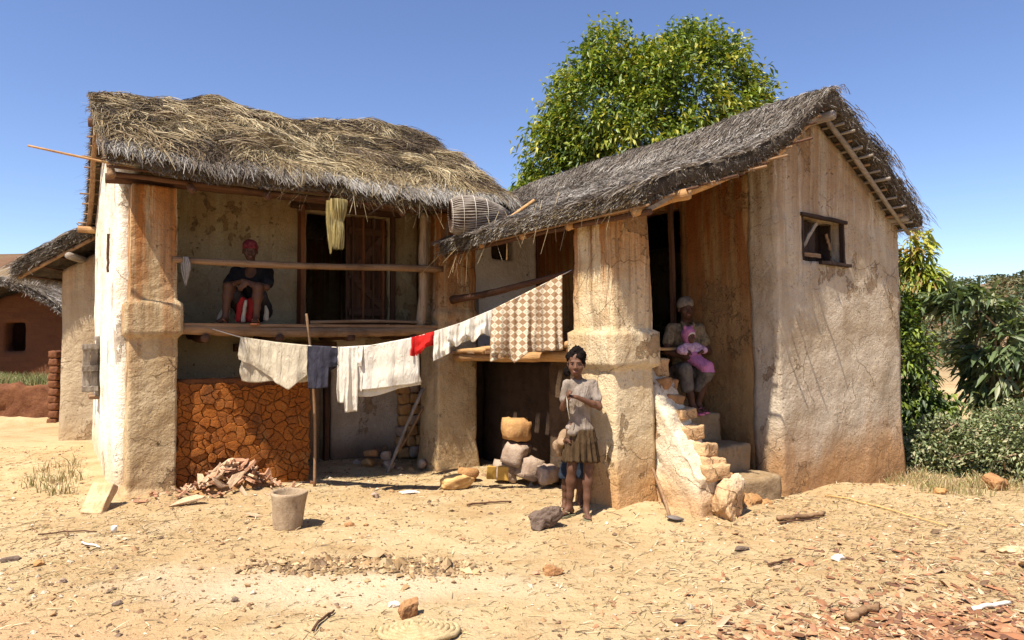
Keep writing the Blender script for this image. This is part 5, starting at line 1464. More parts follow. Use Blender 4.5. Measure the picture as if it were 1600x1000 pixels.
# ------------------------------------------------------------------ people: one continuous surface from blended volumes
class Body:
    def __init__(self, lo, hi, h):
        self.h = h; self.lo = np.array(lo, float)
        self.n = np.ceil((np.array(hi) - self.lo) / h).astype(int) + 1
        self.f = np.full(self.n, 1.0, np.float32)
    def _sub(self, lo, hi):
        i0 = np.clip(np.floor((np.array(lo) - self.lo) / self.h).astype(int), 0, self.n - 1)
        i1 = np.clip(np.ceil((np.array(hi) - self.lo) / self.h).astype(int) + 1, 1, self.n)
        sl = tuple(slice(a, b) for a, b in zip(i0, i1))
        ax = [self.lo[d] + np.arange(i0[d], i1[d]) * self.h for d in range(3)]
        return sl, np.stack(np.meshgrid(*ax, indexing='ij'), -1)
    def _add(self, sl, d, k):
        f = self.f[sl]
        if k <= 0: self.f[sl] = np.minimum(f, d); return
        m = np.clip(0.5 + 0.5 * (f - d) / k, 0, 1)
        self.f[sl] = f * (1 - m) + d * m - k * m * (1 - m)
    def cap(self, a, ra, b, rb, k=0.02, sub=False):
        a = np.array(a, float); b = np.array(b, float); m = max(ra, rb) + 0.05
        sl, P = self._sub(np.minimum(a, b) - m, np.maximum(a, b) + m)
        if P.size == 0: return
        ba = b - a; L2 = max(ba @ ba, 1e-9)
        t = np.clip(((P - a) @ ba) / L2, 0, 1)
        d = np.linalg.norm(P - a - t[..., None] * ba, axis=-1) - (ra + (rb - ra) * t)
        if sub: self.f[sl] = np.maximum(self.f[sl], -d)
        else: self._add(sl, d, k)
    def ell(self, c, r, k=0.02, rot=None, sub=False):
        c = np.array(c, float); r = np.array(r, float); m = r.max() + 0.05
        sl, P = self._sub(c - m, c + m)
        if P.size == 0: return
        Q = P - c
        if rot is not None: Q = Q @ np.array(rot)
        k0 = np.linalg.norm(Q / r, axis=-1); k1 = np.linalg.norm(Q / (r * r), axis=-1)
        d = k0 * (k0 - 1) / np.maximum(k1, 1e-6)
        if sub: self.f[sl] = np.maximum(self.f[sl], -d)
        else: self._add(sl, d, k)
    def chain(self, pts, rads, k=0.02):
        for i in range(len(pts) - 1): self.cap(pts[i], rads[i], pts[i + 1], rads[i + 1], k)
    def cut(self, p, n):
        """remove everything on the +n side of the plane"""
        ax = [self.lo[d] + np.arange(self.n[d]) * self.h for d in range(3)]
        P = np.stack(np.meshgrid(*ax, indexing='ij'), -1)
        self.f = np.maximum(self.f, (P - np.array(p)) @ np.array(n, float)).astype(np.float32)
    def wrinkle(self, amp, scale, seed, stretch=(1, 1, 1)):
        band = np.abs(self.f) < 0.05
        I = np.argwhere(band)
        P = self.lo + I * self.h
        self.f[band] += (amp * fbm(P * np.array(stretch), scale, 3, seed)).astype(np.float32)
    def mesh(self):
        f = self.f; n = f.shape
        s = f < 0
        c = [(0, 0, 0), (1, 0, 0), (0, 1, 0), (1, 1, 0), (0, 0, 1), (1, 0, 1), (0, 1, 1), (1, 1, 1)]
        g = lambda o: f[o[0]:n[0] - 1 + o[0], o[1]:n[1] - 1 + o[1], o[2]:n[2] - 1 + o[2]]
        cnt = sum((g(o) < 0).astype(np.int8) for o in c)
        mixed = (cnt > 0) & (cnt < 8)
        I = np.argwhere(mixed)
        vid = np.full(mixed.shape, -1, np.int64); vid[tuple(I.T)] = np.arange(len(I))
        vals = np.stack([f[I[:, 0] + o[0], I[:, 1] + o[1], I[:, 2] + o[2]] for o in c], 1)
        acc = np.zeros((len(I), 3)); w = np.zeros(len(I))
        for a in range(8):
            for d in range(3):
                if c[a][d] == 0:
                    o = list(c[a]); o[d] = 1; b = c.index(tuple(o))
                    va, vb = vals[:, a], vals[:, b]
                    x = (va < 0) != (vb < 0)
                    t = np.where(x, va / np.where(np.abs(va - vb) < 1e-9, 1e-9, va - vb), 0)
                    p = np.tile(np.array(c[a], float), (len(I), 1)); p[:, d] += t
                    acc += p * x[:, None]; w += x
        V = self.lo + (I + acc / np.maximum(w, 1)[:, None]) * self.h
        F = []
        for d in range(3):
            e1, e2 = [(1, 2), (2, 0), (0, 1)][d]
            o = [0, 0, 0]; o[d] = 1
            A = s[:n[0] - o[0], :n[1] - o[1], :n[2] - o[2]]; Bq = s[o[0]:, o[1]:, o[2]:]
            for flip, msk in ((False, A & ~Bq), (True, ~A & Bq)):
                E = np.argwhere(msk)
                ok = (E[:, e1] > 0) & (E[:, e2] > 0) & (E[:, e1] < n[e1] - 1) & (E[:, e2] < n[e2] - 1)
                E = E[ok]
                q = []
                for (x, y) in ((-1, -1), (0, -1), (0, 0), (-1, 0)):
                    J = E.copy(); J[:, e1] += x; J[:, e2] += y
                    q.append(vid[tuple(J.T)])
                q = np.stack(q, 1)
                q = q[(q >= 0).all(1)]
                F.append(q[:, ::-1] if flip else q)
        F = np.concatenate(F)
        return V, F
    def build(self, name, mat, parent, smooth=2):
        V, F = self.mesh()
        V = laplace(V, F, smooth, 0.45)
        return mesh_obj(name, V, F, mat, parent)

def rotz(a):
    c, s = math.cos(a), math.sin(a); return np.array([[c, -s, 0], [s, c, 0], [0, 0, 1]])
def basis(fwd, up=(0, 0, 1)):
    """columns: x right, y back (= -fwd), z up of a head that looks along fwd"""
    f = np.array(fwd, float); f /= np.linalg.norm(f)
    x = np.cross(np.array(up, float), f) * -1.0; x = -x; x /= np.linalg.norm(x)
    z = np.cross(f, x)
    return np.stack([x, -f, z], 1)

def head(B, c, Rm, s=1.0, neck=None):
    """skull, jaw, nose, lips, ears, eye sockets around centre c; s=1 is a head 0.22 high"""
    P = lambda x, y, z: np.array(c) + Rm @ (np.array([x, y, z]) * s)
    B.ell(P(0, 0.012, 0.030), np.array([0.073, 0.092, 0.086]) * s, 0.01, Rm)
    B.ell(P(0, -0.026, -0.036), np.array([0.060, 0.062, 0.072]) * s, 0.03 * s, Rm)
    B.ell(P(0, -0.052, -0.085), np.array([0.030, 0.026, 0.022]) * s, 0.03 * s, Rm)
    for e in (-1, 1):
        B.ell(P(e * 0.044, -0.055, -0.030), np.array([0.024, 0.024, 0.022]) * s, 0.02 * s, Rm)      # cheek
        B.ell(P(e * 0.077, 0.012, -0.010), np.array([0.010, 0.020, 0.031]) * s, 0.006 * s, Rm)       # ear
        B.ell(P(e * 0.029, -0.091, 0.004), np.array([0.017, 0.015, 0.011]) * s, 0, Rm, sub=True)      # socket
        B.ell(P(e * 0.030, -0.080, 0.022), np.array([0.024, 0.012, 0.008]) * s, 0.012 * s, Rm)       # brow
        B.ell(P(e * 0.012, -0.094, -0.034), np.array([0.011, 0.012, 0.009]) * s, 0.008 * s, Rm)      # nostril
    B.cap(P(0, -0.082, 0.008), 0.009 * s, P(0, -0.103, -0.028), 0.013 * s, 0.012 * s)
    B.ell(P(0, -0.084, -0.058), np.array([0.027, 0.014, 0.0075]) * s, 0.006 * s, Rm)
    B.ell(P(0, -0.083, -0.071), np.array([0.023, 0.014, 0.0085]) * s, 0.006 * s, Rm)

def eyes(root, c, Rm, s, skin_mat):
    P = lambda x, y, z: np.array(c) + Rm @ (np.array([x, y, z]) * s)
    def ball(name, p, r, mat, sq=(1, 1, 1)):
        bm = bmesh.new(); bmesh.ops.create_uvsphere(bm, u_segments=14, v_segments=10, radius=r)
        me = bpy.data.meshes.new(name); bm.to_mesh(me); bm.free(); me.materials.append(mat)
        me.polygons.foreach_set('use_smooth', np.ones(len(me.polygons), bool))
        o = bpy.data.objects.new(name, me); o.location = p; o.scale = sq; link(o, root); return o
    for e in (-1, 1):
        ball('eye', P(e * 0.029, -0.0745, 0.004), 0.0115 * s, M['eye_white'], (1.1, 1, 0.5))
        ball('iris', P(e * 0.029, -0.0825, 0.004), 0.0070 * s, M['eye_dark'], (1, 1, 0.8))
    ball('lips', P(0, -0.090, -0.0645), 0.0115 * s, M['lip'], (2.0, 0.62, 0.9))

def hand(B, wrist, direction, palm_n, s=1.0, curl=0.6, spread=0.12):
    """palm, four unequal bent fingers, thumb at the side of the palm; palm_n is the way the palm faces"""
    d = np.array(direction, float); d /= np.linalg.norm(d)
    n = np.array(palm_n, float); n -= d * (n @ d); n /= np.linalg.norm(n)
    x = np.cross(d, n)
    w = np.array(wrist, float)
    for o in (-0.026, -0.009, 0.009, 0.026):
        B.cap(w + d * 0.012 * s + x * o * 0.6 * s, 0.013 * s, w + d * 0.072 * s + x * o * s, 0.0115 * s, 0.012)
    for i, (o, ln) in enumerate(((-0.027, 0.060), (-0.009, 0.074), (0.009, 0.070), (0.026, 0.054))):
        p = w + d * 0.074 * s + x * o * s
        dirn = d + x * o * spread * 8
        a = curl * (0.9 + 0.15 * i)
        p1 = p + (dirn * math.cos(a * 0.5) + n * math.sin(a * 0.5)) * ln * 0.45 * s
        p2 = p1 + (dirn * math.cos(a * 1.4) + n * math.sin(a * 1.4)) * ln * 0.33 * s
        p3 = p2 + (dirn * math.cos(a * 2.1) + n * math.sin(a * 2.1)) * ln * 0.24 * s
        B.chain([p, p1, p2, p3], [0.0092 * s, 0.0085 * s, 0.0078 * s, 0.0065 * s], 0.004)
    t0 = w + d * 0.022 * s - x * 0.026 * s
    t1 = t0 + (d * 0.6 - x * 0.62 + n * 0.3) * 0.036 * s
    t2 = t1 + (d * 0.85 - x * 0.15 + n * 0.45) * 0.030 * s
    B.chain([t0, t1, t2], [0.0125 * s, 0.0105 * s, 0.008 * s], 0.008)

def foot(B, ankle, heading, s=1.0):
    h = np.array([heading[0], heading[1], 0.0]); h /= np.linalg.norm(h)
    x = np.array([-h[1], h[0], 0])
    a = np.array(ankle, float)
    g = np.array([a[0], a[1], a[2] - 0.062 * s])
    B.ell(g - h * 0.028 * s + np.array([0, 0, 0.026 * s]), np.array([0.028, 0.028, 0.027]) * s, 0.02)
    B.cap(a, 0.026 * s, g + h * 0.075 * s + np.array([0, 0, 0.022 * s]), 0.022 * s, 0.03)
    B.cap(g + h * 0.05 * s + x * 0.012 * s + np.array([0, 0, 0.018 * s]), 0.018 * s, g + h * 0.11 * s + x * 0.018 * s + np.array([0, 0, 0.016 * s]), 0.014 * s, 0.015)
    B.cap(g + h * 0.05 * s - x * 0.012 * s + np.array([0, 0, 0.018 * s]), 0.018 * s, g + h * 0.105 * s - x * 0.022 * s + np.array([0, 0, 0.015 * s]), 0.013 * s, 0.015)
    for i, o in enumerate((0.024, 0.011, 0.0, -0.011, -0.021)):
        q = g + h * (0.112 - 0.006 * i) * s + x * o * s + np.array([0, 0, 0.012 * s])
        B.cap(q, 0.0105 * s if i == 0 else 0.0075 * s, q + h * 0.026 * s - np.array([0, 0, 0.003 * s]), 0.009 * s if i == 0 else 0.006 * s, 0.004)

def sandal(name, ankle, heading, s, mat, parent, strap=True):
    h = np.array([heading[0], heading[1], 0.0]); h /= np.linalg.norm(h); x = np.array([-h[1], h[0], 0])
    g = np.array([ankle[0], ankle[1], ankle[2] - 0.066 * s])
    out = [(-0.062, 0.022), (-0.045, 0.033), (0.0, 0.033), (0.06, 0.040), (0.11, 0.040), (0.140, 0.026), (0.147, 0.0)]
    ring = [(a, b) for a, b in out] + [(a, -b) for a, b in reversed(out[:-1])]
    V = []
    for z in (-0.014, 0.002):
        for a, b in ring: V.append(g + h * a * s + x * b * s + np.array([0, 0, z * s]))
    n = len(ring)
    F = [(k, (k + 1) % n, n + (k + 1) % n, n + k)[::-1] for k in range(n)] + [tuple(range(n)), tuple(range(2 * n - 1, n - 1, -1))]
    o = mesh_obj(name, V, F, mat, parent, smooth=False)
    if strap:
        for e in (-1, 1):
            pts = [g + h * 0.100 * s + np.array([0, 0, 0.020 * s]), g + h * 0.070 * s + x * e * 0.024 * s + np.array([0, 0, 0.040 * s]), g + h * 0.025 * s + x * e * 0.036 * s + np.array([0, 0, 0.008 * s])]
            V_, F_ = tube(pts, 0.0055 * s, 6); mesh_obj('strap', V_, F_, mat, o)
    return o

def arm(B, sh, el, wr, r=(0.040, 0.034, 0.030, 0.021), k=0.02):
    sh, el, wr = [np.array(p, float) for p in (sh, el, wr)]
    m1 = sh + (el - sh) * 0.45; m2 = el + (wr - el) * 0.3
    B.chain([sh, m1, el, m2, wr], [r[0], r[0] * 0.93, r[1] * 0.86, r[1] * 0.95, r[3]], k)
def leg(B, hip, kn, an, r=(0.075, 0.048, 0.043, 0.027), k=0.025):
    hip, kn, an = [np.array(p, float) for p in (hip, kn, an)]
    m1 = hip + (kn - hip) * 0.4; c = kn + (an - kn) * 0.32
    back = np.array([0, 0.008, 0])
    B.chain([hip, m1, kn, c + back, kn + (an - kn) * 0.7, an], [r[0], r[0] * 0.86, r[1] * 0.92, r[2] * 1.04, r[2] * 0.70, r[3]], k)

M['red_dull'] = cloth('dull_red_cloth', (0.36, 0.022, 0.018), (0.2, 0.015, 0.012), 9, 0.8, trans=0)
# ================================================================== girl standing by the middle pillar
gp = Vector((0.600, 6.04, 0)); gp.z = gz(gp.x, gp.y) + 0.012
girl = empty('person', tuple(gp), R(-3), 'girl in pale tee shirt and brown frilled skirt standing by the middle pillar', 'person')
girl.scale = (0.93, 0.95, 1.0)
S = 0.985
hc = np.array([-0.035, -0.018, 1.333]); hR = basis((-0.12, -1.0, -0.05))
kL, aL, hL = (-0.080, -0.035, 0.415), (-0.100, 0.02, 0.066), (-0.06, 0.0, 0.74)     # picture-left leg
kR, aR, hRr = (0.075, -0.03, 0.41), (0.055, -0.05, 0.066), (0.065, 0.0, 0.74)
shL, elL, wrL = (-0.115, 0.0, 1.150), (-0.165, -0.04, 0.945), (-0.125, -0.165, 1.035)
shR, elR, wrR = (0.120, 0.0, 1.150), (0.180, -0.055, 0.955), (-0.040, -0.165, 1.050)
B = Body((-0.3, -0.32, -0.02), (0.32, 0.22, 1.52), 0.0062)
B.ell((0, 0, 0.76), (0.115, 0.085, 0.09), 0.03)
B.cap((0, 0, 0.78), 0.088, (0, 0.0, 0.95), 0.080, 0.04)
B.ell((0, 0.0, 1.06), (0.112, 0.078, 0.11), 0.05)
B.cap(shL, 0.042, shR, 0.042, 0.03)
B.cap((-0.005, 0.01, 1.14), 0.040, (-0.028, 0.002, 1.27), 0.037, 0.03)
head(B, hc, hR, 1.03)
leg(B, hL, kL, aL, (0.072, 0.045, 0.045, 0.028)); leg(B, hRr, kR, aR, (0.072, 0.045, 0.045, 0.028))
foot(B, aL, (-0.75, -0.66), 0.98); foot(B, aR, (0.05, -1), 0.98)
arm(B, shL, elL, wrL, (0.034, 0.029, 0.026, 0.019)); arm(B, shR, elR, wrR, (0.034, 0.030, 0.026, 0.019))
hand(B, wrR, (-0.9, -0.25, 0.12), (-0.1, 0.3, -1), 0.80, 0.85)
hand(B, wrL, (0.05, -0.65, 0.75), (1, 0.1, 0.1), 0.80, 0.9)
B.build('body', M['skin'], girl)
eyes(girl, hc, hR, 1.03, M['skin'])
C = Body((-0.3, -0.25, 0.6), (0.3, 0.25, 1.3), 0.0062)
C.ell((0, 0, 1.05), (0.124, 0.090, 0.14), 0.03)
C.cap((0, 0, 0.80), 0.100, (0, 0, 1.0), 0.096, 0.04)
C.ell((0.0, -0.005, 0.765), (0.134, 0.106, 0.05), 0.03)
C.cap(shL, 0.048, shR, 0.048, 0.03)
for sh, el in ((shL, elL), (shR, elR)):
    sh = np.array(sh); el = np.array(el); C.cap(sh, 0.046, sh + (el - sh) * 0.62, 0.049, 0.02)
C.ell((-0.075, -0.105, 0.735), (0.045, 0.035, 0.035), 0.02)
C.cap((-0.012, -0.02, 1.26), 0.060, (-0.02, -0.02, 1.35), 0.06, 0, sub=True)
for sh, el in ((shL, elL), (shR, elR)):
    sh = np.array(sh); el = np.array(el); d = (el - sh) / np.linalg.norm(el - sh)
C.wrinkle(0.014, 13, 3, (1.2, 1.2, 0.5)); C.wrinkle(0.008, 30, 5, (1, 1, 0.35))
C.build('tee_shirt', M['tee_pale'], girl)
def skirt(name, top, bot, cx, cy, r0, r1, pleats, mat, parent, amp=0.016, seed=0, shift=(0, 0)):
    V = []; n = 120; m = 16
    rg = np.random.default_rng(seed); ph = rg.uniform(0, 6, 3)
    for i in range(m):
        t = i / (m - 1)
        z = top + (bot - top) * t
        for k in range(n):
            th = 2 * math.pi * k / n
            ripple = amp * (0.1 + t) * (math.sin(pleats * th + ph[0]) + 0.6 * math.sin(pleats * 1.7 * th + ph[1]))
            rx = r0[0] + (r1[0] - r0[0]) * t ** 0.8 + ripple + (0.010 if abs(t - 0.33) < 0.04 else 0); ry = r0[1] + (r1[1] - r0[1]) * t ** 0.8 + ripple
            V.append((cx + shift[0] * t + rx * math.cos(th), cy + shift[1] * t + ry * math.sin(th), z + 0.008 * t * math.sin(2 * th + ph[2])))
    F = [(i * n + k, (i + 1) * n + k, (i + 1) * n + (k + 1) % n, i * n + (k + 1) % n) for i in range(m - 1) for k in range(n)]
    o = mesh_obj(name, V, F, mat, parent); md = o.modifiers.new('cloth', 'SOLIDIFY'); md.thickness = 0.006
    return o
skirt('skirt', 0.765, 0.475, 0.008, -0.005, (0.126, 0.100), (0.165, 0.130), 17, M['skirt_brown'], girl, seed=3)
Hh = Body((-0.25, -0.2, 1.2), (0.2, 0.2, 1.52), 0.006)
Hp = lambda x, y, z: hc + hR @ (np.array([x, y, z]) * 1.03)
Hh.ell(Hp(0, 0.024, 0.046), np.array([0.090, 0.098, 0.096]) * 1.03, 0.01, hR)
Hh.ell(Hp(0, -0.082, -0.008), np.array([0.062, 0.062, 0.064]) * 1.03, 0, hR, sub=True)
Hh.ell(Hp(0, -0.05, -0.09), np.array([0.09, 0.09, 0.07]) * 1.03, 0, hR, sub=True)
Hh.ell(Hp(-0.090, 0.0, -0.070), np.array([0.030, 0.030, 0.034]), 0.012)
Hh.ell(Hp(0.0, 0.085, 0.03), np.array([0.045, 0.04, 0.045]), 0.02)
Hh.wrinkle(0.026, 30, 7); Hh.wrinkle(0.014, 70, 8)
Hh.build('hair', M['hair'], girl, 1)
sandal('sandal', aL, (-0.75, -0.66), 0.98, M['sandal_green'], girl); sandal('sandal', aR, (0.05, -1), 0.98, M['sandal_green'], girl)
Vc, Fc = tube([(-0.13, -0.20, 1.06), (-0.125, -0.19, 0.97), (-0.105, -0.17, 0.86)], 0.004, 5)
mesh_obj('string', Vc, Fc, M['cord'], girl)

# ------------------------------------------------------------------ small child half hidden behind the girl
cp = Vector((0.545, 6.36, 0)); cp.z = gz(cp.x, cp.y) + 0.004
kid = empty('person', tuple(cp), 0, 'small child in tan shirt and blue shorts hiding behind the girl, gripping her', 'person')
B = Body((-0.25, -0.42, -0.02), (0.25, 0.2, 1.0), 0.0068)
khc = np.array([0.055, 0.0, 0.85]); kR_ = basis((-0.1, -1, 0))
B.ell((0.03, 0, 0.46), (0.095, 0.075, 0.08), 0.03); B.cap((0.03, 0, 0.48), 0.075, (0.04, 0, 0.64), 0.072, 0.03)
ksl, ksr = (-0.055, -0.01, 0.665), (0.14, 0, 0.665)
B.cap(ksl, 0.036, ksr, 0.036, 0.03); B.cap((0.045, 0, 0.66), 0.033, (0.055, 0, 0.76), 0.032, 0.03)
head(B, khc, kR_, 0.82)
kwr = (-0.062, -0.365, 0.672)
arm(B, ksl, (-0.125, -0.17, 0.60), kwr, (0.03, 0.027, 0.024, 0.018)); arm(B, ksr, (0.17, 0.02, 0.53), (0.16, -0.03, 0.40), (0.03, 0.026, 0.022, 0.017))
hand(B, kwr, (0.75, -0.55, 0.25), (0.3, 0.5, -0.6), 0.66, 0.8); hand(B, (0.16, -0.03, 0.40), (0, -0.1, -1), (-1, 0, 0), 0.6, 0.4)
leg(B, (-0.02, 0, 0.42), (-0.045, -0.02, 0.25), (-0.055, 0.01, 0.055), (0.055, 0.036, 0.036, 0.024)); leg(B, (0.08, 0, 0.42), (0.085, -0.02, 0.25), (0.09, 0.01, 0.055), (0.055, 0.036, 0.036, 0.024))
foot(B, (-0.055, 0.01, 0.055), (-0.2, -1), 0.8); foot(B, (0.09, 0.01, 0.055), (0.2, -1), 0.8)
B.build('body', M['skin_dark'], kid)
eyes(kid, khc, kR_, 0.82, None)
C = Body((-0.25, -0.42, 0.35), (0.25, 0.2, 0.78), 0.0068)
C.cap((0.03, 0, 0.50), 0.098, (0.04, 0, 0.62), 0.088, 0.03); C.cap(ksl, 0.048, ksr, 0.048, 0.03)
C.cap(ksl, 0.046, (-0.125, -0.17, 0.60), 0.046, 0.02); C.cap((-0.125, -0.17, 0.60), 0.046, (-0.095, -0.29, 0.640), 0.036, 0.02)
C.ell((-0.120, -0.17, 0.56), (0.042, 0.06, 0.075), 0.03); C.cap(ksr, 0.044, (0.16, 0.01, 0.58), 0.046, 0.02)
C.cut((0, 0, 0.42), (0, 0, -1)); C.wrinkle(0.014, 14, 9)
C.build('shirt', M['tee_tan'], kid)
C = Body((-0.2, -0.2, 0.2), (0.25, 0.2, 0.56), 0.0068)
C.ell((0.03, 0, 0.45), (0.105, 0.086, 0.08), 0.02)
C.cap((-0.025, 0, 0.40), 0.070, (-0.045, -0.015, 0.29), 0.074, 0.015); C.cap((0.085, 0, 0.40), 0.070, (0.09, -0.015, 0.29), 0.074, 0.015)
C.cut((0, 0, 0.275), (0, 0, -1)); C.wrinkle(0.010, 16, 4)
C.build('shorts', M['blue_shorts'], kid)
C = Body((-0.1, -0.15, 0.74), (0.2, 0.15, 1.02), 0.0068)
C.ell(khc + kR_ @ np.array([0, 0.02, 0.04]), np.array([0.070, 0.082, 0.074]), 0.01, kR_); C.ell(khc + kR_ @ np.array([0, -0.068, -0.01]), np.array([0.05, 0.05, 0.055]), 0, kR_, sub=True); C.wrinkle(0.008, 40, 3)
C.build('hair', M['hair'], kid, 1)

# ================================================================== person sitting on the balcony edge
sp = from_L(1.30, 0.40, 1.735)
sit = empty('person', tuple(sp), R(4), 'person in maroon cap and black tee sitting hunched behind the balcony rail', 'person')
hc = np.array([0.015, -0.14, 0.80]); hR = basis((0.30, -1.0, -0.12))
B = Body((-0.34, -0.52, -0.02), (0.36, 0.28, 0.98), 0.0066)
B.ell((0, 0.10, 0.15), (0.145, 0.115, 0.11), 0.03); B.cap((0, 0.09, 0.20), 0.105, (0, 0.02, 0.42), 0.098, 0.04)
B.ell((0.0, -0.02, 0.50), (0.142, 0.092, 0.115), 0.05)
sL_, sR_ = (-0.165, -0.03, 0.575), (0.18, -0.03, 0.575)
B.cap(sL_, 0.048, sR_, 0.048, 0.03); B.cap((0.005, -0.04, 0.58), 0.046, (0.012, -0.10, 0.73), 0.043, 0.03)
head(B, hc, hR, 0.95)
eL_, eR_ = (-0.205, -0.20, 0.405), (0.215, -0.20, 0.395)
wL_, wR_ = (0.0, -0.335, 0.455), (0.045, -0.345, 0.435)
arm(B, sL_, eL_, wL_, (0.043, 0.036, 0.033, 0.024)); arm(B, sR_, eR_, wR_, (0.043, 0.036, 0.033, 0.024))
hand(B, wL_, (0.85, -0.12, -0.25), (0.1, 0.6, -0.6), 0.9, 0.7); hand(B, wR_, (-0.70, -0.2, -0.65), (0.1, 0.7, -0.2), 0.9, 0.6)
leg(B, (-0.085, 0.08, 0.14), (-0.165, -0.295, 0.395), (-0.190, -0.30, 0.070), (0.088, 0.054, 0.050, 0.031)); leg(B, (0.085, 0.08, 0.14), (0.150, -0.295, 0.385), (0.135, -0.30, 0.070), (0.088, 0.054, 0.050, 0.031))
foot(B, (-0.190, -0.30, 0.070), (-0.3, -1), 1.0); foot(B, (0.135, -0.30, 0.070), (0.15, -1), 1.0)
B.build('body', M['skin_dark'], sit)
eyes(sit, hc, hR, 0.95, None)
C = Body((-0.36, -0.4, 0.1), (0.38, 0.3, 0.75), 0.0068)
C.cap((0, 0.09, 0.20), 0.125, (0, 0.02, 0.42), 0.122, 0.04); C.ell((0.0, -0.015, 0.50), (0.158, 0.108, 0.125), 0.05); C.cap(sL_, 0.056, sR_, 0.056, 0.03)
for sh, el in ((sL_, eL_), (sR_, eR_)):
    sh = np.array(sh); el = np.array(el); C.cap(sh, 0.062, sh + (el - sh) * 0.72, 0.066, 0.02)
C.ell((0.01, -0.13, 0.585), (0.075, 0.085, 0.075), 0, sub=True)
C.wrinkle(0.018, 11, 13)
C.build('tee_shirt', M['tee_black'], sit)
C = Body((-0.32, -0.42, -0.01), (0.32, 0.28, 0.5), 0.007)
for e, kx in ((-1, -0.165), (1, 0.150)):
    C.cap((e * 0.085, 0.08, 0.15), 0.115, (kx * 0.86, -0.19, 0.315), 0.085, 0.03)
C.ell((0, 0.10, 0.13), (0.175, 0.14, 0.12), 0.03)
C.wrinkle(0.018, 12, 14)
C.build('shorts', M['dark_cloth'], sit)
C = Body((-0.2, -0.32, -0.01), (0.2, 0.05, 0.36), 0.007)
C.cap((-0.045, -0.17, 0.25), 0.045, (-0.070, -0.21, 0.05), 0.048, 0.03); C.cap((0.045, -0.17, 0.25), 0.045, (0.062, -0.21, 0.05), 0.048, 0.03); C.cap((0, -0.15, 0.2), 0.05, (0, -0.18, 0.05), 0.05, 0.03); C.wrinkle(0.022, 18, 15, (1, 1, 0.4)); C.cut((0, 0, 0.012), (0, 0, -1))
C.build('red_wrap', M['red_dull'], sit)
C = Body((-0.3, -0.34, -0.01), (0.3, 0.1, 0.36), 0.007)
C.cap((-0.004, -0.25, 0.24), 0.012, (-0.012, -0.27, 0.03), 0.030, 0.02); C.wrinkle(0.026, 22, 18, (1, 1, 0.4)); C.cut((0, 0, 0.012), (0, 0, -1))
C.build('pale_wrap', M['cloth_beige'], sit)
C = Body((-0.34, -0.34, -0.01), (-0.1, 0.1, 0.36), 0.007)
C.cap((-0.19, -0.16, 0.24), 0.015, (-0.255, -0.20, 0.05), 0.055, 0.02); C.wrinkle(0.026, 18, 19, (1, 1, 0.4)); C.cut((0, 0, 0.012), (0, 0, -1))
C.build('pale_wrap', M['cloth_beige'], sit)
C = Body((0.08, -0.34, -0.01), (0.34, 0.1, 0.36), 0.007)
C.cap((0.185, -0.16, 0.19), 0.012, (0.205, -0.18, 0.05), 0.032, 0.02); C.wrinkle(0.024, 18, 16, (1, 1, 0.4)); C.cut((0, 0, 0.012), (0, 0, -1))
C.build('pale_wrap', M['cloth_beige'], sit)
C = Body((-0.15, -0.35, 0.68), (0.18, 0.1, 1.0), 0.006)
Hp = lambda x, y, z: hc + hR @ (np.array([x, y, z]) * 0.95)
C.ell(Hp(0, 0.012, 0.052), np.array([0.083, 0.100, 0.082]), 0.01, hR); C.ell(Hp(0, -0.07, -0.055), np.array([0.12, 0.10, 0.085]), 0, hR, sub=True); C.ell(Hp(0, 0.05, -0.09), np.array([0.12, 0.12, 0.085]), 0, hR, sub=True); C.wrinkle(0.010, 18, 17, (1, 1, 2.5))
C.build('cap', M['maroon'], sit)
sandal('sandal', (-0.190, -0.30, 0.070), (-0.3, -1), 1.08, M['sandal_orange'], sit); sandal('sandal', (0.135, -0.30, 0.070), (0.15, -1), 1.08, M['sandal_orange'], sit)

# ================================================================== woman with baby on the stairs
wp = from_R(-0.34, 0.70, 0.795)
wom = empty('person', tuple(wp), R(12), 'woman in khaki shirt and pale headscarf sitting on the stairs holding a baby', 'person')
# local: x right, y back; her feet on this step, seat two steps up behind
hc = np.array([0.06, 0.34, 1.105]); hR = basis((-0.05, -1, -0.05))
B = Body((-0.36, -0.2, -0.02), (0.48, 0.62, 1.26), 0.0070)
B.ell((0.07, 0.40, 0.40), (0.16, 0.13, 0.12), 0.03); B.cap((0.07, 0.39, 0.44), 0.12, (0.06, 0.37, 0.68), 0.105, 0.04); B.ell((0.06, 0.36, 0.78), (0.155, 0.10, 0.13), 0.05)
sL_, sR_ = (-0.105, 0.35, 0.885), (0.225, 0.35, 0.885)
B.cap(sL_, 0.052, sR_, 0.052, 0.03); B.cap((0.06, 0.36, 0.88), 0.050, (0.06, 0.345, 1.02), 0.046, 0.03)
head(B, hc, hR, 1.0)
eL_, eR_ = (-0.205, 0.27, 0.64), (0.285, 0.25, 0.64)
wL_, wR_ = (0.02, 0.10, 0.56), (-0.04, 0.11, 0.63)
arm(B, sL_, eL_, wL_, (0.048, 0.040, 0.036, 0.026)); arm(B, sR_, eR_, wR_, (0.048, 0.040, 0.036, 0.026))
hand(B, wL_, (0.9, -0.15, -0.1), (0.1, 0.5, 0.9), 0.95, 0.5); hand(B, wR_, (-0.85, -0.1, 0.05), (0, 0.9, 0.1), 0.95, 0.7)
leg(B, (0.0, 0.36, 0.38), (-0.125, 0.0, 0.455), (-0.035, 0.00, 0.070), (0.095, 0.060, 0.054, 0.033)); leg(B, (0.14, 0.36, 0.38), (0.150, 0.01, 0.44), (0.075, 0.10, 0.070), (0.095, 0.060, 0.054, 0.033))
foot(B, (-0.035, 0.0, 0.070), (0.25, -1), 1.0); foot(B, (0.075, 0.10, 0.070), (0.3, -1), 1.0)
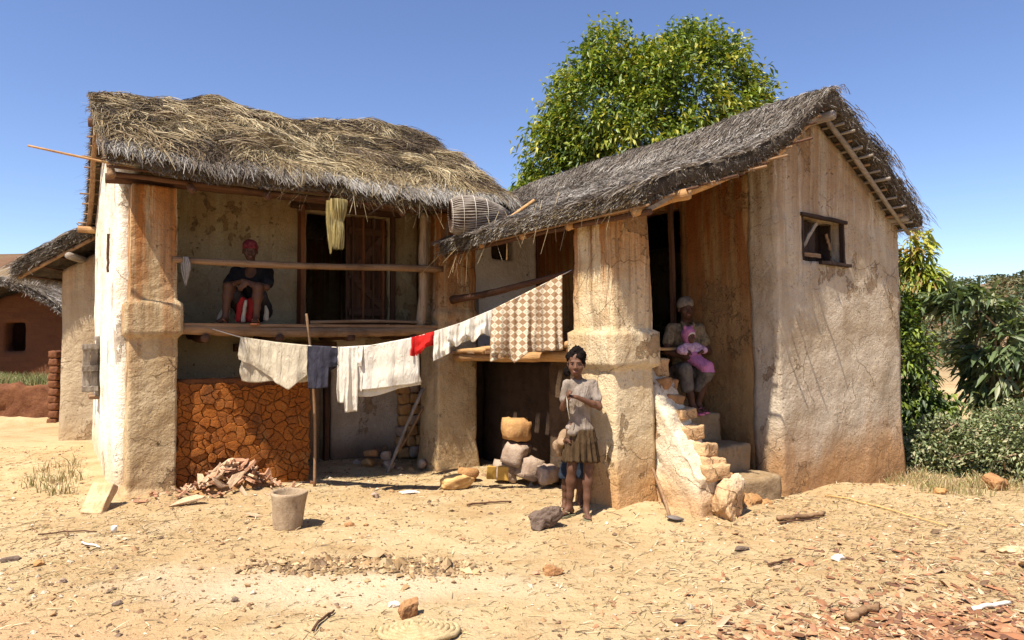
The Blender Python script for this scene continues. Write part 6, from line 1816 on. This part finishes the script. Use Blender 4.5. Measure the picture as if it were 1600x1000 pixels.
B.build('body', M['skin_dark'], wom)
eyes(wom, hc, hR, 1.0, None)
C = Body((-0.36, 0.05, 0.4), (0.48, 0.62, 1.05), 0.007)
C.cap((0.07, 0.39, 0.50), 0.135, (0.06, 0.37, 0.70), 0.125, 0.04); C.ell((0.06, 0.36, 0.79), (0.165, 0.112, 0.135), 0.05); C.cap(sL_, 0.058, sR_, 0.058, 0.03)
for sh, el in ((sL_, eL_), (sR_, eR_)):
    sh = np.array(sh); el = np.array(el); C.cap(sh, 0.056, sh + (el - sh) * 0.58, 0.062, 0.02)
C.ell((0.06, 0.26, 0.95), (0.045, 0.07, 0.07), 0, sub=True); C.wrinkle(0.018, 11, 23)
C.build('shirt', M['khaki'], wom)
for e in (-1, 1):
    V_, F_ = tube([(0.06 + e * 0.015, 0.255, 0.86), (0.06 + e * 0.06, 0.262, 0.93), (0.06 + e * 0.062, 0.32, 0.965)], [0.018, 0.022, 0.014], 6); mesh_obj('collar', V_, F_, M['khaki'], wom)
C = Body((-0.32, -0.16, 0.0), (0.36, 0.62, 0.62), 0.0075)
C.ell((0.07, 0.38, 0.38), (0.19, 0.15, 0.13), 0.04); C.cap((0.0, 0.34, 0.40), 0.115, (-0.120, 0.0, 0.45), 0.074, 0.04); C.cap((0.14, 0.34, 0.40), 0.115, (0.140, 0.0, 0.43), 0.076, 0.05)
C.cap((-0.120, 0.0, 0.44), 0.072, (-0.085, 0.02, 0.26), 0.066, 0.02); C.cap((0.140, 0.0, 0.43), 0.074, (0.10, 0.10, 0.24), 0.07, 0.03)
C.cut((0, 0, 0.21), (0, 0, -1)); C.wrinkle(0.024, 10, 24, (1, 1, 0.5))
C.build('skirt', M['grey_skirt'], wom)
C = Body((-0.1, 0.15, 1.0), (0.22, 0.5, 1.27), 0.0065)
Hp = lambda x, y, z: hc + hR @ np.array([x, y, z])
C.ell(Hp(0, 0.015, 0.055), np.array([0.088, 0.106, 0.085]), 0.01, hR); C.ell(Hp(0, -0.075, -0.05), np.array([0.12, 0.10, 0.085]), 0, hR, sub=True); C.ell(Hp(0, 0.03, -0.075), np.array([0.13, 0.14, 0.085]), 0, hR, sub=True); C.ell(Hp(0, 0.085, 0.05), np.array([0.05, 0.04, 0.05]), 0.02); C.wrinkle(0.010, 20, 25, (1, 1, 2))
C.build('headscarf', M['tee_pale'], wom)
sandal('sandal', (-0.035, 0.0, 0.070), (0.25, -1), 1.08, M['sandal_pink'], wom); sandal('sandal', (0.075, 0.10, 0.070), (0.3, -1), 1.05, M['sandal_pink'], wom)

baby = empty('person', tuple(wp), R(12), 'baby in pink hooded suit on the lap of the woman', 'person')
bc = np.array([0.015, 0.165, 0.80]); bR = basis((0.25, -1, -0.05))
B = Body((-0.2, -0.08, 0.42), (0.25, 0.32, 0.95), 0.006)
head(B, bc, bR, 0.68)
B.cap((0.03, 0.20, 0.73), 0.03, (0.045, 0.19, 0.68), 0.05, 0.02); B.ell((0.05, 0.17, 0.60), (0.07, 0.06, 0.09), 0.03)
arm(B, (-0.025, 0.17, 0.69), (-0.10, 0.12, 0.655), (-0.055, 0.07, 0.62), (0.024, 0.022, 0.02, 0.016)); hand(B, (-0.055, 0.07, 0.62), (0.8, -0.3, 0), (0, 0.3, -1), 0.42, 0.8)
arm(B, (0.105, 0.17, 0.69), (0.145, 0.10, 0.65), (0.10, 0.06, 0.63), (0.024, 0.022, 0.02, 0.016)); hand(B, (0.10, 0.06, 0.63), (-0.7, -0.3, 0), (0, 0.3, -1), 0.42, 0.8)
B.cap((0.06, 0.14, 0.56), 0.045, (0.13, 0.02, 0.50), 0.034, 0.02); B.cap((0.03, 0.14, 0.56), 0.045, (0.08, 0.02, 0.49), 0.034, 0.02)
B.build('body', M['skin'], baby)
eyes(baby, bc, bR, 0.68, None)
C = Body((-0.2, -0.12, 0.42), (0.28, 0.34, 1.0), 0.006)
Hp = lambda x, y, z: bc + bR @ (np.array([x, y, z]) * 0.68)
C.ell(Hp(0, 0.02, 0.02), np.array([0.092, 0.115, 0.125]) * 0.76, 0.01, bR); C.ell(Hp(0.0, -0.095, -0.02), np.array([0.068, 0.085, 0.088]) * 0.72, 0, bR, sub=True)
C.ell(Hp(-0.075, 0.02, 0.135), (0.02, 0.012, 0.026), 0.01); C.ell(Hp(0.06, 0.02, 0.145), (0.018, 0.012, 0.024), 0.01)
C.cap((0.07, 0.13, 0.56), 0.060, (0.14, -0.02, 0.49), 0.048, 0.02); C.cap((0.03, 0.13, 0.56), 0.060, (0.085, -0.02, 0.475), 0.046, 0.02); C.cap((0.14, -0.02, 0.49), 0.044, (0.155, -0.05, 0.42), 0.042, 0.02); C.cap((0.085, -0.02, 0.475), 0.042, (0.105, -0.045, 0.41), 0.04, 0.02)
C.ell((0.05, 0.16, 0.60), (0.09, 0.08, 0.07), 0.03); C.wrinkle(0.008, 18, 33)
C.build('pink_suit', M['pink'], baby)
C = Body((-0.22, 0.0, 0.55), (0.26, 0.32, 0.80), 0.006)
C.ell((0.045, 0.17, 0.665), (0.105, 0.082, 0.075), 0.02); C.cap((-0.025, 0.17, 0.69), 0.042, (-0.105, 0.12, 0.655), 0.046, 0.02); C.cap((0.105, 0.17, 0.69), 0.042, (0.15, 0.10, 0.655), 0.044, 0.02); C.cap((-0.105, 0.12, 0.655), 0.042, (-0.075, 0.085, 0.63), 0.034, 0.02); C.wrinkle(0.010, 18, 34)
C.build('knit_jacket', M['pink_pale'], baby)
C = Body((-0.15, 0.0, 0.7), (0.2, 0.32, 0.98), 0.005)
C.ell(Hp(0, 0.0, 0.035), np.array([0.080, 0.098, 0.090]) * 0.70, 0.01, bR); C.ell(Hp(0.0, -0.085, -0.045), np.array([0.075, 0.085, 0.085]) * 0.72, 0, bR, sub=True); C.wrinkle(0.004, 40, 35)
C.build('white_bonnet', M['cloth_white'], baby)
# ------------------------------------------------------------------ plants
def leaf_cloud(name, base, dirs, length, width, tint, mat, parent, rg, segs=2, droop=0.3, fold=0.25):
    """many single leaves as one mesh: base points, growth directions"""
    n = len(base)
    d = dirs / np.linalg.norm(dirs, axis=1, keepdims=True)
    side = np.cross(d, np.array([0, 0, 1.0]) + rg.normal(0, 0.5, (n, 3))); side /= np.maximum(np.linalg.norm(side, axis=1, keepdims=True), 1e-6)
    up = np.cross(side, d)
    Ln = (length * rg.uniform(0.65, 1.2, n))[:, None]; W = (width * rg.uniform(0.75, 1.2, n))[:, None]
    g = np.array([0, 0, -1.0])
    ts = np.linspace(0, 1, segs + 1)
    V = []; prof = {0.0: 0.12, 1.0: 0.0}
    for t in ts:
        c = base + d * Ln * t + g * (droop * Ln * t * t)
        w = W * (math.sin(math.pi * min(max(t * 0.86 + 0.08, 0), 1)) ** 0.8 if 0 < t < 1 else (0.15 if t == 0 else 0.02))
        V += [c + side * w * 0.5 + up * w * fold, c, c - side * w * 0.5 + up * w * fold]
    V = np.stack(V, 1)
    m = 3 * (segs + 1)
    F = []
    b = np.arange(n) * m
    for i in range(segs):
        for j in (0, 1):
            F.append(np.stack([b + 3 * i + j, b + 3 * i + j + 1, b + 3 * (i + 1) + j + 1, b + 3 * (i + 1) + j], 1))
    F = np.concatenate(F)
    C = np.repeat(tint, m, axis=0)
    return mesh_obj(name, V.reshape(-1, 3), F, mat, parent, smooth=True, colors=C)

def clusters_in(lobes, n, rg, shell=(0.62, 1.03), low=0.0):
    """points spread through the outer part of a union of ellipsoids, with uneven density"""
    out = []
    vol = np.array([r[0] * r[1] + r[1] * r[2] for _, r in lobes]); vol /= vol.sum()
    while len(out) < n:
        i = rg.choice(len(lobes), p=vol)
        c, r = lobes[i]
        v = rg.normal(size=3); v /= np.linalg.norm(v)
        k = rg.uniform(*shell)
        p = np.array(c) + v * np.array(r) * k
        inside = False
        for j, (c2, r2) in enumerate(lobes):
            if j != i and np.sum(((p - c2) / np.array(r2)) ** 2) < 0.36: inside = True
        if inside: continue
        if float(fbm(p[None], 1.5, 2, 77)[0]) < -0.32 + low: continue
        out.append(p)
    return np.array(out)

def foliage_tree(root, lobes, trunk_base, n_cl, per, length, width, pal, mat, seed, trunk_r=0.16, droop=0.55, spread=0.14, segs=2, branch=26, outward=1.0, low=0.0, crown='crown'):
    rg = np.random.default_rng(seed)
    P = clusters_in(lobes, n_cl, rg, low=low)
    cen = np.mean([np.array(c) for c, _ in lobes], axis=0)
    ci = np.repeat(np.arange(n_cl), per); n = len(ci)
    radial = P[ci] - cen; radial /= np.linalg.norm(radial, axis=1, keepdims=True)
    d = rg.normal(0, 0.75, (n, 3)) + radial * outward * 0.7 + np.array([0, 0, 0.05])
    base = P[ci] + rg.normal(0, spread, (n, 3)) * 0.7
    zt = np.clip((P[:, 2] - P[:, 2].min()) / max(np.ptp(P[:, 2]), 0.1), 0, 1)
    tone = np.clip(0.5 + 0.35 * fbm(P, 1.2, 2, seed) + rg.normal(0, 0.28, n_cl), 0, 0.999)
    idx = np.clip((tone[ci] * len(pal) + rg.normal(0, 0.7, n)).astype(int), 0, len(pal) - 1)
    tint = pal[idx] * rg.uniform(0.8, 1.2, (n, 1))
    leaf_cloud(crown, base, d, length, width, tint, mat, root, rg, segs=segs, droop=droop)
    # trunk and limbs reaching into the crown
    tb = np.array(trunk_base, float)
    fork = tb + (cen - tb) * 0.45 + rg.normal(0, 0.1, 3)
    pts = [tb + (fork - tb) * t + rg.normal(0, 0.04, 3) * (0 < t < 1) for t in np.linspace(0, 1, 6)]
    V_, F_ = tube(pts, list(np.linspace(trunk_r, trunk_r * 0.72, 6)), 10, 0.08, seed)
    allV = [np.array([v[:] for v in V_])]; 
    tr = mesh_obj('trunk', V_, F_, M['bark'], root)
    for k in range(branch):
        q = P[rg.integers(0, n_cl)]
        q = cen + (q - cen) * 0.95
        mid = fork + (q - fork) * 0.5 + rg.normal(0, 0.18, 3) + np.array([0, 0, 0.15])
        bp = [fork, fork + (mid - fork) * 0.5 + rg.normal(0, .05, 3), mid, mid + (q - mid) * 0.5 + rg.normal(0, .06, 3), q]
        r0 = trunk_r * rg.uniform(0.25, 0.5)
        V_, F_ = tube(bp, list(np.linspace(r0, 0.012, 5)), 6, 0.1, seed + k)
        mesh_obj('limb', V_, F_, M['bark'], root)

GREEN = np.array([[0.045, 0.080, 0.014], [0.085, 0.140, 0.018], [0.145, 0.205, 0.024], [0.21, 0.265, 0.030], [0.30, 0.32, 0.040], [0.38, 0.35, 0.055]])
def W(px, py, Y): 
    p = at(px, py, Y); return np.array([p.x, p.y, p.z])
T = 14.2
tp = W(1020, 690, T); tp[2] = gz(tp[0], tp[1]) - 0.1
tree = empty('broadleaf_tree', (0, 0, 0), 0, 'tall round crowned green tree rising behind the grey thatched house', 'tree')
tree.location = tuple(tp)
lob = [(W(935, 190, T) - tp, (1.15, 1.2, 1.45)), (W(1090, 150, T - 0.2) - tp, (1.30, 1.2, 1.35)), (W(880, 250, T - 0.1) - tp, (0.88, 0.9, 0.95)), (W(952, 95, T) - tp, (0.62, 0.6, 0.75)),
       (W(1035, 120, T) - tp, (0.8, 0.8, 0.75)), (W(1075, 85, T) - tp, (0.52, 0.5, 0.6)), (W(1150, 165, T) - tp, (0.66, 0.7, 0.95)), (W(1010, 250, T + 0.2) - tp, (2.0, 1.7, 1.35)), (W(1120, 290, T + 0.3) - tp, (1.5, 1.4, 1.2)), (W(850, 300, T) - tp, (0.55, 0.7, 0.6))]
foliage_tree(tree, lob, (0, 0, 0), 4200, 13, 0.145, 0.06, GREEN, M['leaf'], 5, 0.2, droop=0.4, spread=0.16)

# broad leaved tree and shrubs right of the gable
LOQ = np.array([[0.045, 0.070, 0.026], [0.075, 0.110, 0.040], [0.115, 0.155, 0.060], [0.16, 0.20, 0.085], [0.25, 0.26, 0.14]])
LT = 10.0
tp2 = W(1545, 720, LT); tp2[2] = gz(tp2[0], tp2[1]) - 0.05
lq = empty('loquat_tree', tuple(tp2), 0, 'low spreading tree with long dark leathery leaves at the right edge', 'tree')
lob = [(W(1562, 550, LT) - tp2, (0.52, 0.6, 0.55)), (W(1492, 468, LT - 0.2) - tp2, (0.42, 0.4, 0.20)), (W(1612, 530, LT) - tp2, (0.62, 0.6, 0.6)), (W(1585, 605, LT - 0.1) - tp2, (0.62, 0.6, 0.42)), (W(1690, 540, LT + 0.2) - tp2, (0.9, 0.8, 0.8)), (W(1548, 488, LT) - tp2, (0.36, 0.4, 0.28))]
foliage_tree(lq, lob, (0, 0, 0), 380, 12, 0.24, 0.062, LOQ, M['leaf'], 15, 0.07, droop=0.35, spread=0.05, segs=3, branch=22, outward=1.3)
ST = 9.9
tp3 = W(1438, 728, ST); tp3[2] = gz(tp3[0], tp3[1]) - 0.05
sh_ = empty('tall_shrub', tuple(tp3), 0, 'tall dense dark green shrub growing against the right corner of the gable', 'shrub')
lob = [(W(1422, 440, ST + 0.2) - tp3, (0.26, 0.3, 0.45)), (W(1418, 580, ST) - tp3, (0.28, 0.4, 0.8)), (W(1436, 670, ST) - tp3, (0.38, 0.45, 0.5)), (W(1455, 640, ST) - tp3, (0.22, 0.4, 0.26)), (W(1390, 480, ST + 0.3) - tp3, (0.3, 0.5, 0.9))]
foliage_tree(sh_, lob, (0, 0, 0), 900, 10, 0.11, 0.045, np.concatenate([GREEN[:4], LOQ[:3]]), M['leaf'], 25, 0.05, droop=0.4, spread=0.09, branch=10)
mg = empty('mango_shoot', tuple(W(1432, 640, 10.3)), 0, 'yellow green leafy shoots showing above the tall shrub beside the eave', 'shrub')
lob = [(W(1425, 400, 10.3) - np.array(mg.location), (0.32, 0.3, 0.42)), (W(1445, 440, 10.2) - np.array(mg.location), (0.26, 0.3, 0.25))]
foliage_tree(mg, lob, (0, 0, 0), 90, 10, 0.21, 0.055, np.concatenate([GREEN[3:], np.array([[0.30, 0.20, 0.06]])]), M['leaf'], 26, 0.03, droop=0.7, spread=0.05, segs=3, branch=8)
BU = np.array([[0.10, 0.13, 0.05], [0.155, 0.19, 0.075], [0.21, 0.245, 0.105], [0.28, 0.30, 0.15], [0.36, 0.33, 0.19]])
for i, (px, py, Y, r, lab) in enumerate(((1470, 690, 9.0, (0.42, 0.4, 0.42), 'grey green bush at the foot of the tall shrub'), (1545, 690, 8.7, (0.5, 0.45, 0.5), 'pale leafy bush under the spreading tree, middle one'), (1610, 690, 8.4, (0.55, 0.5, 0.6), 'pale leafy bush cut by the right edge of the picture'))):
    b0 = W(px, py, Y); b0[2] = gz(b0[0], b0[1]) - 0.02
    bs = empty('bush', tuple(b0), 0, lab, 'bush', 'bushes along the yard edge')
    c = np.array([0, 0, r[2] * 0.75])
    foliage_tree(bs, [(c, r), (c + np.array([r[0] * 0.6, -0.1, -0.1]), tuple(x * 0.7 for x in r)), (c + np.array([-r[0] * 0.6, 0, -0.15]), tuple(x * 0.65 for x in r))], (0, 0, 0), 420, 12, 0.062, 0.032, BU, M['leaf_dull'], 40 + i, 0.02, droop=0.2, spread=0.06, branch=22, low=-0.2)
# banana leaves far right
bn = empty('banana_plant', tuple(W(1585, 560, 13.0)), 0, 'bright green banana leaves sticking up behind the spreading tree', 'plant')
rgb = np.random.default_rng(4)
for k, (dx, dz, ln) in enumerate(((-0.25, 0.95, 1.5), (0.25, 1.0, 1.25), (0.5, 0.6, 1.2), (-0.6, 0.6, 1.1))):
    V_ = []; n_ = 12
    for i in range(n_ + 1):
        t = i / n_
        c = np.array([dx * ln * t, -0.1 * t, dz * ln * t - 0.35 * t * t * ln * abs(dx) * 2])
        w = 0.17 * math.sin(math.pi * min(0.05 + t * 0.95, 1)) ** 0.6 + 0.01
        nx = np.array([dz, 0.4, -dx]); nx = nx / np.linalg.norm(nx)
        V_ += [c + nx * w + np.array([0, -0.05, 0.03 * math.sin(i * 2.1)]), c, c - nx * w + np.array([0, -0.05, 0.03 * math.cos(i * 1.7)])]
    F_ = [(3 * i + j, 3 * i + j + 1, 3 * i + j + 4, 3 * i + j + 3) for i in range(n_) for j in (0, 1)]
    tint = np.tile(np.array([[0.14, 0.24, 0.04]]), (len(V_), 1)) * rgb.uniform(0.8, 1.2)
    mesh_obj('leaf', V_, F_, M['leaf'], bn, colors=tint)
Vb_, Fb_ = tube([(0, 0, -1.8), (0, 0, -0.9), (0.02, 0, 0.05)], [0.12, 0.1, 0.06], 9); mesh_obj('stem', Vb_, Fb_, M['leaf_dull'], bn, colors=np.tile([[0.12, 0.15, 0.05]], (len(Vb_), 1)))

# distant scrub on the hillsides
rg = np.random.default_rng(8)
n = 520
az = np.concatenate([rg.uniform(0.46, 0.72, 340), rg.uniform(-0.90, -0.68, 180)]); d = 34 + 75 * rg.random(n) ** 0.7
X = np.sin(az) * d; Y = np.cos(az) * d
Zg = ground_h(X, Y, False)
ci = np.repeat(np.arange(n), 46)
r = rg.uniform(0.4, 1.1, n)[ci]
v = rg.normal(size=(len(ci), 3)); v /= np.linalg.norm(v, axis=1, keepdims=True); v[:, 2] = np.abs(v[:, 2])
base = np.stack([X[ci], Y[ci], Zg[ci]], 1) + v * r[:, None] * np.array([1, 1, 0.85])
pal = np.array([[0.05, 0.07, 0.025], [0.08, 0.10, 0.035], [0.11, 0.12, 0.05], [0.15, 0.13, 0.06]])
o = leaf_cloud('scrub', base, v + rg.normal(0, 0.4, v.shape), 0.42, 0.24, pal[rg.integers(0, 4, n)][ci] * rg.uniform(0.8, 1.2, (len(ci), 1)), M['leaf_dull'], None, rg)
tag(o, 'scattered green scrub on the far dry hillsides', 'scrub', None, 'stuff')

# ------------------------------------------------------------------ litter on the ground
def scatter(n, seed, dens):
    """points in the yard in proportion to dens(x, y) in [0,1], nearer ground favoured a little"""
    rg = np.random.default_rng(seed); out = []
    got = 0
    while got < n:
        y = 2.9 + 7.0 * rg.random(20000) ** 1.25; x = (rg.random(20000) * 2 - 1) * (0.82 * y + 0.6)
        w = (0.82 * y + 0.6) / 8.8
        k = rg.random(20000) < dens(x, y) * w
        # keep out of the houses
        ul = (x - OL[0]) * c34 + (y - OL[1]) * s34; vl = -(x - OL[0]) * s34 + (y - OL[1]) * c34
        ur = (x - OR_[0]) * c34 + (y - OR_[1]) * s34; vr = -(x - OR_[0]) * s34 + (y - OR_[1]) * c34
        k &= ~((ul > -0.15) & (ul < 3.99) & (vl > 0.0) & ((vl > 1.05) | (ul < 1.9))) & ~((ur > 0) & (ur < 2.55) & (vr > 0)) & ~((ur > -1.8) & (ur < 0) & (vr > 0.3) & (vr < 0.9))
        p = np.stack([x[k], y[k]], 1); out.append(p); got += len(p)
    return np.concatenate(out)[:n]

def noise2(x, y, s, seed): return fbm(np.stack([x, y, 0 * x], 1), s, 3, seed)
def blobw(x, y, cx, cy, rx, ry): return np.exp(-(((x - cx) / rx) ** 2 + ((y - cy) / ry) ** 2))

# dry stalks
def dens_straw(x, y):
    d = 0.16 + 0.5 * np.clip(noise2(x, y, 0.8, 1) + 0.1, 0, 1) + 0.85 * blobw(x, y, 3.9, 5.7, 1.9, 1.1) + 0.25 * blobw(x, y, 1.5, 4.5, 1.5, 0.8) + 0.2 * blobw(x, y, -3.6, 5.6, 1.2, 0.7)
    return np.clip(d - 0.5 * blobw(x, y, -1.1, 4.5, 1.0, 0.3), 0, 1)
pt = scatter(15000, 5, dens_straw); rg = np.random.default_rng(6); n = len(pt)
th = rg.normal(0.1, 0.9, n); ln = rg.gamma(2.2, 0.018, n) + 0.012
dx = np.cos(th) * ln; dy = np.sin(th) * ln
z0 = ground_h(pt[:, 0], pt[:, 1]) + 0.004; z1 = ground_h(pt[:, 0] + dx, pt[:, 1] + dy) + 0.004 + rg.random(n) ** 4 * 0.03
P = np.stack([np.stack([pt[:, 0], pt[:, 1], z0], 1), np.stack([pt[:, 0] + dx * .5, pt[:, 1] + dy * .5, (z0 + z1) / 2 + 0.004], 1), np.stack([pt[:, 0] + dx, pt[:, 1] + dy, z1], 1)], 1)
pal = np.array([[0.50, 0.39, 0.19], [0.42, 0.30, 0.13], [0.28, 0.18, 0.08], [0.17, 0.105, 0.05], [0.09, 0.055, 0.03], [0.56, 0.46, 0.29]])
o = strands(P, pal[rg.integers(0, 6, n)] * rg.uniform(0.8, 1.15, (n, 1)), 0.006, 'straw_litter', None, rg)
tag(o, 'dry stalks and straw scattered over the yard', 'litter', None, 'stuff')

def bits(name, pts, size, flat, pal, mat, seed, label, sink=0.25, elong=1.0):
    """many small angular lumps as one mesh"""
    rg = np.random.default_rng(seed); n = len(pts)
    ico = np.array([[0, 0, 1], [0.9, 0, 0.1], [0.28, 0.85, 0.15], [-0.73, 0.53, -0.05], [-0.73, -0.53, 0.12], [0.28, -0.85, -0.1], [0.1, 0.05, -1]])
    fc = np.array([[0, 1, 2], [0, 2, 3], [0, 3, 4], [0, 4, 5], [0, 5, 1], [6, 2, 1], [6, 3, 2], [6, 4, 3], [6, 5, 4], [6, 1, 5]])
    V = ico[None] * rg.uniform(0.6, 1.25, (n, 7, 1)) + rg.normal(0, 0.12, (n, 7, 3))
    V = V * size[:, None, None] * np.array([elong, 1, flat])
    a = rg.uniform(0, 6.283, n); tl = rg.normal(0, 0.35, n)
    ca, sa = np.cos(a)[:, None], np.sin(a)[:, None]
    x, y, z = V[..., 0], V[..., 1], V[..., 2]
    z2 = z + x * tl[:, None]
    V = np.stack([x * ca - y * sa, x * sa + y * ca, z2], -1)
    V[..., 0] += pts[:, 0:1]; V[..., 1] += pts[:, 1:2]; V[..., 2] += (ground_h(pts[:, 0], pts[:, 1]) + size * flat * (1 - 2 * sink) * 0.6)[:, None]
    F = (fc[None] + (np.arange(n) * 7)[:, None, None]).reshape(-1, 3)
    C = np.repeat(pal[rg.integers(0, len(pal), n)] * rg.uniform(0.75, 1.2, (n, 1)), 7, axis=0)
    o = mesh_obj(name, V.reshape(-1, 3), F, mat, None, smooth=False, colors=C)
    return tag(o, label, 'litter', None, 'stuff')

pt = scatter(9000, 15, lambda x, y: np.clip(0.30 + 0.5 * noise2(x, y, 1.1, 4) + 0.3 * blobw(x, y, -3, 4.5, 2, 1.5), 0, 1))
rg = np.random.default_rng(16)
bits('pebbles', pt, 0.004 + rg.gamma(1.4, 0.0042, len(pt)), 0.65, np.array([[0.46, 0.29, 0.14], [0.38, 0.22, 0.10], [0.26, 0.14, 0.07], [0.15, 0.09, 0.05], [0.58, 0.46, 0.32]]), M['straw'], 17, 'small pebbles and crumbs of earth strewn over the yard')
pt = scatter(1900, 25, lambda x, y: np.clip(0.8 * blobw(x, y, -1.05, 4.82, 0.55, 0.12) + 0.9 * blobw(x, y, -0.55, 4.72, 0.22, 0.14) + 0.7 * blobw(x, y, -1.4, 4.75, 0.35, 0.10), 0, 1) * (noise2(x, y, 3.2, 6) > -0.15))
rg = np.random.default_rng(26)
bits('mud_clods', pt, 0.003 + rg.gamma(1.1, 0.0075, len(pt)), 0.7, np.array([[0.40, 0.26, 0.125], [0.31, 0.19, 0.085], [0.46, 0.32, 0.165], [0.17, 0.10, 0.05]]), M['straw'], 27, 'crumbled dark clods of mixed mud in the middle of the yard', 0.2)
pt = scatter(5200, 35, lambda x, y: np.clip(1.0 * blobw(x, y, 2.5, 3.5, 1.1, 0.48) + 0.10 * blobw(x, y, 3.3, 4.6, 1.2, 0.9), 0, 1) * (0.5 + 0.5 * noise2(x, y, 2.0, 8)))
rg = np.random.default_rng(36)
bits('chip_litter', pt, 0.006 + rg.gamma(1.7, 0.0058, len(pt)), 0.30, np.array([[0.36, 0.16, 0.075], [0.44, 0.22, 0.11], [0.26, 0.11, 0.05], [0.54, 0.36, 0.22], [0.16, 0.07, 0.04]]), M['straw'], 37, 'red brown wood chips littering the lower right of the yard', 0.1, elong=1.8)
k_ = 0
pr = random.Random(9)
pts = scatter(90, 45, lambda x, y: blobw(x, y, 2.45, 3.5, 0.95, 0.38))
for x, y in pts:
    o = bpy.data.objects.new('bark_chip', chips[pr.randrange(14)])
    s = pr.uniform(0.016, 0.034)
    place(o, (x, y, gz(x, y) + 0.008), (pr.uniform(-.35, .35), pr.uniform(-.35, .35), pr.uniform(0, 6.3)), (s * 1.2, s, s)); link(o)
    tag(o, 'larger red brown chip lying among the litter at the lower right', 'wood chip', 'larger chips in the litter')

# grass on the bank and weeds along the walls
def tufts(name, spots, per, h, pal, seed, label):
    rg = np.random.default_rng(seed); spots = np.asarray(spots); n = len(spots) * per
    ci = np.repeat(np.arange(len(spots)), per)
    b = spots[ci] + rg.normal(0, 0.05, (n, 2))
    z = ground_h(b[:, 0], b[:, 1])
    th = rg.uniform(0, 6.28, n); hh = h * rg.uniform(0.4, 1.2, n); ln = rg.uniform(0.1, 0.7, n)
    P = []
    for t in (0, 0.5, 1.0):
        P.append(np.stack([b[:, 0] + np.cos(th) * hh * ln * t * t, b[:, 1] + np.sin(th) * hh * ln * t * t, z + hh * t * (1 - 0.25 * ln * t)], 1))
    o = strands(np.stack(P, 1), pal[rg.integers(0, len(pal), n)] * rg.uniform(0.8, 1.2, (n, 1)), 0.009, name, None, rg)
    return tag(o, label, 'grass', None, 'stuff')
rg = np.random.default_rng(3)
bank = np.stack([rg.uniform(-13, -8.6, 260), 13.0 + rg.random(260) * 1.6], 1)
tufts('bank_grass', bank, 22, 0.22, np.array([[0.10, 0.17, 0.03], [0.16, 0.22, 0.05], [0.30, 0.26, 0.11], [0.42, 0.33, 0.17]]), 4, 'green and straw coloured grass on the bank by the brick hut')
edge = np.stack([rg.uniform(4.3, 7.5, 230), rg.uniform(6.9, 9.2, 230)], 1)
edge = edge[edge[:, 1] > 7.0 + 0.30 * (edge[:, 0] - 4.3)]
side = np.stack([rg.uniform(-5.6, -4.2, 70), rg.uniform(6.9, 9.6, 70)], 1)
side = side[(side[:, 0] + 3.9) < -(side[:, 1] - 6.57) * 0.70 - 0.1]
tufts('dry_grass', np.concatenate([edge, side]), 18, 0.13, np.array([[0.40, 0.30, 0.14], [0.30, 0.21, 0.09], [0.20, 0.20, 0.06], [0.50, 0.40, 0.22]]), 5, 'short dry grass along the yard edge and beside the white wall')
